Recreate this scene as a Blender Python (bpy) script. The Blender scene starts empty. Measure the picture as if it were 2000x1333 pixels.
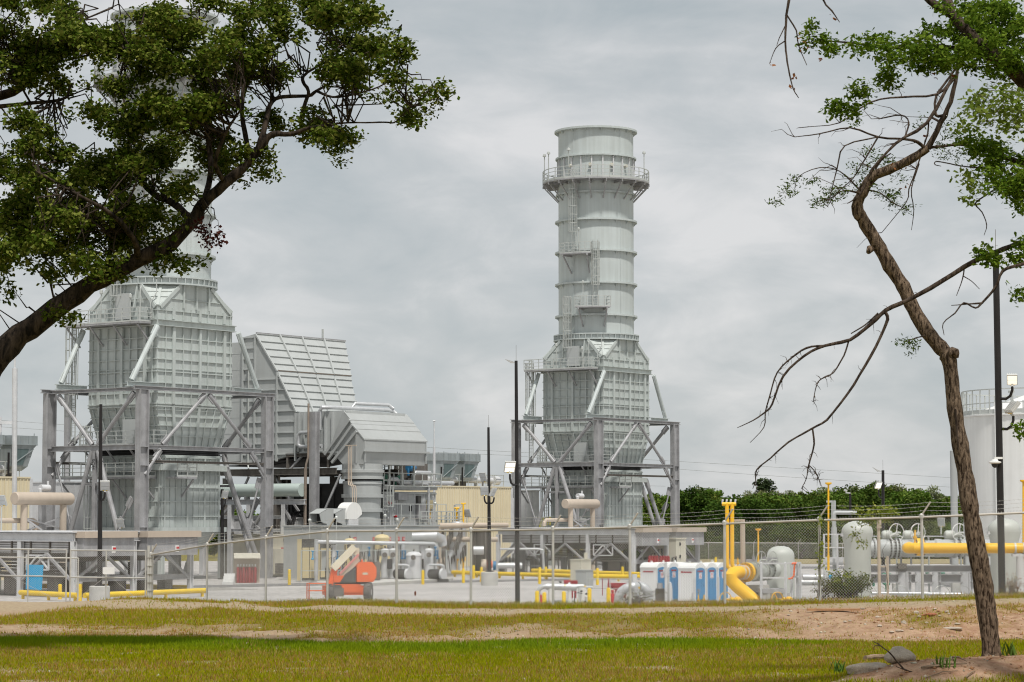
import bpy, math, random
import numpy as np
from mathutils import Vector as V3

# ------------------------------------------------------------------ camera, sky, sun, exposure
SC = bpy.context.scene
COL = SC.collection
FPX = 4722.0                      # 85 mm lens, in pixels of the 2000 px wide photograph
PITCH = math.atan(346.5 / FPX)
EYE = 4.9
cam_d = bpy.data.cameras.new('camera'); cam = bpy.data.objects.new('camera', cam_d); COL.objects.link(cam)
cam_d.lens = 85.0; cam_d.sensor_width = 36.0; cam_d.clip_start = 0.5; cam_d.clip_end = 6000
cam.location = (0, 0, EYE); cam.rotation_euler = (math.pi / 2 + PITCH, 0, 0)
cam_d.dof.use_dof = True; cam_d.dof.focus_distance = 120; cam_d.dof.aperture_fstop = 8.0
SC.camera = cam

SUN_FROM = V3((0.13, -0.43, 0.89)).normalized()
sun_d = bpy.data.lights.new('sun', 'SUN'); sun = bpy.data.objects.new('sun', sun_d); COL.objects.link(sun)
sun_d.energy = 2.7; sun_d.angle = math.radians(4); sun_d.color = (1.0, 0.965, 0.91)
sun.rotation_euler = SUN_FROM.to_track_quat('Z', 'Y').to_euler()

W = bpy.data.worlds.new('World'); SC.world = W; W.use_nodes = True
wn, wl = W.node_tree.nodes, W.node_tree.links
bg = wn['Background']; bg.inputs['Strength'].default_value = 0.1
sky = wn.new('ShaderNodeTexSky'); sky.sky_type = 'NISHITA'; sky.sun_disc = False
sky.sun_elevation = math.asin(SUN_FROM.z); sky.sun_rotation = math.atan2(SUN_FROM.x, SUN_FROM.y)
tc = wn.new('ShaderNodeTexCoord')
mp = wn.new('ShaderNodeMapping'); mp.inputs['Scale'].default_value = (1.0, 1.0, 2.3); mp.inputs['Location'].default_value = (0.37, 0.2, 0.02)
wl.new(tc.outputs['Generated'], mp.inputs['Vector'])
def wnoise(scale, detail, rough, dist=0.0):
    n = wn.new('ShaderNodeTexNoise'); n.inputs['Scale'].default_value = scale; n.inputs['Detail'].default_value = detail
    n.inputs['Roughness'].default_value = rough; n.inputs['Distortion'].default_value = dist
    wl.new(mp.outputs['Vector'], n.inputs['Vector']); return n
n1 = wnoise(5.2, 4, 0.55, 0.5); n2 = wnoise(15, 6, 0.6, 0.4)
nm = wn.new('ShaderNodeMath'); nm.operation = 'MULTIPLY_ADD'; nm.inputs[1].default_value = 0.55
wl.new(n2.outputs['Fac'], nm.inputs[0]); wl.new(n1.outputs['Fac'], nm.inputs[2])
cr = wn.new('ShaderNodeValToRGB')
e = cr.color_ramp.elements
e[0].position = 0.56; e[0].color = (3.35, 3.70, 3.86, 1)
e[1].position = 0.96; e[1].color = (5.65, 5.62, 5.62, 1)
em = cr.color_ramp.elements.new(0.77); em.color = (4.28, 4.46, 4.54, 1)
wl.new(nm.outputs[0], cr.inputs['Fac'])
mix = wn.new('ShaderNodeMix'); mix.data_type = 'RGBA'; mix.inputs['Factor'].default_value = 0.93
wl.new(sky.outputs['Color'], mix.inputs['A']); wl.new(cr.outputs['Color'], mix.inputs['B'])
wl.new(mix.outputs['Result'], bg.inputs['Color'])
SC.view_settings.view_transform = 'Standard'; SC.view_settings.look = 'None'
SC.view_settings.exposure = 0.38; SC.view_settings.gamma = 1.0
SC.cycles.filter_width = 1.1; SC.cycles.max_bounces = 6; SC.cycles.diffuse_bounces = 3; SC.cycles.transparent_max_bounces = 8

# ------------------------------------------------------------------ helpers
rng = np.random.default_rng(7)
random.seed(7)
cp_, sp_ = math.cos(PITCH), math.sin(PITCH)
def P(px, py, d):
    """photo direction (px, py) at distance d along the view -> world point"""
    xc, yc = (px - 1000) / FPX, (666.5 - py) / FPX
    y = cp_ - yc * sp_; z = sp_ + yc * cp_
    return V3((xc / y * d, d, EYE + z / y * d))
def pad(px, py):
    yc = (666.5 - py) / FPX
    y = cp_ - yc * sp_; z = sp_ + yc * cp_
    p = P(px, py, -EYE * y / z); return V3((p.x, p.y, 0))
def at(px, d, z=0.0, py=1020):
    p = P(px, py, d); return V3((p.x, d, z))
U = V3((0.595, 0.804, 0)).normalized(); Vv = V3((-U.y, U.x, 0)); Z = V3((0, 0, 1))

class MB:
    def __init__(s): s.v = []; s.f = []
    def add(s, vs, fs):
        o = len(s.v); s.v += [tuple(p) for p in vs]; s.f += [tuple(i + o for i in f) for f in fs]
    def boxf(s, O, A, B, C):
        """box with corner O and edge vectors A, B, C"""
        O, A, B, C = V3(O), V3(A), V3(B), V3(C)
        vs = [O, O + A, O + A + B, O + B, O + C, O + A + C, O + A + B + C, O + B + C]
        fs = [(0, 3, 2, 1), (4, 5, 6, 7), (0, 1, 5, 4), (1, 2, 6, 5), (2, 3, 7, 6), (3, 0, 4, 7)]
        if A.cross(B).dot(C) < 0: fs = [f[::-1] for f in fs]
        s.add(vs, fs)
    def box(s, c, dx, dy, dz, X=V3((1, 0, 0)), Y=V3((0, 1, 0))):
        """box standing on c (bottom centre)"""
        c = V3(c); s.boxf(c - X * dx / 2 - Y * dy / 2, X * dx, Y * dy, Z * dz)
    def bar(s, p, q, w, h, n, base=0.0):
        """bar p->q lying on a surface of normal n: width w in the surface, height h off it"""
        p, q, n = V3(p), V3(q), V3(n)
        ax = (q - p)
        if ax.length < 1e-6: return
        sd = ax.cross(n)
        if sd.length < 1e-6: sd = ax.cross(V3((0.3, 0.5, 0.8)))
        sd.normalize(); n2 = sd.cross(ax).normalized()
        s.boxf(p - sd * w / 2 + n2 * base, ax, sd * w, n2 * h)
    def beam(s, p, q, w, h=None, up=Z):
        """box section centred on the line p->q"""
        h = h or w; p, q = V3(p), V3(q); ax = q - p
        if abs(ax.normalized().dot(up)) > 0.99: up = U
        sd = ax.cross(up).normalized(); n = sd.cross(ax).normalized()
        s.boxf(p - sd * w / 2 - n * h / 2, ax, sd * w, n * h)
    def ibeam(s, p, q, w, h, up=Z, t=0.05):
        p, q = V3(p), V3(q); ax = q - p
        if abs(ax.normalized().dot(up)) > 0.99: up = U
        sd = ax.cross(up).normalized(); n = sd.cross(ax).normalized()
        s.boxf(p - sd * w / 2 + n * (h / 2 - t), ax, sd * w, n * t)
        s.boxf(p - sd * w / 2 - n * h / 2, ax, sd * w, n * t)
        s.boxf(p - sd * t / 2 - n * (h / 2 - t), ax, sd * t, n * (h - 2 * t))
    def tube(s, pts, r, n=10, caps=True, rs=None):
        pts = [V3(p) for p in pts]; m = len(pts)
        rs = rs or [r] * m
        t0 = (pts[1] - pts[0]).normalized()
        a = t0.cross(Z if abs(t0.z) < 0.9 else V3((1, 0, 0))).normalized()
        vs = []
        for i, p in enumerate(pts):
            t = (pts[min(i + 1, m - 1)] - pts[max(i - 1, 0)])
            if t.length < 1e-9: t = t0
            t.normalize(); a = (a - t * a.dot(t)); a.normalize(); b = t.cross(a)
            k = 1.0
            if 0 < i < m - 1:
                c = (pts[i] - pts[i - 1]).normalized().dot((pts[i + 1] - pts[i]).normalized()); k = 1 / max(0.6, math.sqrt((1 + max(-.5, c)) / 2))
            for j in range(n):
                an = 2 * math.pi * j / n
                vs.append(p + (a * math.cos(an) + b * math.sin(an)) * rs[i] * k)
        fs = []
        for i in range(m - 1):
            for j in range(n):
                j2 = (j + 1) % n; fs.append((i * n + j, i * n + j2, (i + 1) * n + j2, (i + 1) * n + j))
        if caps: fs.append(tuple(range(n - 1, -1, -1))); fs.append(tuple((m - 1) * n + j for j in range(n)))
        s.add(vs, fs)
    def cyl(s, p, q, r, n=16, r2=None): s.tube([p, q], r, n, True, [r, r if r2 is None else r2])
    def lathe(s, c, prof, n=24, axis=Z, closed=False):
        """profile of (radius, height) turned about axis through c"""
        c = V3(c); axis = V3(axis).normalized()
        a = axis.cross(V3((1, 0, 0)) if abs(axis.x) < 0.9 else V3((0, 1, 0))).normalized(); b = axis.cross(a)
        vs = []
        for r, h in prof:
            for j in range(n):
                an = 2 * math.pi * j / n; vs.append(c + axis * h + (a * math.cos(an) + b * math.sin(an)) * max(r, 1e-4))
        fs = []; m = len(prof)
        for i in range(m if closed else m - 1):
            i2 = (i + 1) % m
            for j in range(n):
                j2 = (j + 1) % n; fs.append((i * n + j, i * n + j2, i2 * n + j2, i2 * n + j))
        s.add(vs, fs)
    def ring(s, c, r, ra, n=28, k=6, axis=Z, a0=0.0, a1=2 * math.pi):
        """torus wire of radius r, wire radius ra (an arc if a0..a1 given)"""
        c = V3(c); axis = V3(axis).normalized()
        a = axis.cross(V3((1, 0, 0)) if abs(axis.x) < 0.9 else V3((0, 1, 0))).normalized(); b = axis.cross(a)
        m = n; pts = [c + (a * math.cos(a0 + (a1 - a0) * i / m) + b * math.sin(a0 + (a1 - a0) * i / m)) * r for i in range(m + 1)]
        s.tube(pts, ra, k, False)
    def prism(s, poly, ext):
        """planar polygon extruded by ext"""
        poly = [V3(p) for p in poly]; ext = V3(ext); n = len(poly)
        nr = V3((0, 0, 0))
        for i in range(n): nr += poly[i].cross(poly[(i + 1) % n])
        if nr.dot(ext) > 0: poly = poly[::-1]
        vs = poly + [p + ext for p in poly]
        fs = [tuple(range(n)), tuple(range(2 * n - 1, n - 1, -1))]
        for i in range(n):
            j = (i + 1) % n; fs.append((j, i, i + n, j + n))
        s.add(vs, fs)
    def build(s, name, m, parent=None, smooth=35):
        me = bpy.data.meshes.new(name); me.from_pydata(s.v, [], s.f); me.update()
        me.materials.append(m)
        if smooth:
            me.polygons.foreach_set('use_smooth', [True] * len(me.polygons)); me.set_sharp_from_angle(angle=math.radians(smooth))
        o = bpy.data.objects.new(name, me); COL.objects.link(o)
        root = parent
        while root is not None and root.parent is not None: root = root.parent
        if root is not None:
            off = root.location
            co = np.empty(len(me.vertices) * 3); me.vertices.foreach_get('co', co)
            co = co.reshape(-1, 3) - np.array(off); me.vertices.foreach_set('co', co.ravel()); me.update()
            o.parent = parent
        else:
            # a thing that is one mesh: origin at its base
            co = np.empty(len(me.vertices) * 3); me.vertices.foreach_get('co', co); co = co.reshape(-1, 3)
            b = np.array([(co[:, 0].min() + co[:, 0].max()) / 2, (co[:, 1].min() + co[:, 1].max()) / 2, co[:, 2].min()])
            me.vertices.foreach_set('co', (co - b).ravel()); me.update(); o.location = b
        return o

def fast_mesh(name, V, F, m, parent=None, col=None, smooth=False):
    """V (n,3), F (k,3) as numpy; optional per-vertex colour"""
    me = bpy.data.meshes.new(name); V = np.asarray(V, dtype=np.float32); F = np.asarray(F, dtype=np.int32)
    if parent is not None:
        r = parent
        while r.parent is not None: r = r.parent
        V = V - np.array(r.location, dtype=np.float32)
    me.vertices.add(len(V)); me.vertices.foreach_set('co', V.ravel())
    k = F.shape[1]
    me.loops.add(F.size); me.loops.foreach_set('vertex_index', F.ravel())
    me.polygons.add(len(F)); me.polygons.foreach_set('loop_start', np.arange(0, F.size, k, dtype=np.int32))
    me.polygons.foreach_set('loop_total', np.full(len(F), k, dtype=np.int32))
    if smooth: me.polygons.foreach_set('use_smooth', np.ones(len(F), dtype=bool))
    me.update(calc_edges=True); me.validate()
    if col is not None:
        ca = me.color_attributes.new('Col', 'FLOAT_COLOR', 'POINT')
        c4 = np.ones((len(V), 4), dtype=np.float32); c4[:, :3] = col; ca.data.foreach_set('color', c4.ravel())
    me.materials.append(m)
    o = bpy.data.objects.new(name, me); COL.objects.link(o)
    if parent is not None: o.parent = parent
    return o

def tag(o, label=None, cat=None, group=None, kind=None):
    if label: o['label'] = label
    if cat: o['category'] = cat
    if group: o['group'] = group
    if kind: o['kind'] = kind
    return o
def thing(name, label, cat, loc, group=None):
    o = bpy.data.objects.new(name, None); COL.objects.link(o); o.location = loc; o.empty_display_size = 0.3
    return tag(o, label, cat, group)
def copy_tree(o, shift=None, label=None, loc=None, rotz=None):
    kids = {}
    for q in bpy.data.objects:
        if q.parent: kids.setdefault(q.parent.name, []).append(q)
    def rec(a, par):
        c = a.copy(); COL.objects.link(c); c.parent = par
        for ch in kids.get(a.name, []): rec(ch, c)
        return c
    c = rec(o, None)
    if shift is not None: c.location = V3(o.location) + V3(shift)
    if loc is not None: c.location = loc
    if rotz is not None: c.rotation_euler = (0, 0, rotz)
    if label: c['label'] = label
    return c

# ------------------------------------------------------------------ materials
def srgb(r, g, b):
    return tuple(((c / 255) / 12.92 if c / 255 <= 0.04045 else ((c / 255 + 0.055) / 1.055) ** 2.4) for c in (r, g, b))
def mat(name, col, rough=0.55, metal=0.0, var=0.10, scale=0.6, col2=None, bump=0.0, bscale=8.0, streak=0.0, spec=0.4, fine=0.0):
    """painted / galvanised surface: base colour with soft uneven patches, optional rain streaks and bump"""
    m = bpy.data.materials.new(name); m.use_nodes = True; nt = m.node_tree; N, L = nt.nodes, nt.links
    b = N['Principled BSDF']; b.inputs['Roughness'].default_value = rough; b.inputs['Metallic'].default_value = metal
    b.inputs['Specular IOR Level'].default_value = spec
    t = N.new('ShaderNodeTexCoord'); g = N.new('ShaderNodeNewGeometry')
    nz = N.new('ShaderNodeTexNoise'); nz.inputs['Scale'].default_value = scale; nz.inputs['Detail'].default_value = 6; nz.inputs['Roughness'].default_value = 0.6
    L.new(g.outputs['Position'], nz.inputs['Vector'])
    r = N.new('ShaderNodeValToRGB'); r.color_ramp.elements[0].position = 0.3; r.color_ramp.elements[1].position = 0.7
    c2 = col2 or tuple(min(1, c * (1 + var)) for c in col); c1 = tuple(c * (1 - var) for c in col)
    r.color_ramp.elements[0].color = (*c1, 1); r.color_ramp.elements[1].color = (*c2, 1)
    L.new(nz.outputs['Fac'], r.inputs['Fac']); out = r.outputs['Color']
    if streak > 0:
        mp = N.new('ShaderNodeMapping'); mp.inputs['Scale'].default_value = (3.0, 3.0, 0.12); L.new(g.outputs['Position'], mp.inputs['Vector'])
        n2 = N.new('ShaderNodeTexNoise'); n2.inputs['Scale'].default_value = 1.0; n2.inputs['Detail'].default_value = 5; L.new(mp.outputs['Vector'], n2.inputs['Vector'])
        r2 = N.new('ShaderNodeValToRGB'); r2.color_ramp.elements[0].position = 0.35; r2.color_ramp.elements[1].position = 0.65
        r2.color_ramp.elements[0].color = (1 - streak, 1 - streak * 1.05, 1 - streak * 1.15, 1); r2.color_ramp.elements[1].color = (1, 1, 1, 1)
        L.new(n2.outputs['Fac'], r2.inputs['Fac'])
        mx = N.new('ShaderNodeMix'); mx.data_type = 'RGBA'; mx.blend_type = 'MULTIPLY'; mx.inputs['Factor'].default_value = 1
        L.new(out, mx.inputs['A']); L.new(r2.outputs['Color'], mx.inputs['B']); out = mx.outputs['Result']
    if fine > 0:
        n3 = N.new('ShaderNodeTexNoise'); n3.inputs['Scale'].default_value = scale * 14; n3.inputs['Detail'].default_value = 4; L.new(g.outputs['Position'], n3.inputs['Vector'])
        r3 = N.new('ShaderNodeValToRGB'); r3.color_ramp.elements[0].position = 0.35; r3.color_ramp.elements[1].position = 0.65
        r3.color_ramp.elements[0].color = (1 - fine,) * 3 + (1,); r3.color_ramp.elements[1].color = (1 + fine * .4,) * 3 + (1,)
        L.new(n3.outputs['Fac'], r3.inputs['Fac'])
        mx = N.new('ShaderNodeMix'); mx.data_type = 'RGBA'; mx.blend_type = 'MULTIPLY'; mx.inputs['Factor'].default_value = 1
        L.new(out, mx.inputs['A']); L.new(r3.outputs['Color'], mx.inputs['B']); out = mx.outputs['Result']
    L.new(out, b.inputs['Base Color'])
    if bump > 0:
        nb = N.new('ShaderNodeTexNoise'); nb.inputs['Scale'].default_value = bscale; nb.inputs['Detail'].default_value = 5; L.new(g.outputs['Position'], nb.inputs['Vector'])
        bp = N.new('ShaderNodeBump'); bp.inputs['Strength'].default_value = bump; bp.inputs['Distance'].default_value = 0.05
        L.new(nb.outputs['Fac'], bp.inputs['Height']); L.new(bp.outputs['Normal'], b.inputs['Normal'])
    return m
def emit(name, col, s):
    m = bpy.data.materials.new(name); m.use_nodes = True; b = m.node_tree.nodes['Principled BSDF']
    b.inputs['Base Color'].default_value = (*col, 1); b.inputs['Emission Color'].default_value = (*col, 1); b.inputs['Emission Strength'].default_value = s; return m
def leaf_mat(name, tint=(1, 1, 1), trans=0.25):
    m = bpy.data.materials.new(name); m.use_nodes = True; N, L = m.node_tree.nodes, m.node_tree.links
    b = N['Principled BSDF']; b.inputs['Roughness'].default_value = 0.8; b.inputs['Specular IOR Level'].default_value = 0.04
    a = N.new('ShaderNodeAttribute'); a.attribute_name = 'Col'
    tr = N.new('ShaderNodeBsdfTranslucent'); ms = N.new('ShaderNodeMixShader'); ms.inputs['Fac'].default_value = trans
    mm = N.new('ShaderNodeMix'); mm.data_type = 'RGBA'; mm.blend_type = 'MULTIPLY'; mm.inputs['Factor'].default_value = 1; mm.inputs['B'].default_value = (*tint, 1)
    oi = N.new('ShaderNodeObjectInfo'); hs = N.new('ShaderNodeHueSaturation')
    mr = N.new('ShaderNodeMapRange'); mr.inputs['To Min'].default_value = 0.8; mr.inputs['To Max'].default_value = 1.2
    mr2 = N.new('ShaderNodeMapRange'); mr2.inputs['To Min'].default_value = 0.485; mr2.inputs['To Max'].default_value = 0.515
    L.new(oi.outputs['Random'], mr.inputs['Value']); L.new(oi.outputs['Random'], mr2.inputs['Value'])
    L.new(a.outputs['Color'], mm.inputs['A']); L.new(mm.outputs['Result'], hs.inputs['Color'])
    L.new(mr.outputs['Result'], hs.inputs['Value']); L.new(mr2.outputs['Result'], hs.inputs['Hue'])
    L.new(hs.outputs['Color'], b.inputs['Base Color']); L.new(hs.outputs['Color'], tr.inputs['Color'])
    L.new(b.outputs['BSDF'], ms.inputs[1]); L.new(tr.outputs['BSDF'], ms.inputs[2]); L.new(ms.outputs['Shader'], N['Material Output'].inputs['Surface'])
    return m
def bark_mat(name, c1, c2, sc=14.0):
    m = bpy.data.materials.new(name); m.use_nodes = True; N, L = m.node_tree.nodes, m.node_tree.links
    b = N['Principled BSDF']; b.inputs['Roughness'].default_value = 0.9; b.inputs['Specular IOR Level'].default_value = 0.15
    g = N.new('ShaderNodeNewGeometry'); mp = N.new('ShaderNodeMapping'); mp.inputs['Scale'].default_value = (1, 1, 0.26); L.new(g.outputs['Position'], mp.inputs['Vector'])
    nz = N.new('ShaderNodeTexNoise'); nz.inputs['Scale'].default_value = sc; nz.inputs['Detail'].default_value = 7; nz.inputs['Roughness'].default_value = 0.65; nz.inputs['Distortion'].default_value = 0.6
    L.new(mp.outputs['Vector'], nz.inputs['Vector'])
    r = N.new('ShaderNodeValToRGB'); r.color_ramp.elements[0].position = 0.40; r.color_ramp.elements[1].position = 0.62
    r.color_ramp.elements[0].color = (*c1, 1); r.color_ramp.elements[1].color = (*c2, 1); L.new(nz.outputs['Fac'], r.inputs['Fac'])
    L.new(r.outputs['Color'], b.inputs['Base Color'])
    bp = N.new('ShaderNodeBump'); bp.inputs['Strength'].default_value = 1.0; bp.inputs['Distance'].default_value = 0.03
    L.new(nz.outputs['Fac'], bp.inputs['Height']); L.new(bp.outputs['Normal'], b.inputs['Normal']); return m

M = dict(
    stack=mat('stack_paint', (0.515, 0.56, 0.555), 0.5, 0, 0.07, 0.25, streak=0.11),
    body=mat('casing_paint', (0.485, 0.525, 0.51), 0.5, 0, 0.07, 0.3, streak=0.12),
    duct=mat('duct_paint', (0.45, 0.47, 0.465), 0.5, 0, 0.05, 0.3, streak=0.06),
    hood=mat('hood_paint', (0.39, 0.405, 0.40), 0.45, 0, 0.05, 0.3, streak=0.05),
    galv=mat('galvanised_steel', (0.37, 0.37, 0.38), 0.55, 0.1, 0.20, 0.9, streak=0.15, fine=0.08),
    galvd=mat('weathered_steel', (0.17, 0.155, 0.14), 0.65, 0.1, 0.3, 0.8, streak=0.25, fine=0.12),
    galvl=mat('bright_galvanised', (0.62, 0.625, 0.635), 0.5, 0.05, 0.12, 1.2, streak=0.06, fine=0.06),
    rail=mat('rail_galvanised', (0.50, 0.52, 0.50), 0.5, 0.2, 0.1, 1.0),
    dark=mat('dark_joint', (0.035, 0.035, 0.037), 0.8, 0, 0.3, 3.0),
    darksteel=mat('dark_steel', (0.08, 0.078, 0.075), 0.8, 0.1, 0.3, 1.0),  # near-black steel for motors, frames, soffit and turbine casing
    black=mat('black_pole_paint', (0.018, 0.016, 0.016), 0.45, 0.1, 0.3, 1.0),
    beige=mat('beige_cladding', (0.70, 0.62, 0.44), 0.55, 0, 0.04, 0.4, streak=0.08),
    tan=mat('tan_paint', (0.50, 0.42, 0.34), 0.5, 0, 0.05, 0.6, streak=0.05),
    cream=mat('cream_cabinet', (0.60, 0.57, 0.47), 0.5, 0, 0.05, 0.5, streak=0.08),
    yelcab=mat('pale_yellow_paint', (0.66, 0.55, 0.31), 0.5, 0, 0.05, 0.8),
    yellow=mat('yellow_paint', (0.80, 0.54, 0.012), 0.45, 0, 0.08, 1.2, fine=0.05),
    gasyel=mat('gas_pipe_yellow', (0.88, 0.50, 0.022), 0.4, 0, 0.05, 1.2, fine=0.03),
    vessel=mat('vessel_paint', (0.50, 0.52, 0.48), 0.42, 0, 0.05, 0.8, streak=0.05),
    alu=mat('aluminium_jacket', (0.54, 0.55, 0.56), 0.42, 0.4, 0.10, 2.0, bump=0.25, bscale=9),
    white=mat('white_paint', (0.76, 0.76, 0.74), 0.5, 0, 0.04, 0.4, streak=0.06),
    plastic=mat('white_plastic', (0.78, 0.78, 0.77), 0.45, 0, 0.04, 1.5, fine=0.03),
    blue=mat('blue_plastic', (0.055, 0.24, 0.47), 0.45, 0, 0.08, 1.5, fine=0.05),
    bluebright=mat('bright_blue_sheet', (0.01, 0.34, 0.66), 0.5, 0, 0.06, 1.2),
    orange=mat('orange_paint', (0.80, 0.15, 0.045), 0.45, 0, 0.1, 1.5, fine=0.06),
    creamboom=mat('cream_boom', (0.66, 0.60, 0.46), 0.45, 0, 0.06, 1.5),
    tyre=mat('tyre_rubber', (0.13, 0.12, 0.11), 0.9, 0, 0.3, 4.0),
    red=mat('red_paint', (0.50, 0.02, 0.025), 0.45, 0, 0.1, 2.0),
    darkred=mat('dark_red_cylinder', (0.27, 0.012, 0.02), 0.5, 0, 0.15, 2.0),
    pink=mat('faded_red_hose', (0.62, 0.27, 0.25), 0.55, 0, 0.1, 2.0),
    green=mat('valve_green', (0.04, 0.20, 0.12), 0.5, 0, 0.15, 2.0),
    motorblue=mat('motor_blue', (0.03, 0.17, 0.34), 0.45, 0, 0.15, 2.0),
    concrete=mat('concrete', (0.50, 0.49, 0.46), 0.85, 0, 0.12, 1.5, fine=0.1, bump=0.2),
    asphalt=mat('weathered_asphalt', (0.17, 0.165, 0.165), 0.9, 0, 0.12, 0.8, fine=0.12),
    slab=mat('pale_slab', (0.30, 0.285, 0.265), 0.9, 0, 0.1, 0.4, fine=0.1),
    gravel=mat('pale_gravel', (0.44, 0.42, 0.405), 0.95, 0, 0.17, 0.14, fine=0.25, bump=0.6, bscale=14),
    fence=mat('fence_galvanised', (0.52, 0.51, 0.48), 0.5, 0.2, 0.15, 2.0),
    rail2=mat('fence_rail', (0.50, 0.47, 0.42), 0.5, 0.25, 0.15, 1.5),
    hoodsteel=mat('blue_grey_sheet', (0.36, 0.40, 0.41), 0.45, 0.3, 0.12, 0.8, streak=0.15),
    hoodshade=mat('hood_sheet_shade', (0.13, 0.18, 0.18), 0.5, 0.2, 0.12, 0.8, streak=0.15),  # dark copy of the hood sheet, shade put into its colour
    greenpipe=mat('pale_green_pipe', (0.44, 0.51, 0.48), 0.45, 0, 0.05, 0.6),
    rust=mat('brown_conduit', (0.30, 0.245, 0.20), 0.7, 0.1, 0.2, 1.5),
    brown=mat('dead_leaf', (0.16, 0.055, 0.03), 0.8, 0, 0.3, 3.0),
    rock=mat('pale_rock', (0.45, 0.38, 0.30), 0.9, 0, 0.25, 4.0, fine=0.2, bump=0.6, bscale=20),
    log=mat('old_wood', (0.24, 0.17, 0.11), 0.9, 0, 0.3, 5.0, fine=0.2, bump=0.5),
    plank=mat('plank_wood', (0.40, 0.22, 0.11), 0.85, 0, 0.25, 5.0),
    lamp=emit('lit_panel', (1.0, 0.95, 0.84), 0.55),
    lampoff=mat('lamp_glass', (0.55, 0.57, 0.58), 0.25, 0, 0.05, 3.0),
    lampbody=mat('lamp_body', (0.50, 0.50, 0.48), 0.5, 0.2, 0.08, 3.0),
    clay=mat('red_clay', (0.33, 0.13, 0.065), 0.95, 0, 0.25, 2.0, fine=0.25, bump=0.7, bscale=10),
    wire=mat('power_cable', (0.22, 0.235, 0.24), 0.7, 0.0, 0.1, 1.0),
    oakbark=bark_mat('oak_bark', (0.010, 0.008, 0.006), (0.075, 0.055, 0.04), 9),
    bark=bark_mat('slender_bark', (0.024, 0.014, 0.008), (0.25, 0.18, 0.125), 30),
    twig=bark_mat('twig_bark', (0.03, 0.02, 0.015), (0.11, 0.08, 0.06), 20),
    leaf=leaf_mat('oak_leaf', trans=0.22), leaf2=leaf_mat('bright_leaf', trans=0.35), tleaf=leaf_mat('wood_leaf', trans=0.15), grass=leaf_mat('grass_blade', trans=0.2),
)

# ------------------------------------------------------------------ ground
def vnoise(x, y, s, seed):
    r = np.random.default_rng(seed); n = 256; T = r.random((n, n))
    a = x / s + 1000.3; b = y / s + 1000.7
    i = np.floor(a).astype(int); j = np.floor(b).astype(int); fx = a - i; fy = b - j
    fx = fx * fx * (3 - 2 * fx); fy = fy * fy * (3 - 2 * fy)
    i %= n; j %= n; i2 = (i + 1) % n; j2 = (j + 1) % n
    return (T[i, j] * (1 - fx) + T[i2, j] * fx) * (1 - fy) + (T[i, j2] * (1 - fx) + T[i2, j2] * fx) * fy
def fbm(x, y, s, seed, o=4):
    t = 0; w = 0
    for k in range(o):
        t = t + vnoise(x, y, s / 2 ** k, seed + k) * 0.55 ** k; w += 0.55 ** k
    return t / w
# fence posts: photo column, top row, distance
FP = [(295, 1083, 88), (405, 1064, 84), (520, 1050, 78), (640, 1037, 73.6), (775, 1036, 71), (920, 1035.5, 69), (1080, 1033, 67.5),
      (1230, 1029, 66), (1415, 1022, 64.5), (1600, 1015, 63.5), (1800, 1009, 62.8), (2010, 1000, 62.3), (2230, 993, 62)]
FH = 2.15
FTOP = [P(*q) for q in FP]
FX = np.array([-40, -24] + [p.x for p in FTOP] + [40]); FY = np.array([100, 92] + [p.y for p in FTOP] + [61.5])
FZ = np.array([1.25, 1.35] + [p.z - FH for p in FTOP] + [3.0])
def smooth(t): t = np.clip(t, 0, 1); return t * t * (3 - 2 * t)
DITCH = 2.28
def ground_z(x, y):
    x = np.asarray(x, float); y = np.asarray(y, float)
    fy = np.interp(x, FX, FY); fz = np.interp(x, FX, FZ)
    z0 = DITCH + 0.10 * smooth((50 - y) / 14) + 0.05 * (fbm(x, y, 6, 11) - 0.5) * 2
    # bank from the lawn's edge up to the fence
    b0 = 52.2 + 0.5 * np.sin(x * 0.55) + 0.8 * (fbm(x, y * 0, 4, 5) - 0.5) + 0.16 * np.clip(-x - 6, 0, 12)
    t = (y - b0) / np.maximum(6.5, (fy - b0) * 0.72)
    rise = smooth(t)
    crest = np.maximum(fz, 2.28 + 0.0 * x)           # on the left the bank hides the foot of the fence
    crest = np.where(x < -9, np.interp(x, [-40, -16, -13.5, -9], [1.9, 1.95, 2.1, 2.2]), crest)
    zb = z0 * (1 - rise) + crest * rise
    zb = zb + smooth((y - b0) / 1.5) * smooth((b0 + 9 - y) / 4) * (0.20 * (fbm(x, y, 1.3, 21) - 0.5) * 2 + 0.07 * (fbm(x, y, 0.45, 23) - 0.5) * 2)
    # from the crest to the fence line, then down to the pad
    back = smooth((y - (fy - 3)) / 3.0); zb = zb * (1 - back) + fz * back
    drop = smooth((y - fy - 1.5) / 26.0); zb = zb * (1 - drop) + (-0.35) * drop
    # red earth mound at the slender tree's foot
    mx = np.exp(-(((x - 7.9) / 1.9) ** 2 + ((y - 37.2) / 1.7) ** 2)) * 0.42 + np.exp(-(((x - 5.9) / 1.1) ** 2 + ((y - 36.4) / 0.9) ** 2)) * 0.26
    zb = zb + mx * (0.8 + 0.5 * fbm(x, y, 0.8, 33))
    # wooded rise far behind the plant
    zb = zb + 6.5 * smooth((y - 320) / 170) * smooth((x - 5) / 25)
    return zb
xs = np.concatenate([np.linspace(-1500, -60, 14), np.linspace(-50, -20, 12), np.arange(-19, 19.01, 0.2), np.linspace(20, 50, 12), np.linspace(60, 1500, 14)])
ys = np.concatenate([np.linspace(-300, 20, 8), np.linspace(24, 33, 6), np.arange(34, 74, 0.2), np.arange(74, 130, 1.0), np.linspace(132, 600, 40), np.linspace(650, 4000, 12)])
gx, gy = np.meshgrid(xs, ys); gz = ground_z(gx, gy)
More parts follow.
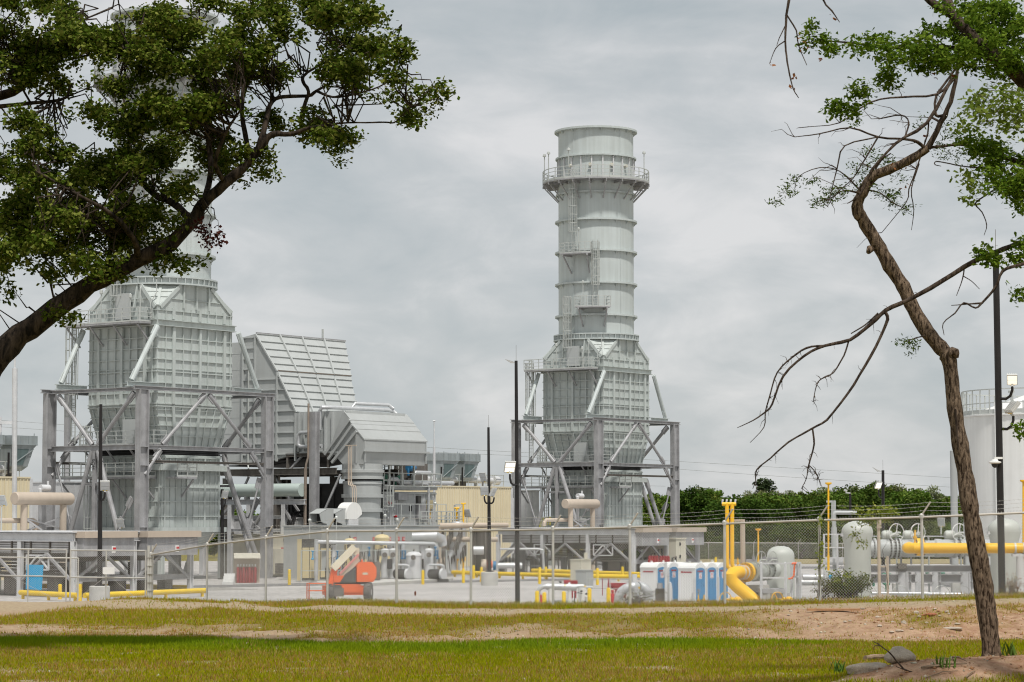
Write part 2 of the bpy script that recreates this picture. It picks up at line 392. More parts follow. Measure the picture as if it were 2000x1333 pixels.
def cover(x, y):
    """what grows or lies where: grass 0..1, lush 0..1, red earth 0..1"""
    fy = np.interp(x, FX, FY)
    b0 = 52.2 + 0.5 * np.sin(x * 0.55) + 0.8 * (fbm(x, y * 0, 4, 5) - 0.5) + 0.16 * np.clip(-x - 6, 0, 12)
    lawn = smooth((b0 + 0.2 - y) / 0.8)
    n = fbm(x, y * 0.7, 1.6, 41); n2 = fbm(x, y * 0.6, 4.5, 51)
    g_lawn = np.clip(1.12 - 3.0 * np.clip(fbm(x, y * 1.6, 0.9, 45) - 0.62, 0, 1) * 3 - 2.2 * np.clip(n2 - 0.60, 0, 1) - 1.2 * np.clip(n - 0.64, 0, 1) * 4, 0.1, 1)
    bare = np.exp(-(((x + 8.9) / 1.2) ** 2 + ((y - 40.5) / 1.6) ** 2)) + 0.8 * np.exp(-(((x + 6.6) / 0.9) ** 2 + ((y - 41.2) / 0.8) ** 2)); g_lawn = np.clip(g_lawn - bare * (n + 0.4), 0, 1)
    mound = np.exp(-(((x - 7.9) / 1.7) ** 2 + ((y - 37.2) / 1.5) ** 2)) + np.exp(-(((x - 5.9) / 1.0) ** 2 + ((y - 36.3) / 0.8) ** 2))
    g_lawn = np.clip(g_lawn - 1.3 * smooth((mound - 0.3) / 0.4), 0, 1)
    s = (y - b0) / np.maximum(fy - b0, 4)                     # 0 at the foot of the bank, 1 at the fence
    foot = np.exp(-((s - 0.09) / 0.07) ** 2) * np.clip(0.25 + 1.6 * (n - 0.42), 0, 1.2); sand = np.exp(-((s - 0.74) / 0.075) ** 2) * np.clip(0.8 + 1.4 * (n - 0.5), 0.2, 1); mid = np.exp(-((s - 0.42) / 0.22) ** 2); top = smooth((s - 0.86) / 0.06)
    right = smooth((x - 3) / 6.0)
    g_bank = np.clip(0.12 + 0.85 * mid * (1 - 0.95 * right) - 0.10 * right + 0.9 * top - 0.8 * sand - (0.30 + 0.45 * right) * foot + (n - 0.5) * 1.9 * (1 - 0.5 * sand) + 0.25 * foot * (1 - right), 0.03, 1)
    track = smooth((-x - 13.2) / 1.5) * smooth((y - 66) / 5)
    g_bank = g_bank * (1 - track)
    g = lawn * g_lawn + (1 - lawn) * g_bank
    g = np.where(y > fy + 1.0, 0.15 * g, g)
    red = np.clip((1 - lawn) * (1 - smooth((s - 0.6) / 0.12)) * (0.12 + 0.7 * n + 0.45 * right) + smooth((mound - 0.25) / 0.4) * 1.0 + 0.35 * lawn * bare, 0, 1)
    lush = lawn * (0.95 * smooth((y - (b0 - 8.5 + 5 * (n2 - .5) + 3 * (n - .5))) / 8.5) * (0.35 + 1.3 * n) * (1 - 0.8 * right) + 0.4 * (n2 - 0.42))
    far = smooth((y - 235) / 30)
    return np.clip(g * (1 - far) + far, 0, 1), np.clip(lush, 0, 1), red
cg, cl, crd = cover(gx, gy)
nx = len(xs); I = (np.arange(len(ys) - 1)[:, None] * nx + np.arange(nx - 1)[None, :]).ravel()
def ground_mat():
    m = bpy.data.materials.new('soil'); m.use_nodes = True; N, L = m.node_tree.nodes, m.node_tree.links
    b = N['Principled BSDF']; b.inputs['Roughness'].default_value = 0.95; b.inputs['Specular IOR Level'].default_value = 0.1
    a = N.new('ShaderNodeAttribute'); a.attribute_name = 'Col'; sp = N.new('ShaderNodeSeparateColor'); L.new(a.outputs['Color'], sp.inputs['Color'])
    g = N.new('ShaderNodeNewGeometry')
    def nz(s, d=6):
        n = N.new('ShaderNodeTexNoise'); n.inputs['Scale'].default_value = s; n.inputs['Detail'].default_value = d; n.inputs['Roughness'].default_value = 0.7; L.new(g.outputs['Position'], n.inputs['Vector']); return n
    def ramp(n, c1, c2, p1=.35, p2=.65):
        r = N.new('ShaderNodeValToRGB'); r.color_ramp.elements[0].position = p1; r.color_ramp.elements[1].position = p2
        r.color_ramp.elements[0].color = (*c1, 1); r.color_ramp.elements[1].color = (*c2, 1); L.new(n.outputs['Fac'], r.inputs['Fac']); return r
    def mx(f, A, B):
        k = N.new('ShaderNodeMix'); k.data_type = 'RGBA'; L.new(f, k.inputs['Factor']); L.new(A, k.inputs['A']); L.new(B, k.inputs['B']); return k.outputs['Result']
    fine = nz(7, 9); mid = nz(3.2, 9)
    sand = ramp(fine, (0.32, 0.235, 0.15), (0.56, 0.45, 0.31)); red = ramp(mid, (0.32, 0.165, 0.095), (0.60, 0.40, 0.27)); gr = ramp(fine, (0.15, 0.115, 0.012), (0.22, 0.20, 0.012)); lush = ramp(fine, (0.06, 0.085, 0.006), (0.10, 0.14, 0.01))
    c = mx(sp.outputs['Blue'], sand.outputs['Color'], red.outputs['Color'])
    gg = mx(sp.outputs['Green'], gr.outputs['Color'], lush.outputs['Color'])
    # grass breaks up over fine noise
    mm = N.new('ShaderNodeMath'); mm.operation = 'MULTIPLY_ADD'; mm.inputs[1].default_value = 1.6; mm.inputs[2].default_value = -0.8; L.new(fine.outputs['Fac'], mm.inputs[0])
    ad = N.new('ShaderNodeMath'); ad.operation = 'ADD'; ad.use_clamp = True; L.new(mm.outputs[0], ad.inputs[0]); L.new(sp.outputs['Red'], ad.inputs[1])
    c = mx(ad.outputs[0], c, gg); L.new(c, b.inputs['Base Color'])
    bp = N.new('ShaderNodeBump'); bp.inputs['Strength'].default_value = 1.0; bp.inputs['Distance'].default_value = 0.12; L.new(fine.outputs['Fac'], bp.inputs['Height']); L.new(bp.outputs['Normal'], b.inputs['Normal'])
    return m
g_o = fast_mesh('ground', np.stack([gx.ravel(), gy.ravel(), gz.ravel()], 1), np.stack([I, I + 1, I + nx + 1, I + nx], 1), ground_mat(), None,
                np.stack([cg.ravel(), cl.ravel(), crd.ravel()], 1), True)
tag(g_o, kind='structure')

# gravel pad of the plant and its paved strips (sheets with real thickness)
b = MB(); b.boxf((-160, 104, -0.3), (320, 0, 0), (0, 176, 0), (0, 0, 0.3)); tag(b.build('gravel_pad', M['gravel']), kind='structure')
def strip(name, p0, p1, w, z, m, t=0.06):
    b = MB(); d = (p1 - p0).normalized(); s = V3((-d.y, d.x, 0))
    b.boxf(p0 + Z * (z - t), p1 - p0, s * w, Z * t); tag(b.build(name, m), kind='structure')
strip('service_road', pad(380, 1149), pad(985, 1136.5), 5.5, 0.02, M['asphalt'])
strip('service_road', pad(985.5, 1136.4), pad(1330, 1131), 4.5, 0.024, M['asphalt'])
strip('paving', V3((6, 238, 0)), V3((90, 238, 0)), 9, 0.03, M['asphalt'])
strip('grass_verge', V3((6, 262, 0)), V3((90, 262, 0)), 30, 0.045, mat('dry_verge', (0.30, 0.25, 0.13), 0.95, 0, 0.25, 0.5, fine=0.3))
strip('paving', V3((14, 126, 0)), V3((40, 126, 0)), 14, 0.02, M['slab'])
strip('paving', V3((-48, 146, 0)), V3((-17.6, 168, 0)), 34, 0.018, M['slab'])

# ------------------------------------------------------------------ grass
def grass_patch(name, n, y0, y1, hfun, keep, wfun=0.009):
    y = rng.uniform(y0, y1, n * 3); hw = y * 0.222
    x = rng.uniform(-1, 1, n * 3) * hw
    g, l, r = cover(x, y); k = rng.random(n * 3) < keep(x, y, g, l, r); x, y, g, l, r = x[k][:n], y[k][:n], g[k][:n], l[k][:n], r[k][:n]
    m = len(x); z = ground_z(x, y); h = hfun(x, y, g, l, rng.random(m)); an = rng.uniform(0, 2 * np.pi, m); ln = rng.uniform(0.1, 0.7, m) * h; la = rng.uniform(0, 2 * np.pi, m)
    w = wfun * rng.uniform(0.7, 1.5, m)
    V = np.empty((m, 3, 3)); V[:, 0] = np.stack([x - np.cos(an) * w, y - np.sin(an) * w, z - 0.01], 1); V[:, 1] = np.stack([x + np.cos(an) * w, y + np.sin(an) * w, z - 0.01], 1)
    V[:, 2] = np.stack([x + np.cos(la) * ln, y + np.sin(la) * ln, z + h], 1)
    t = rng.random(m)[:, None]; pick = rng.random(m) + (fbm(x, y, 2.2, 71) - 0.5) * 1.1
    olive = np.array([0.29, 0.255, 0.002]) * (1 - t) + np.array([0.20, 0.23, 0.003]) * t
    lushc = np.array([0.115, 0.195, 0.006]) * (1 - t) + np.array([0.20, 0.25, 0.008]) * t
    dry = np.array([0.30, 0.13, 0.025]) * (1 - t) + np.array([0.36, 0.27, 0.10]) * t
    lm = np.clip(l * 1.1 + 0.25 * (rng.random(m) - 0.5), 0, 1)[:, None]
    c = olive * (1 - lm) + lushc * lm
    isdry = pick > np.where(l > 0.4, 1.05, np.where(y < 52, 0.70, np.where(y < 60, 0.40, 0.55))); c[isdry] = dry[isdry]
    C = np.repeat(c[:, None, :], 3, 1); C[:, 2] *= 1.15
    o = fast_mesh(name, V.reshape(-1, 3), np.arange(3 * m).reshape(-1, 3), M['grass'], None, C.reshape(-1, 3))
    return tag(o, kind='stuff')
o = grass_patch('lawn_grass', 230000, 33.5, 54, lambda x, y, g, l, t: (0.03 + 0.05 * t) * (1 + 0.7 * l), lambda x, y, g, l, r: g * 0.95)
tag(o, 'mown olive green grass of the lawn in the foreground', 'grass')
o = grass_patch('bank_grass', 190000, 51, 90, lambda x, y, g, l, t: (0.025 + 0.075 * t * t * t) * (1 + 0.5 * smooth((y - 62) / 4)), lambda x, y, g, l, r: np.where(y > 51.5, g * 0.9, 0), 0.011)
tag(o, 'sparse dry grass tufts on the sandy bank below the chain link fence', 'grass')

# crumbs of soil and small gravel on the bank, the mound and the bare spots (too many to count)
n = 60000; y = rng.uniform(33.5, 66, n); x = rng.uniform(-1, 1, n) * y * 0.222; g, l, r = cover(x, y)
k = rng.random(n) < np.clip((0.9 - g) * (0.25 + r), 0.015, 1) * 0.55; x, y, r = x[k], y[k], r[k]; m = len(x); s = 0.008 + 0.035 * rng.random(m) ** 5
oc = np.array([[1, 0, 0], [0, 1, 0], [-1, 0, 0], [0, -1, 0], [0, 0, .8], [0, 0, -.8]]); V = np.stack([x, y, ground_z(x, y)], 1)[:, None, :] + oc[None] * s[:, None, None] * rng.uniform(.6, 1.4, (m, 6, 1))
F = (np.arange(m) * 6)[:, None, None] + np.array([[0, 1, 4], [1, 2, 4], [2, 3, 4], [3, 0, 4], [1, 0, 5], [2, 1, 5], [3, 2, 5], [0, 3, 5]])[None]
c = np.where((rng.random(m) < .25)[:, None], np.array([.48, .42, .33]), np.where(r[:, None] > .45, np.array([.33, .16, .09]), np.array([.40, .30, .19]))) * rng.uniform(.6, 1.2, (m, 1))
tag(fast_mesh('soil_crumbs', V.reshape(-1, 3), F.reshape(-1, 3), M['grass'], None, np.repeat(c, 6, 0)), 'crumbs of earth and gravel scattered over the bare bank', 'soil', kind='stuff')
n = 500; x = rng.normal(7.2, 2.2, n); y = rng.normal(37.5, 2.0, n); z = ground_z(x, y) + .012; a = rng.uniform(0, 6.28, n); w = rng.uniform(.015, .04, n); d = np.stack([np.cos(a), np.sin(a), rng.normal(0, .3, n)], 1) * w[:, None]; e = np.stack([-np.sin(a), np.cos(a), rng.normal(0, .3, n)], 1) * w[:, None] * .5; p = np.stack([x, y, z], 1)
V = np.stack([p - d, p + e, p + d, p - e], 1).reshape(-1, 3); F = (np.arange(n) * 4)[:, None] + np.array([[0, 1, 2, 3]]); c = np.array([.24, .13, .06]) * rng.uniform(.5, 1.5, (n, 1))
tag(fast_mesh('leaf_litter', V, F, M['grass'], None, np.repeat(c, 4, 0)), 'dry brown leaf litter around the slender tree', 'leaf litter', kind='stuff')

# ------------------------------------------------------------------ the two exhaust stacks
OA = V3((-28.75, 188.0, 0)); TB = V3((37.6, 59.2, 0))
def fa(a, b, z): return OA + U * a + Vv * b + Z * z
CA, CB = 7.2, 5.2
def ribs(mb, P00, P10, P11, P01, hs, vs, w=0.075, h=0.105, wv=0.16, hv=0.20, flip=False):
    P00, P10, P11, P01 = V3(P00), V3(P10), V3(P11), V3(P01)
    n = (P10 - P00).cross(P01 - P00).normalized()
    if flip: n = -n
    for t in hs:
        tt, sc = (t if isinstance(t, tuple) else (t, 1.0))
        mb.bar(P00.lerp(P01, tt), P10.lerp(P11, tt), w * sc, h * (0.8 + 0.3 * sc), n, -0.01)
    for t in vs:
        tt, sc = (t if isinstance(t, tuple) else (t, 1.0))
        mb.bar(P00.lerp(P10, tt), P01.lerp(P11, tt), wv * sc, hv * (1.0 if sc > .9 else .45 + .4 * sc), n, -0.012)
def railing(mb, pts, h=1.07, mids=(0.55,), every=1.1, r=0.03, toe=0.0, closed=False):
    pts = [V3(p) for p in pts]
    if closed: pts.append(pts[0])
    for i in range(len(pts) - 1):
        p, q = pts[i], pts[i + 1]; L = (q - p).length; k = max(1, round(L / every))
        mb.beam(p + Z * h, q + Z * h, 2 * r)
        for m_ in mids: mb.beam(p + Z * m_, q + Z * m_, 1.6 * r)
        if toe: mb.beam(p + Z * toe / 2, q + Z * toe / 2, 0.02, toe)
        for j in range(k + 1):
            if j == k and i < len(pts) - 2: continue
            s_ = p.lerp(q, j / k); mb.beam(s_, s_ + Z * h, 2 * r)
def ladder(mb, p, q, n, w=0.5, cage=True, out=None, step=0.33, cage_from=2.4, r=0.028):
    """ladder p->q (vertical), n = outward normal"""
    p, q, n = V3(p), V3(q), V3(n).normalized(); s = n.cross(Z).normalized(); L = (q - p).length
    for k in (-1, 1): mb.beam(p + s * w / 2 * k, q + s * w / 2 * k, 0.07)
    i = step
    while i < L: mb.beam(p + Z * i - s * w / 2, p + Z * i + s * w / 2, 0.04); i += step
    if cage:
        z = cage_from
        def arc(zz): return [p + Z * zz + s * (0.42 * math.cos(a)) + n * (0.12 + 0.68 * math.sin(a)) for a in np.linspace(0, math.pi, 7)]
        zs = []
        while z <= L + 0.01: zs.append(z); z += 0.9
        for zz in zs:
            a = arc(zz)
            for i in range(6): mb.beam(a[i], a[i + 1], 0.05)
        if len(zs) > 1:
            a, c = arc(zs[0]), arc(zs[-1])
            for i in range(0, 7): mb.beam(a[i], c[i], 0.045)

def floodlight(parent, base, aim, lit, s=0.55, part=True):
    """two-panel floodlight head standing on base, facing aim"""
    aim = V3(aim).normalized(); side = aim.cross(Z).normalized(); up = side.cross(aim).normalized()
    c = V3(base) + Z * 0.42 * s / 0.55
    h = MB(); h.boxf(c - side * s * .62 - up * s * .72 - aim * 0.10, side * s * 1.24, up * s * 1.5, aim * 0.09)
    for k in range(5): h.boxf(c - side * s * (.5 - .25 * k) - up * s * .7 - aim * 0.20, side * 0.03, up * s * 1.4, aim * 0.10)
    h.beam(V3(base), c - up * s * .6 - aim * .1, 0.08)
    hd = h.build('light_head', M['lampbody'], parent)
    g = MB()
    for k in (0, 1): g.boxf(c - side * s * .55 + up * (-.62 + .68 * k) * s - aim * 0.012, side * s * 1.1, up * s * .6, aim * 0.02)
    g.build('lamp_panel', M['lamp'] if lit else M['lampoff'], hd)
    y = MB(); y.boxf(c - side * s * .3 - up * s * .72 - aim * 0.011, side * s * .6, up * s * .08, aim * 0.03); y.build('label_plate', M['yellow'], hd)

def make_stack():
    R = thing('exhaust_stack', 'pale grey exhaust stack half hidden by the oak, on a ribbed casing', 'exhaust stack', fa(CA, CB, 0), 'exhaust stacks of the power plant')
    c = lambda z: fa(CA, CB, z)
    # --- round stack
    b = MB(); r = 4.0
    b.lathe(c(0), [(r, 23.6), (r, 46.0), (r - 0.12, 46.0), (r - 0.12, 40.0)], 64); pipe = b.build('stack_pipe', M['stack'], R)
    for z, w, t in ((46.0, .42, .10), (43.1, .32, .08), (39.2, .30, .08), (36.3, .38, .09), (33.0, .38, .09), (29.6, .38, .09), (26.2, .38, .09)):
        g = MB(); g.lathe(c(z), [(r - .02, -t), (r + w, -t), (r + w, t), (r - .02, t)], 64)
        for k in range(16):
            an = 2 * math.pi * k / 16 + .1; d = V3((math.cos(an), math.sin(an), 0)); s = V3((-d.y, d.x, 0)); q = c(z - t) + d * (r - .02)
            g.prism([q, q + d * (w * .9), q - Z * .38], s * .05)
        for k in range(56):
            an = 2 * math.pi * k / 56; d = V3((math.cos(an), math.sin(an), 0)); g.cyl(c(z - t - .05) + d * (r + w - .1), c(z + t + .05) + d * (r + w - .1), .035, 6)
        g.build('stiffening_ring', M['stack'], pipe)
    # seams and vertical straps of the sampling band
    g = MB()
    for an in (math.radians(-52), math.radians(-128), math.radians(40), math.radians(150)):
        d = V3((math.cos(an), math.sin(an), 0))
        for z0, z1 in ((26.3, 29.5), (29.7, 32.9), (33.1, 36.2), (36.4, 39.1), (43.2, 45.9), (24.3, 26.1)): g.bar(c(z0) + d * r, c(z1) + d * r, .10, .03, d)
    g.build('seam', M['stack'], pipe)
    g = MB()
    for k in range(22):
        an = 2 * math.pi * k / 22; d = V3((math.cos(an), math.sin(an), 0)); g.bar(c(40.6) + d * r, c(42.95) + d * r, .14, .16, d)
    g.build('strap', M['galvl'], pipe)
    g = MB()
    for k, an in enumerate((-0.75, -1.2, -1.75, -2.3)):
        d = V3((math.cos(an), math.sin(an), 0)); g.cyl(c(42.0) + d * r, c(42.0) + d * (r + .35), .16, 10)
    g.build('sampling_port', M['cream'], pipe)
    # --- walkway around the stack
    g = MB(); n = 48
    for k in range(n):
        a0, a1 = 2 * math.pi * k / n, 2 * math.pi * (k + 1) / n; d0, d1 = V3((math.cos(a0), math.sin(a0), 0)), V3((math.cos(a1), math.sin(a1), 0))
        q = [c(40.35) + d0 * (r + .05), c(40.35) + d0 * 5.7, c(40.35) + d1 * 5.7, c(40.35) + d1 * (r + .05)]
        g.prism(q, Z * 0.14)
    for k in range(20):
        an = 2 * math.pi * (k + .5) / 20; d = V3((math.cos(an), math.sin(an), 0)); g.ibeam(c(40.2) + d * r, c(40.2) + d * 5.75, .12, .26); g.beam(c(40.05) + d * 5.5, c(38.5) + d * (r + .02), .11)
    wk = g.build('walkway', M['galv'], R)
    g = MB(); railing(g, [c(40.5) + V3((math.cos(2 * math.pi * k / 28), math.sin(2 * math.pi * k / 28), 0)) * 5.65 for k in range(28)], 1.25, (.45, .85), 2.0, .035, .2, True)
    g.build('guard_rail', M['rail'], wk)
    for an in (-0.42, -2.15, -2.75, -3.1):
        g = MB(); d = V3((math.cos(an), math.sin(an), 0)); q = c(40.5) + d * 5.5; g.beam(q, q + Z * 2.9, .07); g.lathe(q + Z * 2.9, [(.02, -.05), (.2, 0), (.16, .22), (.02, .3)], 10); g.build('walkway_lamp', M['rail'], wk)
    # --- ladders and landings on the camera side of the stack
    def pol(deg, rr, z):
        a = math.radians(deg - 90); return c(z) + V3((math.cos(a), math.sin(a), 0)) * rr
    def nrm(deg):
        a = math.radians(deg - 90); return V3((math.cos(a), math.sin(a), 0))
    def landing(d0, d1, z, w=1.5):
        g = MB(); ang = np.linspace(d0, d1, 7)
        for i in range(6): g.prism([pol(ang[i], r + .03, z - .12), pol(ang[i], r + w, z - .12), pol(ang[i + 1], r + w, z - .12), pol(ang[i + 1], r + .03, z - .12)], Z * .12)
        for d in (d0 + 4, d1 - 4): g.beam(pol(d, r + w - .1, z - .2), pol(d, r + .02, z - 2.0), .12); g.beam(pol(d, r, z - .2), pol(d, r + w, z - .2), .14, .18)
        l = g.build('landing', M['galv'], R)
        g = MB(); railing(g, [pol(d0, r + .1, z)] + [pol(a, r + w - .05, z) for a in ang] + [pol(d1, r + .1, z)], 1.1, (.4, .75), 1.0, .03, .12); g.build('guard_rail', M['rail'], l)
    landing(-46, -8, 32.6); landing(-26, 14, 26.95)
    for dg, z0, z1, cf in ((-33, 32.6, 41.6, 2.3), (-3, 26.95, 34.0, 2.3), (-42, 20.4, 28.2, 2.3)):
        g = MB(); n_ = nrm(dg); p0 = pol(dg, r + .45, z0); ladder(g, p0, pol(dg, r + .45, z1), n_, cage_from=cf)
        for zz in np.arange(z0 + 1, z1, 2.2): g.beam(pol(dg, r, zz), pol(dg, r + .45, zz), .06)
        g.build('caged_ladder', M['rail'], R)
    g = MB(); g.beam(pol(-22, r + 1.3, 32.6), pol(-22, r + 1.3, 35.0), .06); g.lathe(pol(-22, r + 1.3, 35.0), [(.02, -.05), (.14, 0), (.14, .2), (.02, .28)], 10); g.build('landing_lamp', M['rail'], R)
    g = MB(); g.beam(pol(-17, r + 1.3, 26.95), pol(-17, r + 1.3, 29.4), .06); g.lathe(pol(-17, r + 1.3, 29.4), [(.02, -.05), (.14, 0), (.14, .2), (.02, .28)], 10); g.build('landing_lamp', M['rail'], R)
    # --- flanged ring where square meets round
    g = MB(); g.lathe(c(0), [(r - .02, 24.25), (r + .55, 24.25), (r + .55, 24.13), (r + .36, 24.12), (r + .36, 23.72), (r + .55, 23.71), (r + .55, 23.6), (r - .3, 23.6)], 64)
    for k in range(44):
        an = 2 * math.pi * k / 44; d = V3((math.cos(an), math.sin(an), 0)); g.bar(c(23.72) + d * (r + .36), c(24.12) + d * (r + .36), .06, .17, d)
    g.build('base_flange', M['stack'], R)
    # --- ribbed casing: transition, upper body, taper, lower box
    p1, q1, p2, q2 = 4.3, 3.85, 3.33, 3.56
    def corner(i, p, q, z): s = ((-1, -1), (1, -1), (1, 1), (-1, 1))[i]; return fa(CA + s[0] * p, CB + s[1] * q, z)
    b = MB(); zt, zv = 23.6, 21.7; cut = 1.75
    def octa(i, z):          # two top points per corner: on the b = const face and on the a = const face
        s = ((-1, -1), (1, -1), (1, 1), (-1, 1))[i]
        return fa(CA + s[0] * cut, CB + s[1] * (q1 - .03), z), fa(CA + s[0] * (p1 - .25), CB + s[1] * cut, z)
    for i in range(4):
        j = (i + 1) % 4; B0, B1 = corner(i, p1, q1, 13.9), corner(j, p1, q1, 13.9); V0, V1 = corner(i, p1, q1, zv), corner(j, p1, q1, zv)
        k0, k1 = (0, 0) if i % 2 == 0 else (1, 1)
        b.add([B0, B1, V1, octa(j, zt)[k1], octa(i, zt)[k0], V0], [(0, 1, 2, 3, 4, 5)])
        o0, o1 = octa(i, zt); b.add([V0, o0, o1] if i % 2 == 0 else [V0, o1, o0], [(0, 1, 2)])
        L0, L1 = corner(i, p2, q2, 10.5), corner(j, p2, q2, 10.5); b.add([L0, L1, B1, B0], [(0, 1, 2, 3)])
    b.add([octa(i, zt)[k] for i, k in ((0, 1), (0, 0), (1, 0), (1, 1), (2, 1), (2, 0), (3, 0), (3, 1))], [tuple(range(8))])
    body = b.build('casing', M['body'], R, 0)
    b = MB()
    for i in range(4):
        j = (i + 1) % 4; b.add([corner(i, p2, q2, 3.8), corner(j, p2, q2, 3.8), corner(j, p2, q2, 9.95), corner(i, p2, q2, 9.95)], [(0, 1, 2, 3)])
        b.add([corner(i, 2.4, 2.5, 2.4), corner(j, 2.4, 2.5, 2.4), corner(j, p2, q2, 3.8), corner(i, p2, q2, 3.8)], [(0, 1, 2, 3)])
    b.add([corner(i, p2, q2, 9.95) for i in range(4)], [(0, 1, 2, 3)]); b.add([corner(i, 2.4, 2.5, 2.4) for i in range(4)], [(3, 2, 1, 0)])
    low = b.build('lower_casing', M['body'], R, 0)
    b = MB(); b.prism([corner(i, p2 - .12, q2 - .12, 9.955) for i in range(4)], Z * .54)
    for z in (10.07, 10.2, 10.33):
        for i in range(4): b.beam(corner(i, p2 - .06, q2 - .06, z), corner((i + 1) % 4, p2 - .06, q2 - .06, z), .09, .06)
    b.build('expansion_joint', M['dark'], R)
    g = MB()
    VM = [(.10, .42), (.2, 1.8), (.33, .42), (.44, .42), (.55, 1.5), (.66, .42), (.77, .42), (.88, 1.8), (.965, .42)]
    VL = [(.06, .42), (.16, 1.6), (.28, .42), (.40, .42), (.5, 1.6), (.61, .42), (.72, .42), (.84, 1.8), (.94, .42)]
    HB = [(.0, 1.3), .14, .27, (.42, 1.2), (.455, .6), .58, .72, .86]
    for i in range(4):
        j = (i + 1) % 4; vs = VM if i % 2 == 0 else VL
        ribs(g, corner(i, p1, q1, 14.0), corner(j, p1, q1, 14.0), corner(j, p1, q1, 20.1), corner(i, p1, q1, 20.1), HB, vs, hv=.22)
        ribs(g, corner(i, p1, q1, 20.75), corner(j, p1, q1, 20.75), corner(j, p1, q1, 21.65), corner(i, p1, q1, 21.65), [(.75, .6)], vs, hv=.16)
        # gable shaped upper panel
        ks = 0 if i % 2 == 0 else 1
        T0, T1 = octa(i, 23.55)[ks], octa(j, 23.55)[ks]; V0, V1 = corner(i, p1, q1, 21.7), corner(j, p1, q1, 21.7)
        ribs(g, V0.lerp(V1, .12), V1.lerp(V0, .12), V1.lerp(T1, .85), V0.lerp(T0, .85), [(.45, .6)], [])
        n = (V1 - V0).cross(Z).normalized()
        for a0 in (.33, .5, .67): g.bar(V0.lerp(V1, a0), T0.lerp(T1, (a0 - .5) * (2.4 if a0 != .5 else 1) + .5), .13, .18, n)
        g.bar(V0.lerp(V1, .03) - Z * .05, T0 + n * .0, .30, .12, n); g.bar(V1.lerp(V0, .03) - Z * .05, T1, .30, .12, n)
        # heavy girdle beam
        g.ibeam(corner(i, p1 + .16, q1 + .16, 20.42), corner(j, p1 + .16, q1 + .16, 20.42), .40, .50)
        # corner triangle stiffeners
        o0, o1 = octa(i, 23.5); md = (o0 + o1) / 2; tn = (md - c(23.5)).normalized()
        g.bar(corner(i, p1, q1, 21.7).lerp(md, .02), md, .22, .14, (tn + Z).normalized())
        for t in (.45, .7, .92): g.bar(corner(i, p1, q1, 21.7).lerp(o0, t), corner(i, p1, q1, 21.7).lerp(o1, t), .08, .10, (tn + Z).normalized())
        # taper and lower box
        L0, L1, B0, B1 = corner(i, p2, q2, 10.55), corner(j, p2, q2, 10.55), corner(i, p1, q1, 13.85), corner(j, p1, q1, 13.85)
        ribs(g, L0, L1, B1, B0, [(.03, 1.2), .28, .52, .74, (.9, .6), (.985, 1.4)], vs, hv=.18)
    g.build('stiffener', M['body'], body, 0)
    g = MB()
    for i in range(4):
        j = (i + 1) % 4; vs = [(.04, .8), (.13, .25), (.23, .25), (.33, .25), (.42, 1.1), (.53, .25), (.63, .25), (.72, 1.0), (.82, .25), (.91, .25), (.97, .8)]
        ribs(g, corner(i, p2, q2, 3.85), corner(j, p2, q2, 3.85), corner(j, p2, q2, 9.85), corner(i, p2, q2, 9.85), [.2, .4, .585, (.76, .8), (.985, 1.5)], vs, h=.10, hv=.15)
        n = (corner(j, p2, q2, 0) - corner(i, p2, q2, 0)).cross(Z).normalized(); e_ = (corner(j, p2, q2, 0) - corner(i, p2, q2, 0)).normalized() * .35
        g.bar(corner(i, p2, q2, 8.95) - e_, corner(j, p2, q2, 8.95) + e_, .48, .30, n, .14); g.bar(corner(i, p2, q2, 4.0) - e_, corner(j, p2, q2, 4.0) + e_, .38, .30, n, .14)
    g.build('stiffener', M['body'], low, 0)
    for i in range(4):
        g = MB(); g.ibeam(corner(i, p2 + .1, q2 + .1, 0), corner(i, p2 + .1, q2 + .1, 4.0), .4, .4); g.build('leg', M['body'], R, 0)
    # --- access doors on the left face
    g = MB(); n = -U; g.boxf(corner(3, p1, q1, 20.8) - Vv * 3.2 + n * .01, -Vv * 1.5, n * .25, Z * 2.1); g.build('access_door', M['duct'], R, 0)
    g = MB(); g.boxf(corner(3, p2, q2, 10.9) - Vv * 3.6 - U * .05, -Vv * 1.6, n * .9, Z * 1.9); g.build('access_door', M['duct'], R)
    # --- steel frame
    ca = [(0, 0), (14.4, 0), (14.4, 10.45), (0, 10.45)]
    for a, b_ in ca:
        g = MB(); x0 = fa(a, b_, 0)
        for s in (-1, 1): g.boxf(x0 + U * (s * .46 - .035) - Vv * .27, U * .07, Vv * .54, Z * 14.9)
        g.boxf(x0 - U * .425 - Vv * .04, U * .85, Vv * .08, Z * 14.9)
        for z in (4.2, 9.0, 10.45): g.boxf(x0 - U * .424 - Vv * .25, U * .848, Vv * .5, Z * (z * 0 + .04)); g.v[-8:] = [tuple(V3(p) + Z * z) for p in g.v[-8:]]
        g.boxf(x0 - U * .7 - Vv * .5 + Z * .0, U * 1.4, Vv * 1.0, Z * .09)
        g.build('column', M['galv'], R, 0)
    def gb(p, q, w, h, name='beam', m='galv'):
        g = MB(); g.ibeam(p, q, w, h); g.build(name, M[m], R, 0)
    E = .9
    gb(fa(-E, 0, 15.06), fa(14.4 + E, 0, 15.06), .35, .30); gb(fa(-E, 10.45, 15.06), fa(14.4 + E, 10.45, 15.06), .35, .30)
    gb(fa(0, .2, 15.0), fa(0, 10.25, 15.0), .35, .28); gb(fa(14.4, .2, 15.0), fa(14.4, 10.25, 15.0), .35, .28)
    for b_ in (0, 10.45): gb(fa(.5, b_, 10.45), fa(13.9, b_, 10.45), .26, .34); gb(fa(.5, b_ + .02, 9.35), fa(13.9, b_ + .02, 9.35), .2, .2, 'beam', 'galvd')
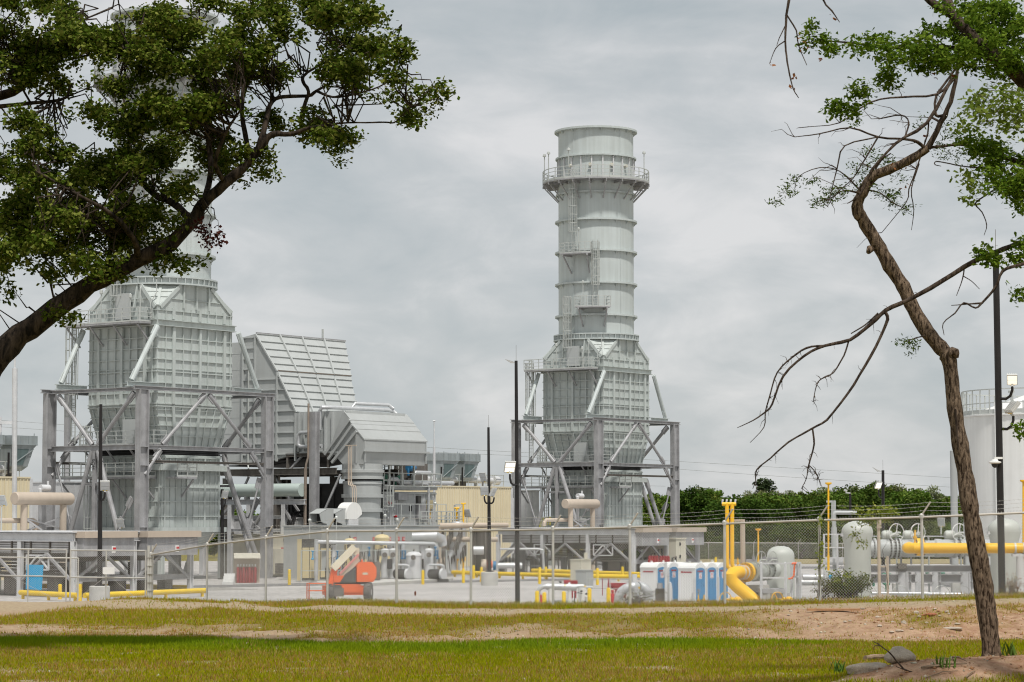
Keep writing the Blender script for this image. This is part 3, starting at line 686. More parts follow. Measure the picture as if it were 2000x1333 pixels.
    for a in (0, 14.4): gb(fa(a, .3, 10.45), fa(a, 10.15, 10.45), .26, .42)
    def br(p, q, w=.3, name='brace'):
        g = MB(); g.tube([p, q], w / 2, 10)
        d = (V3(q) - V3(p)).normalized()
        for e, s in ((V3(p), 1), (V3(q), -1)): g.beam(e, e + d * s * .9, .10, .55)
        g.build(name, M['galv' if name == 'brace' else 'stack'], R)
    for b_ in (0, 10.45):
        br(fa(7.0, b_, 14.8), fa(2.2, b_, 10.7)); br(fa(7.4, b_, 14.8), fa(12.3, b_, 10.7)); br(fa(2.0, b_, 10.3), fa(.3, b_, 8.3)); br(fa(12.4, b_, 10.3), fa(14.2, b_, 8.3))
    for a in (0, 14.4):
        br(fa(a, .9, 14.7), fa(a, 4.9, 10.7), .36); br(fa(a, 9.5, 14.7), fa(a, 5.5, 10.7), .36)
        br(fa(a, 4.9, 10.2), fa(a, 1.2, .3), .40); br(fa(a, 5.5, 10.2), fa(a, 9.2, .3), .40); gb(fa(a, 3.9, 7.6), fa(a, 6.5, 7.6), .16, .2)
        br(fa(a, 1.0, 6.5), fa(a, 2.6, 4.2), .16); br(fa(a + .3, 9.9, 9.2), fa(a, 7.8, 4.2), .16)
    br(fa(14.2, .2, .3), fa(11.0, 1.5, 9.0), .42); br(fa(14.2, 10.2, .3), fa(11.0, 8.9, 9.0), .42); br(fa(13.9, .3, 8.2), fa(12.9, .8, 4.0), .16)
    gb(fa(14.4, .4, 4.0), fa(12.7, .7, 4.0), .12, .14)
    # struts that steady the upper casing on the frame
    for a, b_, i in ((0, 1.2, 0), (14.4, 1.2, 1), (14.4, 9.2, 2), (0, 9.2, 3)):
        br(fa(a, b_, 15.7), corner(i, p1 + .35, q1 + .35, 20.1), .42, 'strut')
        s = 1 if a == 0 else -1
        gb(fa(a - s * .5, b_, 15.4), fa(CA - s * (p1 + .1), b_, 15.4), .42, .42, 'outrigger', 'stack')
    # --- platforms, ladder and stair on the left face
    def plat(b0, b1, z, w=1.5, a=None, face=None):
        a = CA - p1 if a is None else a
        g = MB(); g.boxf(fa(a - w, b0, z - .14), U * (w - .03), Vv * (b1 - b0), Z * .14)
        for b_ in np.linspace(b0 + .3, b1 - .3, 4): g.beam(fa(a - w + .1, b_, z - .2), fa(a - .02, b_, z - 1.7), .12)
        o = g.build('platform', M['galv'], R, 0)
        g = MB(); railing(g, [fa(a - .2, b0, z), fa(a - w, b0, z), fa(a - w, b1, z), fa(a - .2, b1, z)], 1.1, (.4, .75), 1.0, .03, .12); g.build('guard_rail', M['rail'], o)
    plat(1.8, 10.4, 20.45, 1.6); plat(1.0, 9.4, 10.75, 1.6, CA - p2); plat(2.2, 12.0, 8.2, 1.7, CA - p2)
    g = MB(); a_ = CA - p2
    g.boxf(fa(a_ + .3, CB - q2 - 1.4, 8.06), U * 2.2, Vv * 1.2, Z * .14); g.beam(fa(a_ + 2.2, CB - q2 - 1.3, 8), fa(a_ + 2.2, CB - q2, 6.6), .12); o = g.build('platform', M['galv'], R, 0)
    g = MB(); railing(g, [fa(a_ + .3, CB - q2 - 1.4, 8.2), fa(a_ + 2.5, CB - q2 - 1.4, 8.2), fa(a_ + 2.5, CB - q2 - .3, 8.2)], 1.1, (.4, .75), 1.0, .03, .12); g.build('guard_rail', M['rail'], o)
    for b_, a, z0, z1 in ((10.2, CA - p1 - .6, 10.9, 21.6), (8.6, CA - p2 - 1.4, 8.3, 12.4), (3.4, CA - p2 - .5, 8.3, 11.6), (9.0, CA - p2 - .5, .1, 9.4)):
        g = MB(); ladder(g, fa(a, b_, z0), fa(a, b_, z1), -U, cage_from=2.2); g.build('caged_ladder', M['rail'], R, 0)
    g = MB()
    for k in range(4): g.beam(fa(CA - p1 - .9, 9.4 + .2 * k, 14.5 - k), fa(CA - p1 - .9, 9.4 + .2 * k, 20.3), .05)
    g.tube([fa(CA - p1 - .3, 3.0, 20.5), fa(CA - p1 - .3, 3.0, 23.2), fa(CA - p1 - .1, 3.1, 23.4)], .045, 6)
    g.tube([fa(CA - p1 - .25, 1.9, 20.5), fa(CA - p1 - .25, 1.9, 22.0), fa(CA - p1 + .2, 1.7, 22.8), fa(CA - p1 + .2, 1.7, 24.0)], .04, 6); g.build('conduit', M['rail'], R)
    for a, b_, z in ((CA - p1 - 1.2, 3.2, 22.4), (CA - p1 - 1.2, 6.5, 22.9)): g = MB(); g.lathe(fa(a, b_, z), [(.02, -.1), (.14, 0), (.14, .25), (.02, .34)], 10); g.beam(fa(a, b_, 20.4), fa(a, b_, z), .06); g.build('platform_lamp', M['rail'], R)
    gb(fa(0, 5.2, .1), fa(0, 5.2, 10.2), .3, .3, 'post')
    floodlight(R, fa(-1.3, 1.0, 4.1), V3((-.3, -.75, -.35)), False, .5)
    g = MB(); g.beam(fa(0, 2.6, 4.15), fa(-1.4, .9, 4.15), .12); g.build('lamp_arm', M['galv'], R)
    return R
STACK = make_stack()
copy_tree(STACK, TB, 'tall pale grey exhaust stack clear against the sky, on a ribbed casing')

tcv = bpy.data.curves.new('lettering', 'FONT'); tcv.body = 'HOS'; tcv.size = .42; tcv.extrude = .004
to = bpy.data.objects.new('lettering', tcv); tm = bpy.data.meshes.new_from_object(to); bpy.data.objects.remove(to)
g = MB(); g.add([fa(-.165, 5.06, 8.75) + Z * v.co.x + Vv * v.co.y - U * v.co.z for v in tm.vertices], [tuple(p.vertices) for p in tm.polygons]); g.build('lettering', M['dark'], STACK, 0)

# ------------------------------------------------------------------ sloping duct, hood and turbine beside the left stack
WO = V3((-22.3, 210.0, 0))
def wg(t, s, z): return WO - Vv * t + U * s + Z * z
def make_duct():
    R = thing('sloping_duct', 'large pale grey duct with a sloping ribbed roof behind the left stack', 'duct', wg(2, 5, 0))
    near = [(-1.5, 9.75), (1.5, 9.75), (4.82, 10.45), (4.82, 13.95), (2.75, 17.25), (2.59, 17.6), (0, 20.95), (-1.5, 20.7)]
    wid = [8.2, 8.2, 8.2, 8.2, 9.6, 9.8, 11.9, 11.9]
    b = MB(); A = [wg(t, 0, z) for t, z in near]; B_ = [wg(t, w, z) for (t, z), w in zip(near, wid)]; n = len(A)
    b.add(A + B_, [tuple(range(n))] + [tuple(range(2 * n - 1, n - 1, -1))] + [((i + 1) % n, i, i + n, (i + 1) % n + n) for i in range(n)])
    b.boxf(wg(-4.2, .25, 9.9), -Vv * 2.68, U * 11, Z * 10.4)
    w = b.build('duct_wall', M['duct'], R, 0)
    g = MB(); nn = -U
    def roof_t(z):
        return 4.82 if z < 13.95 else np.interp(z, [13.95, 17.25, 17.6, 20.95], [4.82, 2.75, 2.59, 0])
    for z in np.arange(10.4, 20.8, .93):
        t1 = roof_t(z)
        if z > 17.7: t1 = 0
        g.bar(wg(-1.45, 0, z), wg(t1 - .05, 0, z), .08, .12, nn, -.01)
    for z in np.arange(10.9, 20, 1.4): g.bar(wg(-4.2, .25, z), wg(-1.6, .25, z), .03, .02, nn, -.005)
    for t, z1 in ((-1.42, 20.7), (0, 20.9), (2.59, 17.5), (4.75, 13.9)): g.bar(wg(t, 0, 9.8), wg(t, 0, z1), .14, .2, nn, -.012)
    g.bar(wg(.02, 0, 20.9), wg(2.57, 0, 17.6), .12, .16, nn, -.014); g.bar(wg(2.75, 0, 17.25), wg(4.80, 0, 13.98), .12, .16, nn, -.014)
    g.build('wall_rib', M['duct'], w, 0)
    g = MB()
    for (i, j) in ((6, 5), (4, 3)):
        T0, T1, L1, L0 = A[i], B_[i], B_[j], A[j]; up = (L0 - T0).cross(T1 - T0).normalized()
        if up.z < 0: up = -up
        for k in range(1, 4): g.bar(T0.lerp(T1, k / 4), L0.lerp(L1, k / 4), .15, .20, up, -.012)
        m_ = 5 if i == 6 else 5
        for k in range(m_ + 1): g.bar(T0.lerp(L0, min(.985, k / m_ + .01)), T1.lerp(L1, min(.985, k / m_ + .01)), .08, .13, up, -.01)
    g.bar(wg(0, 8.9, 20.95), wg(0, 8.9, 21.9), .14, .14, -U)
    g.build('roof_rib', M['duct'], w, 0)
    g = MB(); g.beam(wg(2.62, 0, 17.66), wg(2.62, 9.7, 17.66), .05, .10); g.build('rusty_seam', M['rust'], w, 0)
    g = MB(); g.beam(wg(.05, 0, 21.02), wg(.05, 11.9, 21.02), .16, .12); g.build('ridge_strip', M['galv'], w, 0)
    # stub pipe with bracket on the side wall
    g = MB(); g.tube([wg(-.5, -.35, 18.2), wg(-.5, -.35, 9.6), wg(-.2, -.6, 9.2)], .07, 8); g.lathe(wg(-.5, -.35, 18.2), [(.02, 0), (.22, .02), (.2, .2), (.02, .3)], 10); g.build('drain_pipe', M['rail'], R)
    # link box towards the hood
    b = MB(); b.boxf(wg(4.84, .12, 10.55), -Vv * 5.4, U * 7.9, Z * 3.45); k = b.build('link_box', M['duct'], R, 0)
    g = MB()
    for t in (5.0, 5.6, 6.5, 7.1, 8.0, 8.8): g.bar(wg(t, .12, 10.55), wg(t, .12, 13.9), .16 if t != 6.5 else .3, .2, nn, -.01)
    for t in (5.7, 6.1): g.boxf(wg(t, .10, 12.0), -Vv * .2, -U * .06, Z * .25)
    g.beam(wg(5.2, 0, 10.5), wg(9.5, 0, 10.5), .2); g.build('wall_rib', M['duct'], k, 0)
    return R
make_duct()
def make_hood():
    R = thing('exhaust_hood', 'pale grey gabled exhaust hood with stepped metal roof and banded round duct below', 'duct', wg(11, 4, 0))
    prof = [(8.45, 10.75), (9.9, 13.8), (10.15, 13.8), (10.75, 13.15), (11.0, 12.8), (11.6, 12.3), (12.3, 11.45), (12.3, 10.6), (12.1, 9.45), (10.0, 9.45)]
    b = MB(); b.prism([wg(t, 0, z) for t, z in prof], U * 8.4); h = b.build('hood_shell', M['hood'], R, 0)
    g = MB()
    for (t0, z0), (t1, z1), s0, s1 in (((10.05, 13.95), (10.85, 13.2), .0, 8.5), ((10.7, 13.28), (11.1, 12.86), -.15, 8.55), ((10.95, 12.95), (11.55, 12.42), -.15, 8.55), ((11.4, 12.5), (12.35, 11.58), -.05, 8.5)):
        p = [wg(t0, s0, z0), wg(t1, s0, z1), wg(t1, s0, z1 - .12), wg(t0, s0, z0 - .12)]; g.prism(p, U * (s1 - s0))
    for (t0, z0), (t1, z1) in (((8.1, 10.3), (10.85, 13.2)), ((8.5, 9.9), (11.15, 12.75)), ((8.9, 9.6), (11.6, 12.2))):
        d = V3((0, 0, 0)); g.bar(wg(t0, -.02, z0), wg(t1, -.02, z1), .22, .22, -U, -.01)
    for s in np.linspace(.1, 8.3, 2): g.bar(wg(12.3, s, 9.6), wg(12.3, s, 11.4), .1, .08, -Vv, -.01)
    g.bar(wg(12.3, -.2, 10.58), wg(12.3, 8.7, 10.58), .16, .16, -Vv, -.01); g.bar(wg(11.55, -.03, 9.5), wg(11.55, -.03, 12.2), .14, .12, -U, -.01); g.build('roof_step', M['hood'], h, 0)
    c0 = wg(10.9, 1.5, 0); o = MB()
    o.lathe(c0, [(1.72, 9.5), (1.72, 9.0), (1.86, 8.98), (1.86, 8.75), (1.72, 8.73), (1.72, 8.45), (1.80, 8.43), (1.80, 8.2), (1.62, 8.2)], 40); o.build('duct_collar', M['hood'], R)
    o = MB(); o.lathe(c0, [(1.6, 8.05), (1.66, 8.05), (1.70, 7.8), (1.62, 7.79), (1.60, 6.95), (1.78, 6.94), (1.78, 6.65), (1.58, 6.64), (1.56, 5.75), (1.72, 5.74), (1.72, 5.45), (1.52, 5.44), (1.50, 4.9), (1.58, 4.89), (1.58, 4.2), (1.5, 4.19), (1.5, 2.5)], 40); o.build('round_duct', M['hood'], R)
    o = MB(); o.lathe(c0, [(1.50, 8.0), (1.50, 8.3)], 32); o.build('duct_gap', M['dark'], R)
    # roof pipe in bright jacket
    g = MB(); y = -.4
    g.tube([wg(8.0, y, 11.0), wg(5.6, y, 11.0), wg(5.35, y, 11.2), wg(5.35, y, 12.0), wg(5.6, y, 12.2), wg(7.5, y, 12.2), wg(7.75, y, 12.4), wg(7.75, y, 14.0), wg(8.0, y, 14.3), wg(8.6, .3, 14.3), wg(9.2, 6.9, 14.3), wg(9.5, 7.3, 14.2), wg(9.9, 7.5, 13.8)], .16, 12); g.tube([wg(8.4, 3.0, 14.35), wg(8.5, 3.3, 14.75), wg(9.2, 7.0, 14.75), wg(9.6, 7.2, 14.4)], .14, 12)
    g.build('jacketed_pipe', M['alu'], R)
    g = MB()
    for k in range(3):
        g.tube([wg(11.2 + .18 * k, -.7, 11.0), wg(11.2 + .18 * k, -.7, 8.0), wg(11.5 + .2 * k, -1.0, 7.7), wg(12.0 + .2 * k, -1.2, 7.6), wg(12.1 + .2 * k, -1.2, 7.3), wg(12.1 + .2 * k, -1.2, 2.8)], .04, 6)
    g.beam(wg(10.9, -.7, 11.0), wg(12.1, -.7, 11.0), .08); g.build('conduit', M['tan'], R)
    return R
make_hood()
def make_ductframe():
    R = thing('duct_support_frame', 'dark weathered steel frame that carries the sloping duct', 'steel frame', wg(4, 4, 0))
    def col(t, s, z1, w=.6, m='galvd'):
        g = MB(); g.ibeam(wg(t, s, 0), wg(t, s, z1), w, w, t=.06); g.build('column', M[m], R, 0)
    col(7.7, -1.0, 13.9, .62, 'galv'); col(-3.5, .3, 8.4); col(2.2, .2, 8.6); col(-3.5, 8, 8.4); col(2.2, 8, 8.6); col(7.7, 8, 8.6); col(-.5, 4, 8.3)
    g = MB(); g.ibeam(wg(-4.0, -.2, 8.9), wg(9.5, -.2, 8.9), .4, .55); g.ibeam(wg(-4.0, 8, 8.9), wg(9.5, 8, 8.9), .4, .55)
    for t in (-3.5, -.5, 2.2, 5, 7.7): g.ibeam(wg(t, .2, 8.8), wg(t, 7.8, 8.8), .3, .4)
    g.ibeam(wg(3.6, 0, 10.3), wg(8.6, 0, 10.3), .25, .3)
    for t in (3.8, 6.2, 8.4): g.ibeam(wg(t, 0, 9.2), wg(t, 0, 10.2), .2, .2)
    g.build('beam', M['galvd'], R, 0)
    g = MB(); g.prism([wg(-4, .4, 9.55), wg(1.5, .4, 9.55), wg(7.6, .4, 10.35), wg(7.6, 7.9, 10.35), wg(1.5, 7.9, 9.55), wg(-4, 7.9, 9.55)], -Z * .1); g.build('soffit', M['darksteel'], R, 0)
    g = MB()
    for p, q in (((2.2, 0, 8.6), (-1.2, 0, 4.2)), ((2.2, 0, 8.6), (5.4, 0, 5.2)), ((7.9, -.8, 4.2), (10.0, -.3, 8.6)), ((4.2, 0, 9.2), (5.4, 0, 10.2)), ((7.4, -.3, 9.2), (6.3, 0, 10.2)), ((-3.5, .2, 4.3), (-.9, .2, 8.5)), ((7.6, 0, 4.3), (4.9, .2, 2.2))): g.beam(wg(*p), wg(*q), .16)
    g.build('brace', M['galv'], R, 0)
    g = MB(); g.tube([wg(7.1, -1.4, 0), wg(7.1, -1.4, 9.4), wg(7.35, -1.4, 10.1), wg(7.35, -1.4, 14.6)], .09, 8); g.tube([wg(6.95, -1.4, 0), wg(6.95, -1.4, 9.2)], .05, 6); g.build('conduit', M['rust'], R)
    return R
make_ductframe()
# pale green pipe on its own rack, dark turbine casing behind
def make_rackpipe():
    R = thing('pipe_rack', 'grey steel rack carrying a fat pale green pipe under the sloping duct', 'pipe rack', wg(1, -1.5, 0))
    g = MB(); g.tube([wg(-5.5, -1.6, 7.3), wg(6.9, -1.6, 7.3)], .56, 24); p = g.build('pipe', M['greenpipe'], R)
    g = MB()
    for t in (-3, .5, 3.0, 5.5): g.boxf(wg(t, -1.9, 6.5), -Vv * .15, U * .6, Z * .35)
    g.ibeam(wg(-5.5, -1.6, 6.3), wg(7.2, -1.6, 6.3), .35, .45); g.ibeam(wg(-5, -1.6, 3.9), wg(6.8, -1.6, 3.9), .25, .25); g.ibeam(wg(-5.5, -.2, 5.0), wg(5, -.2, 5.0), .25, .3); g.build('beam', M['galvl'], R, 0)
    for t in (-4.6, -1.3, .9, 4.9): g = MB(); g.ibeam(wg(t, -1.6, 0), wg(t, -1.6, 6.1), .42, .42); g.build('leg', M['galvl'], R, 0)
    g = MB()
    for p, q in (((-.8, -1.6, 6), (2.6, -1.6, 3.6)), ((2.8, -1.6, 6), (.9, -1.6, 3.6)), ((4.8, -1.6, 5.9), (6.5, -1.6, 3.6)), ((-4.4, -1.6, 3.4), (-1.5, -1.6, 5.9))): g.beam(wg(*p), wg(*q), .2)
    g.build('brace', M['galv'], R, 0); return R
make_rackpipe()
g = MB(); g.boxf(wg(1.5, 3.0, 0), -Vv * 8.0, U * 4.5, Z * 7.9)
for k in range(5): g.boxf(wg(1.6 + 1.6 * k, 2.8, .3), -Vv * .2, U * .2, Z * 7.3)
tag(g.build('turbine_casing', M['darksteel'], None, 0), 'dark turbine casing in the shade beneath the sloping duct', 'turbine')
R = thing('cable_reel', 'black hoops of coiled cable in front of the dark turbine casing', 'cable reel', wg(5.2, -.6, 0))
g = MB()
for k in range(4): g.ring(wg(5.4 + .22 * k, -.6, 4.3), 1.15, .08, 28, 6, Vv)
g.build('cable', M['black'], R); g = MB(); g.boxf(wg(5.2, -1.2, 0), -Vv * 1.0, U * 1.3, Z * 2.9); g.build('stand', M['darksteel'], R, 0)
# long grey enclosure behind the left stack's legs
def enclosure(name, label, cat, O, L, D, H, m, seams=5, roof=True, frame=False):
    """box along U (length L) and V (depth D) with wall seams, roof edge and plinth; O is the near corner"""
    R = thing(name, label, cat, O + U * L / 2 + Vv * D / 2); O = V3(O)
    b = MB(); b.boxf(O + Z * .12, U * L, Vv * D, Z * (H - .12)); w = b.build('wall', M[m], R, 0)
    g = MB()
    for k in range(1, seams): g.bar(O + U * L * k / seams + Z * .2, O + U * L * k / seams + Z * (H - .12), .06, .035, -Vv, -.006)
    for k in range(1, max(2, int(seams * D / L))): q = O + Vv * D * k / max(2, int(seams * D / L)); g.bar(q + Z * .2, q + Z * (H - .12), .06, .035, -U, -.006)
    if roof: g.boxf(O - U * .08 - Vv * .08 + Z * H, U * (L + .16), Vv * (D + .16), Z * .10)
    g.build('wall_seam', M[m], w, 0)
    b = MB(); b.boxf(O - U * .05 - Vv * .05, U * (L + .1), Vv * (D + .1), Z * .12); b.build('plinth', M['concrete'], R, 0)
    return R
O = wg(-5.0, -3.2, 0)
R = enclosure('long_enclosure', 'long grey metal enclosure standing behind the left stack frame', 'enclosure', wg(8.0, .6, 0), 1.8, 11.5, 4.9, 'galvl', 3)
g = MB(); g.boxf(wg(4.0, .36, 2.6), -Vv * 1.9, U * .22, Z * 1.6); g.build('wall_cabinet', M['galv'], R, 0)
# ------------------------------------------------------------------ gas turbine auxiliary enclosure with red number plates
EO = at(628, 192)
R = enclosure('auxiliary_enclosure', 'low pale grey enclosure with red number plates and roof vents, right of the dark turbine', 'enclosure', EO, 15, 4, 4.25, 'hood', 7)
fx = lambda a, b_, z: EO + U * a + Vv * b_ + Z * z
for a in (3.9, 6.3, 8.3, 9.4, 10.1):
    g = MB(); g.boxf(fx(a, -.02, 3.05), U * .34, -Vv * .03, Z * .34); p = g.build('number_plate', M['red'], R, 0)
    g = MB(); g.boxf(fx(a + .09, -.052, 3.12), U * .03, -Vv * .01, Z * .2); g.boxf(fx(a + .2, -.052, 3.12), U * .06, -Vv * .01, Z * .2); g.build('number_mark', M['white'], p, 0)
g = MB(); g.boxf(fx(3.0, -1.7, 0.1), U * 9.5, Vv * 1.6, Z * 2.9); g.build('lower_box', M['hood'], R, 0)
# roof intakes and round blower
for a in (.6, 2.5):
    R2 = thing('roof_intake', 'grey roof intake with a dark open mouth, ' + ('left' if a < 1 else 'right') + ' one on the enclosure', 'vent hood', fx(a, 1.2, 4.35))
    g = MB(); A_ = fx(a, .6, 4.36); g.boxf(A_ + U * .75, U * .8, Vv * 1.1, Z * 1.35)
    for q in (0, 1.04): g.prism([A_ + Vv * q + U * .75 + Z * 1.3, A_ + Vv * q - U * .15 + Z * .95, A_ + Vv * q + U * .1 + Z * .25, A_ + Vv * q + U * .75 + Z * .1], Vv * .06)
    g.prism([A_ + U * .76 + Z * 1.3, A_ - U * .15 + Z * .95, A_ - U * .15 + Z * .90, A_ + U * .76 + Z * 1.24], Vv * 1.1); g.build('intake_shell', M['hood'], R2, 0)
    g = MB(); g.boxf(A_ + U * .74 + Vv * .08 + Z * .15, -U * .02, Vv * .94, Z * 1.0); g.build('intake_mouth', M['dark'], R2, 0)
R2 = thing('blower', 'white round topped blower housing on the low enclosure roof', 'blower', fx(4.6, 1.2, 4.35))
g = MB(); c_ = fx(4.5, .4, 5.25); pr = [c_ + (-Vv * math.cos(t) * 0 + U * math.cos(t)) * .95 + Z * math.sin(t) * .95 for t in np.linspace(0, math.pi, 14)] + [c_ - U * .95 - Z * .4, c_ + U * .3 - Z * .4]
g.prism(pr, Vv * 1.1); g.build('scroll', M['white'], R2, 40); g = MB(); g.boxf(c_ - U * .7 + Z * -.9, U * 1.2, Vv * .9, Z * .5); g.build('base', M['galvl'], R2, 0)
# ------------------------------------------------------------------ control module with doors, lamps and platform
MO = at(748, 208)
R = thing('control_module', 'tall grey equipment module with a door, cabinets and a railed top platform', 'module', MO + U * 3.5)
fm = lambda a, b_, z: MO + U * a + Vv * b_ + Z * (4.15 + (z - 4.2) * 1.06)
b = MB(); b.boxf(fm(0, 0, 4.2), U * 7.3, Vv * 3.2, Z * 3.05); w = b.build('wall', M['hood'], R, 0)
g = MB(); g.boxf(fm(-.1, -.1, 7.25), U * 7.5, Vv * 3.4, Z * .28); g.boxf(fm(-.3, -.02, 6.95), U * 3.0, -Vv * .12, Z * .08); g.boxf(fm(3.0, -.02, 6.9), U * 4.3, -Vv * .1, Z * .1); g.build('roof', M['hood'], R, 0)
g = MB(); g.boxf(fm(2.0, -.01, 4.3), U * 2.2, -Vv * .06, Z * 2.3); d = g.build('door', M['hood'], R, 0)
g = MB(); g.boxf(fm(3.45, -.071, 5.5), U * .4, -Vv * .02, Z * .45); g.build('window', M['dark'], d, 0); g = MB(); g.boxf(fm(2.95, -.071, 4.95), U * .3, -Vv * .06, Z * .06); g.build('handle', M['galvd'], d, 0)
g = MB()
for a in (.05, 1.05, 1.9, 4.3, 5.6, 7.15): g.bar(fm(a, 0, 4.25), fm(a, 0, 6.9), .09, .05, -Vv, -.006)
for a in (.15, .8, 1.2, 5.9, 6.6, 6.8): g.tube([fm(a, -.14, 4.3), fm(a, -.14, 6.8)], .03, 6)
for z in (4.9, 5.4, 6.0): g.boxf(fm(.5, -.01, z), U * .18, -Vv * .12, Z * .12); g.boxf(fm(1.35, -.01, z + .2), U * .16, -Vv * .12, Z * .14)
g.build('fitting', M['galvl'], R, 0)
g = MB(); g.boxf(fm(4.45, -.01, 4.9), U * 1.1, -Vv * .3, Z * 1.3); g.boxf(fm(1.6, -.01, 6.4), U * 1.4, -Vv * .4, Z * .6); g.build('grey_cabinet', M['galv'], R, 0)
g = MB(); g.boxf(fm(5.9, -.01, 5.7), U * .6, -Vv * .3, Z * .75); g.build('gauge_box', mat('ochre_box', (.42, .36, .22), .6, var=.3, scale=6), R, 0)
g = MB(); g.boxf(fm(4.5, -.01, 6.1), U * .5, -Vv * .2, Z * .7); g.build('dark_panel', M['darksteel'], R, 0)
for a, z in ((.75, 6.15), (1.55, 5.1)): g = MB(); g.lathe(fm(a, 0, z), [(.0, .28), (.11, .24), (.14, .02)], 12, -Vv); g.build('alarm_lamp', M['red'], R)
g = MB(); g.boxf(fm(0, -1.5, 4.2), U * 7.0, Vv * 1.45, Z * .08); g.build('lower_deck', M['galv'], R, 0)
g = MB(); railing(g, [fm(-.5, -1.4, 4.28), fm(7.0, -1.4, 4.28)], 1.9, (.95,), 1.2, .03); railing(g, [fm(-.6, -.6, 7.5), fm(7.3, -.6, 7.5), fm(9.5, 3.0, 7.5)], 1.15, (.55,), 1.3, .03, .1); railing(g, [fm(-.2, 2.8, 7.5), fm(5.5, 2.8, 8.3)], 2.0, (.6, 1.2), 1.0, .04)
for a in (.2, 1.9, 3.6): g.beam(fm(a, -.5, 7.5), fm(a, -.5, 10.0), .16)
g.beam(fm(.2, -.5, 10.0), fm(3.6, -.5, 10.0), .14); g.build('guard_rail', M['rail'], R, 0)
g = MB(); ladder(g, fm(-.75, -.9, 5.3), fm(-.75, -.9, 8.1), -Vv, .6, True, None, .35, .6); g.build('caged_ladder', M['rail'], R, 0)
g = MB(); g.tube([fm(.6, -.2, 8.1), fm(1.6, -.2, 8.1), fm(2.0, -.2, 7.85), fm(9.5, -.2, 7.85)], .19, 12); g.tube([fm(4.6, .4, 7.7), fm(4.6, .4, 8.4), fm(4.9, .4, 8.7), fm(7.0, .4, 8.7)], .16, 12); g.tube([fm(5.9, -.3, 4.6), fm(5.9, -.3, 7.5), fm(5.6, -.3, 7.75), fm(5.0, -.3, 7.75)], .1, 10); g.build('pipe', M['alu'], R)
for a, mname in ((4.9, 'motorblue'), (1.2, 'green'), (3.1, 'green')):
    g = MB(); q = fm(a, 1.2, 9.1 if mname == 'motorblue' else 8.2); g.cyl(q, q + U * .75, .33, 14); g.cyl(q + U * .75, q + U * .95, .2, 12); g.cyl(q - Z * .7, q, .12, 8); g.build('pump_motor', M[mname], R)
g = MB(); g.boxf(fm(5.6, 1.4, 7.5), U * 2.3, Vv * 2, Z * 2.1); g.build('filter_box', M['galvd'], R, 0)
g = MB()
for k in range(5): g.boxf(fm(1.4 + .9 * k, 1.3, 7.55), U * .5, Vv * .5, Z * (.5 + .25 * (k % 3)))
g.build('skid_box', M['galvd'], R, 0)

# ------------------------------------------------------------------ beige buildings, roof hoods (each side repeats 70 m further)
BO = V3((-45.4, 179, 0))
def make_building():
    R = thing('clad_building', 'beige ribbed metal building behind the left stack frame, at the left edge', 'building', BO + U * 6.5 + Vv * 4, 'beige clad buildings')
    f = lambda a, b_, z: BO + U * a + Vv * b_ + Z * z
    b = MB(); b.boxf(f(0, 0, .15), U * 12.9, Vv * 9, Z * 7.92); w = b.build('wall', M['beige'], R, 0)
    g = MB(); a = .1
    while a < 12.9: g.bar(f(a, 0, .15), f(a, 0, 8.0), .08, .06, -Vv, -.005); a += .38
    b_ = .1
    while b_ < 9: g.bar(f(0, b_, .15), f(0, b_, 8.0), .08, .06, -U, -.005); b_ += .38
    g.build('cladding_rib', M['beige'], w, 0)
    g = MB(); g.boxf(f(-.06, -.08, 8.02), U * 13.02, Vv * 9.16, Z * .12); g.build('roof_trim', M['beige'], R, 0)
    g = MB(); g.boxf(f(12.9, -.05, .1), U * .3, Vv * .4, Z * 7.9); g.build('corner_post', M['galvl'], R, 0)
    g = MB(); g.boxf(f(-.1, -.1, 0), U * 13.1, Vv * 9.2, Z * .15); g.build('plinth', M['concrete'], R, 0)
    g = MB(); g.boxf(f(13.3, 1.5, 0), U * 2.2, Vv * 5, Z * 7.0); g.build('grey_annex', M['galvl'], R, 0)
    g = MB(); railing(g, [f(.3, .4, 8.15), f(12.2, .4, 8.15), f(12.2, 6, 8.15)], 1.15, (.55,), 1.5, .03); g.build('guard_rail', M['rail'], R, 0)
    g = MB(); g.tube([f(.5, 1.2, 8.75), f(11.6, 1.2, 8.75)], .3, 14); g.cyl(f(11.2, 1.0, 8.75), f(12.0, 1.0, 8.75), .46, 18)
    for a in (1, 3.5, 6, 8.5, 11): g.boxf(f(a, 1.0, 8.14), U * .2, Vv * .4, Z * .4)
    g.build('roof_pipe', M['galvl'], R); return R
BLD = make_building()
copy_tree(BLD, TB, 'beige ribbed metal building standing between the grey module and the right stack')
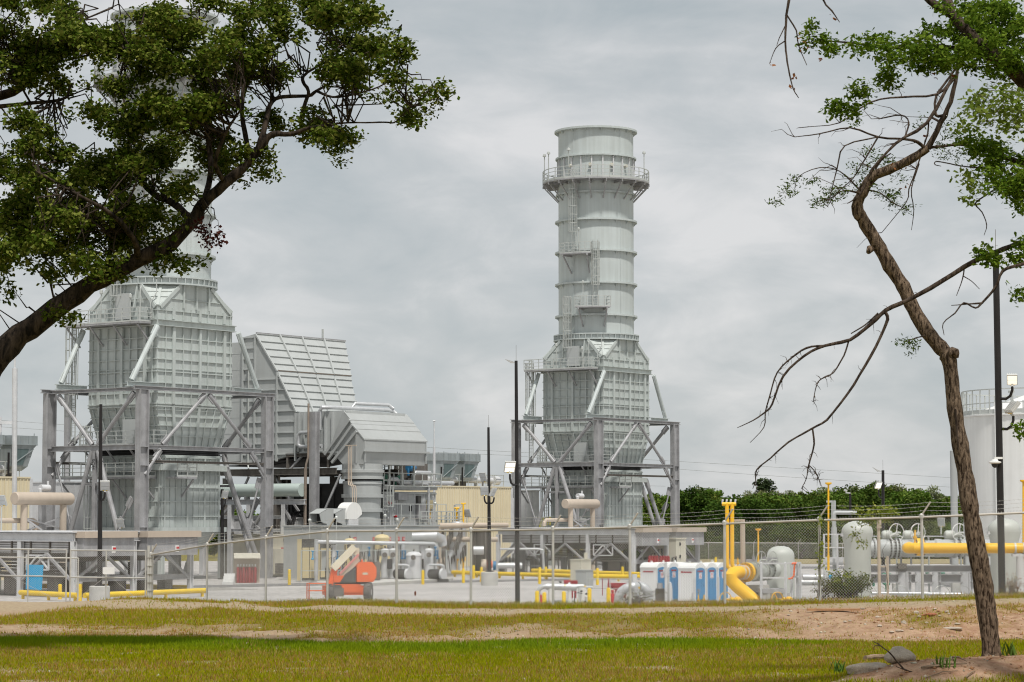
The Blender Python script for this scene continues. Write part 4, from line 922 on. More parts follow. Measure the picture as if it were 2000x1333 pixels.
def make_hoodfan(a, label):
    f = lambda x, b_, z: BO + U * (a + x) + Vv * (1.3 + b_) + Z * (8.6 + z)
    R = thing('fan_hood', label, 'fan hood', f(1.2, 0, -.45), 'flared fan hoods on the beige buildings')
    b = MB(); q = 1.05
    def ringp(x0, x1, z, w): return [f(x0, -w, z), f(x1, -w, z), f(x1, w, z), f(x0, w, z)]
    secs = [ringp(.1, 1.5, 0, .8), ringp(.1, 1.9, .35, 1.05), ringp(.1, 2.4, 1.75, 1.15), ringp(.1, 2.6, 2.0, 1.25), ringp(0, 2.7, 2.02, 1.28), ringp(0, 2.7, 2.75, 1.28)]
    vs = [p for s in secs for p in s]; fs = [(3, 2, 1, 0)]
    for k in range(len(secs) - 1):
        for i in range(4): j = (i + 1) % 4; fs.append((k * 4 + i, k * 4 + j, k * 4 + 4 + j, k * 4 + 4 + i))
    m_ = (len(secs) - 1) * 4; fs.append((m_, m_ + 1, m_ + 2, m_ + 3)); b.add(vs, fs); s = b.build('hood_shell', M['hoodsteel'], R, 0)
    g = MB()
    for x in (.05, .9, 1.75, 2.62): g.bar(f(x, -1.28, 2.05), f(x, -1.28, 2.74), .05, .04, -Vv)
    g.bar(f(.12, -1.07, .4), f(2.35, -1.15, 1.7), .06, .08, -Vv, .02); g.bar(f(0, -1.28, 2.05), f(2.7, -1.28, 2.05), .07, .05, -Vv); g.bar(f(.2, -1.1, 1.2), f(2.2, -1.12, 1.2), .05, .04, -Vv)
    for x in (0.2, 2.4): g.beam(f(x, -1.2, 2.75), f(x, -1.2, 2.95), .05); g.beam(f(x, 1.2, 2.75), f(x, 1.2, 2.95), .05)
    g.build('sheet_seam', M['hoodsteel'], s, 0)
    g = MB(); g.prism([f(.3, -1.09, .45), f(1.3, -1.09, .45), f(1.9, -1.15, 1.7), f(.3, -1.15, 1.7)], -Vv * .03); g.build('painted_shade_panel', M['hoodshade'], s, 0)  # dark sheet under the flare: its shade is painted in
    g = MB(); g.boxf(f(.3, -.6, -.45), U * .9, Vv * 1.2, Z * .45); g.build('base', M['galvd'], R, 0)
    g = MB(); g.beam(f(-.2, -1.2, -.4), f(-.2, -1.2, 1.4), .12); g.build('post', M['black'], R, 0); return R
h1 = make_hoodfan(7.6, 'flared fan hood on the left beige building roof, cut by the photo edge')
h2 = make_hoodfan(11.0, 'flared blue grey fan hood on the left beige building roof, beside the stack frame')
# roof hoods of the right hand building stand closer to its near corner
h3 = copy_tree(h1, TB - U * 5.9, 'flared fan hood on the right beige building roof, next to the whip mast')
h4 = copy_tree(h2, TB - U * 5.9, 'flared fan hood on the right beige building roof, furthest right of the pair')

# ------------------------------------------------------------------ air coolers on legs in front of both stacks
KO = V3((-27.1, 150.0, 0))
def make_cooler():
    R = thing('air_cooler', 'long galvanised air cooler on braced legs with tan lipped header boxes, at the left edge', 'air cooler', KO + U * 5 + Vv * 7, 'air coolers in front of the stacks')
    f = lambda a, b_, z: KO + U * a + Vv * b_ + Z * z
    L, D = 10.3, 14.6
    b = MB(); b.boxf(f(.25, .25, 2.75), U * (L - .5), Vv * (D - .5), Z * 1.25); b.build('plenum', M['galvl'], R, 0)
    g = MB()
    for b_ in np.arange(.6, D, 1.75): g.bar(f(.25, b_, 2.75), f(.25, b_, 4.0), .12, .08, -U, -.006)
    for z in np.arange(2.82, 3.4, .14): g.bar(f(.25, .3, z), f(.25, D - .3, z), .03, .03, -U, -.004); g.bar(f(.3, .25, z), f(L - .3, .25, z), .03, .03, -Vv, -.004)
    for a in np.arange(.6, L, 1.75): g.bar(f(a, .25, 2.75), f(a, .25, 4.0), .12, .08, -Vv, -.006)
    g.build('plenum_rib', M['galvd'], R, 0)
    g = MB(); g.ibeam(f(0, -.1, 3.72), f(0, D, 3.72), .3, .5); g.ibeam(f(-.1, 0, 3.72), f(L, 0, 3.72), .3, .5); g.ibeam(f(0, D, 3.72), f(L, D, 3.72), .3, .5); g.ibeam(f(L, 0, 3.72), f(L, D, 3.72), .3, .5)
    g.boxf(f(-.25, -.25, 4.02), U * (L + .5), Vv * (D + .5), Z * .06); g.build('rim_beam', M['galvl'], R, 0)
    # header boxes on the right face
    for a, w in ((.15, 4.3), (5.6, 4.6)):
        g = MB(); g.boxf(f(a, -.75, 2.55), U * w, Vv * .9, Z * 1.15); h = g.build('header_box', M['galv'], R, 0)
        g = MB(); g.boxf(f(a - .12, -.95, 3.7), U * (w + .24), Vv * 1.1, Z * .40); g.build('tan_lip', M['tan'], h, 0)
        g = MB(); g.boxf(f(a + w * .55, -.765, 2.75), U * .32, Vv * .02, Z * .42); g.build('notice', M['white'], h, 0)
        g = MB(); g.boxf(f(a + w * .57, -.78, 2.95), U * .25, Vv * .02, Z * .14); g.build('notice_stripe', M['red'], h, 0)
    rows = [(0, b_) for b_ in (0, 4.8, 9.7, D)] + [(L / 2, 0), (L, 0), (L, 4.8), (L, 9.7), (L, D), (L / 2, D)]
    for a, b_ in rows:
        g = MB(); g.ibeam(f(a, b_, 0), f(a, b_, 3.45), .30, .30); g.boxf(f(a - .25, b_ - .25, 0), U * .5, Vv * .5, Z * .04); g.build('leg', M['galvl'], R, 0)
    g = MB()
    for b0, b1 in ((0, 4.8), (4.8, 9.7), (9.7, D)):
        for a in (0, L):
            m_ = (b0 + b1) / 2; g.beam(f(a, b0 + .1, 1.0), f(a, m_, 2.7), .16); g.beam(f(a, b1 - .1, 1.0), f(a, m_, 2.7), .16)
    for a0, a1 in ((0, L / 2), (L / 2, L)):
        for b_ in (0, D): m_ = (a0 + a1) / 2; g.beam(f(a0 + .1, b_, 1.0), f(m_, b_, 2.7), .16); g.beam(f(a1 - .1, b_, 1.0), f(m_, b_, 2.7), .16)
    for b_ in (0, D): g.ibeam(f(.15, b_, 1.15), f(L - .15, b_, 1.15), .2, .34)
    for a in (.0, L): g.beam(f(a, 9.8, .7), f(a, D - .1, .7), .12)
    g.build('brace', M['galv'], R, 0)
    # fan rings, motors and pipework under the plenum
    for a in (2.7, 7.6):
        for b_ in (2.6, 7.3, 12.0):
            g = MB(); g.lathe(f(a, b_, 0), [(1.75, 2.74), (1.75, 2.3), (1.85, 2.2), (1.78, 2.2), (1.68, 2.3), (1.68, 2.74)], 28); fr = g.build('fan_ring', M['galvd'], R)
            g = MB(); g.cyl(f(a, b_, 1.3), f(a, b_, 2.1), .28, 12); g.boxf(f(a - 1.9, b_ - .12, 1.15), U * 3.8, Vv * .24, Z * .14); g.build('fan_motor', M['darksteel'], fr)
    g = MB()
    for k in range(5): g.tube([f(.6 + .3 * k, 1 + .4 * k, .05), f(.6 + .3 * k, 1 + .4 * k, 1.2 + .2 * k), f(.6 + .3 * k, 12, 1.3 + .2 * k)], .07, 8)
    for b_ in (2.0, 6.0, 10.4): g.boxf(f(.9, b_, .1), U * .8, Vv * 1.3, Z * 1.3)
    for a in (1.8, 4.0, 6.2, 8.4): g.cyl(f(a, 2.0, .05), f(a, 2.0, 1.5), .22, 10); g.boxf(f(a + .6, 1.0, .1), U * .7, Vv * .7, Z * 1.0)
    g.build('pipework', M['galvd'], R)
    g = MB()
    for b_ in (2.2, 8.6):
        for p, q in (((-.02, b_, 2.6), (-.02, b_ + 2, 2.6)), ((-.02, b_ + 2, 2.6), (-.02, b_ + 2, 1.7)), ((-.02, b_ + 2, 1.7), (-.02, b_, 1.7)), ((-.02, b_, 1.7), (-.02, b_, 2.6)), ((-.02, b_, 1.7), (-.02, b_ + 1, 2.6)), ((-.02, b_ + 2, 1.7), (-.02, b_ + 1, 2.6))): g.beam(f(*p), f(*q), .09)
    g.build('side_frame', M['galvl'], R, 0); return R
RO = V3((-37.6, 203, 0)); R = enclosure('rear_enclosure', 'tall grey enclosure behind the left column of the left stack frame', 'enclosure', RO, 5, 4, 7.9, 'galvl', 4); copy_tree(R, TB, 'tall grey enclosure behind the left column of the right stack frame')
CL = make_cooler()
copy_tree(CL, TB, 'long galvanised air cooler on braced legs, in front of the right stack')
def make_silencer():
    S0 = V3((-33.9, 165, 0)); R = thing('silencer_drum', 'tan horizontal drum on two stub legs above the left air cooler', 'silencer', S0 + U * 2.6, 'tan silencer drums')
    f = lambda a, b_, z: S0 + U * a + Vv * b_ + Z * z
    g = MB(); g.lathe(f(0, 0, 6.26), [(0, 0), (.40, 0), (.44, .05), (.44, 5.1), (.40, 5.2), (0, 5.25)], 28, U); g.build('drum', M['tan'], R)
    for a in (.9, 4.5): g = MB(); g.cyl(f(a, 0, 0), f(a, 0, 5.85), .24, 14); g.build('leg', M['tan' if a else 'galv'], R)
    g = MB(); g.beam(f(1, -.1, 4.9), f(4.4, .2, 4.2), .09); g.beam(f(1, .1, 4.0), f(4.5, .1, 5.0), .09); g.beam(f(1.0, 0, 4.9), f(2.0, -.6, 4.1), .12); g.build('brace', M['galv'], R, 0)
    g = MB(); g.tube([f(-2.6, .5, 4.2), f(-2.6, .5, 4.5), f(-2.3, .5, 4.75), f(2.2, .5, 4.75), f(2.5, .5, 4.6), f(2.5, .5, 4.1)], .17, 12); g.cyl(f(2.5, .5, 4.1), f(2.5, .5, 4.3), .28, 14); g.build('tan_pipe', M['tan'], R)
    g = MB(); g.tube([f(2.9, .6, 4), f(2.9, .6, 6.9), f(3.4, .6, 7.1)], .12, 10); g.cyl(f(2.9, .6, 7.0), f(3.7, .6, 7.0), .24, 12); g.cyl(f(3.6, .6, 7.0), f(3.6, .6, 7.5), .08, 8); g.build('relief_valve', M['galvl'], R); return R
SL = make_silencer()
copy_tree(SL, TB + V3((1.2, 0, 0)), 'tan horizontal drum on two stub legs above the right air cooler')
# yellow guard pipes round the coolers
def guard(name, pts, label, z=.38, r=.16, m='yellow', posts=()):
    R = thing(name, label, 'guard pipe', V3(pts[0])); g = MB(); g.tube([V3(p) + Z * z for p in pts], r, 12)
    g.build('pipe', M[m], R); g = MB()
    for i in range(len(pts) - 1):
        p, q = V3(pts[i]), V3(pts[i + 1]); k = max(1, int((q - p).length / 3))
        for j in range(k + 1): s = p.lerp(q, (j + .1) / (k + .2)); g.cyl(s, s + Z * z, .1, 8)
    g.build('post', M[m], R); return R
guard('guard_pipe', [pad(402, 1165.5), pad(165, 1176)], 'yellow guard pipe running low past the near right side of the left air cooler')
guard('guard_pipe', [pad(152, 1176), pad(40, 1170)], 'yellow guard pipe at the gate end of the left air cooler')
guard('guard_pipe', [pad(370, 1159), pad(150, 1156), pad(25, 1156)], 'yellow guard pipe running behind the legs of the left air cooler')
guard('guard_pipe', [pad(884, 1127), pad(1120, 1134.5)], 'yellow guard pipe in front of the right cooler, from the pumps rightwards')
guard('guard_pipe', [pad(1128, 1134.8), pad(1290, 1137)], 'yellow guard pipe behind the white portable toilets')
guard('guard_pipe', [pad(1040, 1123), pad(1262, 1131)], 'yellow guard pipe under the right air cooler between its legs')

# ------------------------------------------------------------------ pump skid, cabinets and pipes between the coolers
CF = at(523, 203)
R = enclosure('electrical_enclosure', 'cream electrical enclosure with a door and red signs, right of the stack column', 'enclosure', CF - Vv * 0, 4.3, 3.9, 3.5, 'cream', 3)
f_ = lambda a, b_, z: CF + U * a + Vv * b_ + Z * z
g = MB(); g.boxf(f_(2.2, -.01, .3), U * 1.15, -Vv * .05, Z * 2.3); d = g.build('door', M['cream'], R, 0)
g = MB(); g.boxf(f_(2.55, -.061, 1.55), U * .25, -Vv * .02, Z * .32); g.build('door_sign', M['dark'], d, 0); g = MB(); g.boxf(f_(2.28, -.061, 1.1), U * .08, -Vv * .09, Z * .18); g.build('handle', M['galvd'], d, 0)
g = MB(); g.boxf(f_(.35, -.01, .25), U * 1.35, -Vv * .45, Z * 2.1); g.build('air_conditioner', M['cream'], R, 0)
g = MB(); g.boxf(f_(.45, -.465, .3), U * 1.1, -Vv * .02, Z * .85); g.build('grille', M['galvd'], R, 0)
for a, z, m in ((1.65, 2.2, 'red'), (2.9, 3.3, 'darkred'), (1.95, 2.95, 'dark'), (2.95, 2.95, 'red')): g = MB(); g.boxf(f_(a, -.012, z), U * .28, -Vv * .04, Z * .26); g.build('wall_sign', M[m], R, 0)
# red cylinder bank under a tan box
CB_ = pad(462, 1139); fc = lambda a, b_, z: CB_ + V3((1, .15, 0)).normalized() * a + V3((-.15, 1, 0)).normalized() * b_ + Z * z
R = thing('cylinder_rack', 'rack of dark red gas cylinders with pale valves beside the left stack column', 'gas cylinders', fc(.7, .4, 0))
for k in range(7):
    g = MB(); q = fc(.10 + .22 * k, .12 + .12 * (k % 2), 0); g.lathe(q, [(0, 0), (.11, .01), (.11, 1.05), (.085, 1.17), (.035, 1.22), (.035, 1.27), (0, 1.28)], 12); c = g.build('cylinder', M['darkred'], R)
    g = MB(); g.cyl(q + Z * 1.24, q + Z * 1.42, .06, 8); g.build('valve', M['white'], c)
g = MB(); g.boxf(fc(-.15, .55, 0), V3((1.9, .28, 0)), V3((-.1, .7, 0)), Z * 2.1); g.build('shelter_wall', M['tan'], R, 0)
g = MB(); g.prism([fc(-.2, -.3, 1.85), fc(1.8, -.3, 1.85), fc(1.8, .9, 2.2), fc(-.2, .9, 2.2)], Z * .06); g.build('shelter_roof', M['cream'], R, 0)
# pale electrical box and white steps left of it
g = MB(); q = pad(434, 1143)
for k in range(4): g.boxf(q + V3((.0, .35 * k, .02)), V3((.8, 0, 0)), V3((0, .34, 0)), Z * (.2 + .2 * k))
tag(g.build('white_steps', M['white'], None, 0), 'white block steps left of the red cylinder rack', 'steps')
def pale_cab(px, py, w, h, dd, label, m, n=2, name='pump_cabinet'):
    q = pad(px, py); R = thing(name, label, 'cabinet', q); g = MB(); g.boxf(q - U * w / 2 + Z * .12, U * w, Vv * dd, Z * (h - .12)); b = g.build('housing', M[m], R, 0); g = MB(); g.boxf(q - U * w / 2 - Vv * .012 + Z * .12, U * w, Vv * .01, Z * (h - .12)); g.build('door_frame', M['darksteel'], R, 0)
    for k in range(n):
        g = MB(); g.boxf(q - U * (w / 2 - .06 - k * w / n) - Vv * .02 + Z * .3, U * (w / n - .12), -Vv * .05, Z * (h - .95)); g.build('door', M[m], R, 0)
    g = MB(); g.boxf(q - U * (w / 2 + .05) - Vv * .08, U * (w + .1), Vv * (dd + .16), Z * .12); g.build('plinth', M['concrete'], R, 0); return R
pale_cab(603, 1137, 1.7, 3.3, .45, 'dark framed cabinet with two pale yellow doors behind the orange lift basket', 'yelcab')
pale_cab(640, 1135, 1.9, 3.2, .45, 'dark framed cabinet with pale doors just left of the yellow filter towers', 'yelcab')
# pump skid slab
g = MB(); a0, a1 = pad(688, 1147.5), pad(885, 1135.5); g.boxf(a0, a1 - a0, V3((-3.6, 6.0, 0)), Z * .22); tag(g.build('skid_slab', M['concrete'], None, 0), kind='structure')
def tower(px, py, r, h, label, m='yelcab', name='filter_tower', head=True):
    q = pad(px, py); R = thing(name, label, 'vessel', q)
    g = MB(); g.lathe(q, [(r * 1.0, .25), (r, h - r * .62), (r * 1.04, h - r * .6), (r * 1.04, h - r * .5), (r * .96, h - r * .36), (r * .75, h - r * .15), (r * .4, h - .03), (0, h)], 24); g.build('shell', M[m], R)
    g = MB()
    for k in range(3): an = 2.1 * k + .5; g.boxf(q + V3((math.cos(an) * r * .8 - .06, math.sin(an) * r * .8 - .06, 0)), (.12, 0, 0), (0, .12, 0), Z * .4)
    g.cyl(q + Z * h * .99, q + Z * (h + .18), .06, 8); g.cyl(q + V3((0, -r - .2, h * .8)), q + V3((0, 0, h * .8)), .11, 10); g.cyl(q + V3((0, -r - .24, h * .8)), q + V3((0, -r - .16, h * .8)), .2, 12); g.build('fitting', M['galvd'], R); return R
tower(683, 1134, .45, 3.35, 'smaller pale yellow filter tower with a domed top, left of its twin', 'yelcab')
tower(746, 1133, .60, 3.65, 'larger pale yellow filter tower with a domed top, right of its twin', 'yelcab')
for px, lab in ((752, 'grey cylindrical filter below the larger yellow tower'), (768, 'grey cylindrical filter between the fence post and the larger yellow tower'), (808, 'broad grey tank of the pump skid behind the bollard'), (838, 'tall grey column of the pump skid, furthest right')):
    r = .62 if px == 808 else .34; h = 2.35 if px == 808 else 2.6
    tower(px, 1136.5, r, h, lab, 'galvl', 'skid_filter')
for px, lab in ((798, 'black and grey pump with a round face, left of the bollard'), (866, 'black and grey pump with a round face, right end of the skid'), (735, 'dark pump at the foot of the grey filter, beside the orange lift')):
    q = pad(px, 1137.5); R = thing('pump', lab, 'pump', q, 'pumps on the skid'); D_ = V3((-.8, .6, 0)).normalized()
    g = MB(); g.lathe(q + Z * .62, [(0, -.05), (.4, -.05), (.44, 0), (.44, .12), (.3, .2), (0, .2)], 20, D_); g.build('volute', M['galvl'], R)
    g = MB(); g.cyl(q + D_ * .3 + Z * .62, q + D_ * 1.3 + Z * .62, .36, 16); g.boxf(q - V3((.4, .25, 0)), (.8, 0, 0), (0, .5, 0), Z * .25); g.boxf(q + D_ * .7 - V3((.3, .2, 0)), (.6, 0, 0), (0, .4, 0), Z * .3); g.build('motor', M['darksteel'], R)
    g = MB(); g.tube([q + Z * .9, q + Z * 1.25, q + Z * 1.32 - V3((.2, 0, 0)), q + Z * 1.32 - V3((1.1, -.3, 0))], .1, 10); g.build('discharge_pipe', M['alu'], R)
# white header pipe over the skid with blue valves
R = thing('header_pipe', 'white jacketed header pipe over the pump skid with blue valves on its drops', 'pipe', pad(620, 1138))
hp = lambda px, z, dd=0: (lambda q: V3((q.x, q.y + dd, z)))(at(px, 187 + (px - 620) * .012))
g = MB(); g.tube([hp(618, .1), hp(618, 3.0), hp(619, 3.1), hp(848, 2.92), hp(851, 2.8), hp(851, .3)], .13, 12); g.tube([hp(787, 2.9), hp(787, .4)], .15, 10); g.tube([hp(618, 3.3), hp(618, .5)], .17, 12); g.build('pipe', M['alu'], R)
g = MB()
for px in (651, 695, 760, 781, 824): g = MB(); g.cyl(hp(px, .2, .4), hp(px, 2.85, .4), .2 if px != 824 else .27, 12); g.build('riser', M['galvl'], R)
g = MB(); 
for z in (2.45, .9): g.beam(hp(590, z, -.5), hp(872, z, -.5), .05)
for px in (590, 640, 690, 735, 780, 818, 872): g.beam(hp(px, .1, -.5), hp(px, 2.45, -.5), .07)
g.build('frame', M['rail'], R, 0)
for px in (612, 660, 722, 786, 792, 851, 855):
    g = MB(); zz = 2.1 + (px % 3) * .12
    for z in (zz - .3, zz + .3): g.cyl(hp(px - 3, z, -.3), hp(px + 2, z, -.3), .07, 8)
    g.cyl(hp(px, zz - .3, -.3), hp(px, zz + .3, -.3), .055, 8); g.build('valve', M['bluebright' if px == 612 else 'motorblue'], R)
g = MB()
for px in (713, 741, 742, 758, 797, 815): g.boxf(hp(px, 1.2 + (px % 4) * .25, -.4), (.16, 0, 0), (0, .16, 0), Z * .3)
g.build('gauge', M['yelcab'], R, 0)
g = MB()
for px in (757, 760, 818, 821): g.boxf(hp(px, 1.0, -.45), (.28, 0, 0), (0, .12, 0), Z * .75)
g.build('control_panel', M['dark'], R, 0)
g = MB(); 
for px in (627, 728, 740, 823): g.boxf(hp(px, .9, .5), (.5, 0, 0), (0, .4, 0), Z * 1.5)
g.build('junction_box', M['hood'], R, 0)
g = MB()
for i, px in enumerate(np.linspace(636, 870, 44)):
    z0 = .2 + .3 * ((i * 7) % 5); g.tube([hp(px, z0, .2), hp(px, z0 + .8 + .2 * (i % 4), .2), hp(px + 6, z0 + .9 + .2 * (i % 4), .3), hp(px + 9, z0 + .3, .3)], .035, 6)
    if i % 3 == 0: g.cyl(hp(px + 2, z0 + .5, .1), hp(px + 2, z0 + .9, .1), .12, 8)
g.build('small_pipework', M['galvd'], R)
# fat tan pipes between skid and right cooler
R = thing('tan_pipe', 'tan pipe bending up beside the pump skid and running right along the cooler', 'pipe', pad(865, 1118))
q = lambda px, z, d=208: V3((at(px, d).x, d, z))
g = MB(); g.tube([q(870, .3), q(868, 2.6), q(871, 3.0), q(878, 3.12), q(972, 3.1)], .22, 14); g.tube([q(857, .3, 205), q(857, 4.0, 205), q(860, 4.25, 205), q(900, 4.3, 205), q(990, 4.32, 210)], .22, 14); g.tube([q(852, 1.0, 203), q(860, 1.1, 203), q(870, 1.6, 203)], .22, 12); g.build('pipe', M['tan'], R)
g = MB()
for px in (872, 905, 935): g.cyl(q(px, 2.82), q(px, 3.4), .3, 12) if False else g.boxf(q(px, 2.8), (.06, 0, 0), (0, .5, 0), Z * .6)
g.build('flange', M['tan'], R, 0)
R = thing('vent_pipework', 'clump of jacketed pipes and silver vessel between the pump skid and the beige building', 'pipework', pad(890, 1116))
g = MB(); g.tube([q(805, 3.4, 200), q(850, 3.45, 200), q(862, 3.2, 201), q(866, 2.6, 201)], .35, 14); g.lathe(q(893, 0, 212), [(.6, 1.4), (.75, 1.7), (.75, 4.3), (.5, 4.6), (0, 4.7)], 20); g.cyl(q(884, .2, 212), q(884, 2.0, 212), .35, 12); g.tube([q(876, .3, 206), q(876, 1.6, 206), q(878, 1.9, 206), q(886, 2.0, 208)], .22, 12); g.build('pipe', M['alu'], R)
g = MB()
for px, d, z in ((858, 214, 4.0), (864, 214, 4.2), (870, 214, 5.2), (878, 214, 5.4), (897, 216, 5.8), (830, 206, 4.6), (840, 206, 4.9)): g.beam(q(px, .1, d), q(px, z, d), .12)
for z in (3.9, 4.6): railing(g, [q(822, z, 206), q(862, z, 210), q(905, z, 214)], .9, (.45,), 1.2, .035)
g.beam(q(888, 6.1, 214), q(902, 6.1, 214), .12); g.beam(q(888, 2, 214), q(888, 6.1, 214), .12); g.beam(q(902, 6, 214), q(888, 4.9, 214), .1); g.build('frame', M['rail'], R, 0)
g = MB()
for i in range(22): px = 828 + 3.6 * i; z0 = 1 + .5 * (i % 5); g.tube([q(px, z0, 207), q(px, z0 + .9, 207), q(px + 5, z0 + 1.1, 207.5), q(px + 6, z0 + .2, 207.5)], .06, 6); (g.cyl(q(px, z0 + .4, 207), q(px + 2, z0 + .4, 207), .16, 8) if i % 3 == 0 else None)
g.build('small_pipework', M['galvd'], R)
for px, zt, lab in ((839, 6.1, 'thin yellow vent pipe against the left end of the right beige building'), (892, 5.8, 'thin yellow vent pipe, shorter of the two in the middle of the beige wall'), (905, 6.2, 'thin yellow vent pipe in the middle of the beige wall, topped by a tee')):
    R = thing('vent_pipe', lab, 'vent pipe', q(px, 0, 213)); g = MB(); g.cyl(q(px, 0, 213), q(px, zt, 213), .08, 8); g.cyl(q(px, zt, 213) - V3((.22, 0, 0)), q(px, zt, 213) + V3((.22, 0, 0)), .07, 8); g.cyl(q(px, 1.2, 213), q(px, 1.5, 213), .2, 8); g.build('pipe', M['gasyel'], R)
R = thing('cooler_manifold', 'dark grey column pair and motor under the left end of the right cooler', 'pipework', pad(935, 1122))
g = MB()
for px in (927, 940, 947): g.ibeam(q(px, 0, 207), q(px, 4.0, 207), .45, .45)
g.build('column', M['galvd'], R, 0)
g = MB(); g.cyl(q(940, .95, 206.5), q(950, .95, 206.5), .5, 16); g.boxf(q(940, .1, 206.2), (1.2, 0, 0), (0, .6, 0), Z * .4); g.build('pump', M['tan'], R)
g = MB(); g.cyl(q(952, 1.0, 206.5), q(962, 1.0, 206.5), .32, 14); g.build('coupling', M['orange'], R); g = MB(); g.cyl(q(963, .9, 206.5), q(969, .9, 206.5), .38, 14); g.build('motor', M['motorblue'], R)
g = MB(); g.tube([q(925, 2.2, 206), q(945, 2.2, 206)], .38, 14); g.tube([q(972, .9, 206.5), q(1020, .9, 206.5)], .25, 12); g.tube([q(975, 2.3, 206), q(1050, 2.3, 208), q(1060, 2.2, 208), q(1062, .5, 208)], .1, 8); g.build('pipe', M['alu'], R)
g = MB()
for i in range(26): px = 975 + 13.5 * i; z0 = .3 + .35 * (i % 4); g.tube([q(px, .1, 213), q(px, z0 + .8, 213), q(px + 7, z0 + .9, 213), q(px + 8, z0 + .2, 213)], .06, 6); (g.boxf(q(px, .1, 214), (.5, 0, 0), (0, .4, 0), Z * (z0 + .7)) if i % 3 == 0 else None)
g.build('small_pipework', M['darksteel'], R)
R = enclosure('switch_box', 'cream switch enclosure at the right end of the right air cooler', 'enclosure', at(1320, 213), 1.6, 3.5, 3.1, 'cream', 2)
qq = at(1320, 213); g = MB()
for z in (2.5, 1.4): g.boxf(qq + U * .5 - Vv * .03 + Z * z, U * .22, -Vv * .03, Z * .3)
g.build('wall_sign', M['dark'], R, 0)
for px, lab in ((1268, 'dark red gas cylinders behind the left portable toilets'), (1290, 'dark red gas cylinders under the header box of the right cooler')):
    R = thing('cylinder_rack', lab, 'gas cylinders', q(px, 0, 209)); 
    for k in range(4): g = MB(); g.lathe(q(px + 5 * k, 0, 209), [(0, 0), (.13, .01), (.13, 1.5), (.1, 1.65), (.04, 1.7), (0, 1.75)], 10); g.build('cylinder', M['darkred'], R)
# grey floor cabinet before the right cooler
q2 = pad(1152, 1146); R = thing('grey_cabinet', 'plain grey steel cabinet in front of the right cooler, behind the white hydrant pipe', 'cabinet', q2); g = MB(); g.boxf(q2 - U * .5, U * .95, Vv * .9, Z * 1.15); g.build('housing', M['hood'], R, 0); g = MB(); g.boxf(q2 - U * .55 - Vv * .05 + Z * 1.15, U * 1.05, Vv * 1.0, Z * .05); g.build('lid', M['hood'], R, 0)
q2 = pad(1144, 1139); R = thing('beige_cabinet', 'tall beige cabinet behind the plain grey cabinet', 'cabinet', q2); g = MB(); g.boxf(q2 - U * .6, U * 1.3, Vv * 1.0, Z * 1.75); g.build('housing', M['cream'], R, 0); g = MB(); g.boxf(q2 - U * .65 - Vv * .05 + Z * 1.75, U * 1.4, Vv * 1.1, Z * .06); g.cyl(q2 + Z * 1.8, q2 + Z * 2.3, .15, 10); g.build('lid', M['cream'], R, 0)

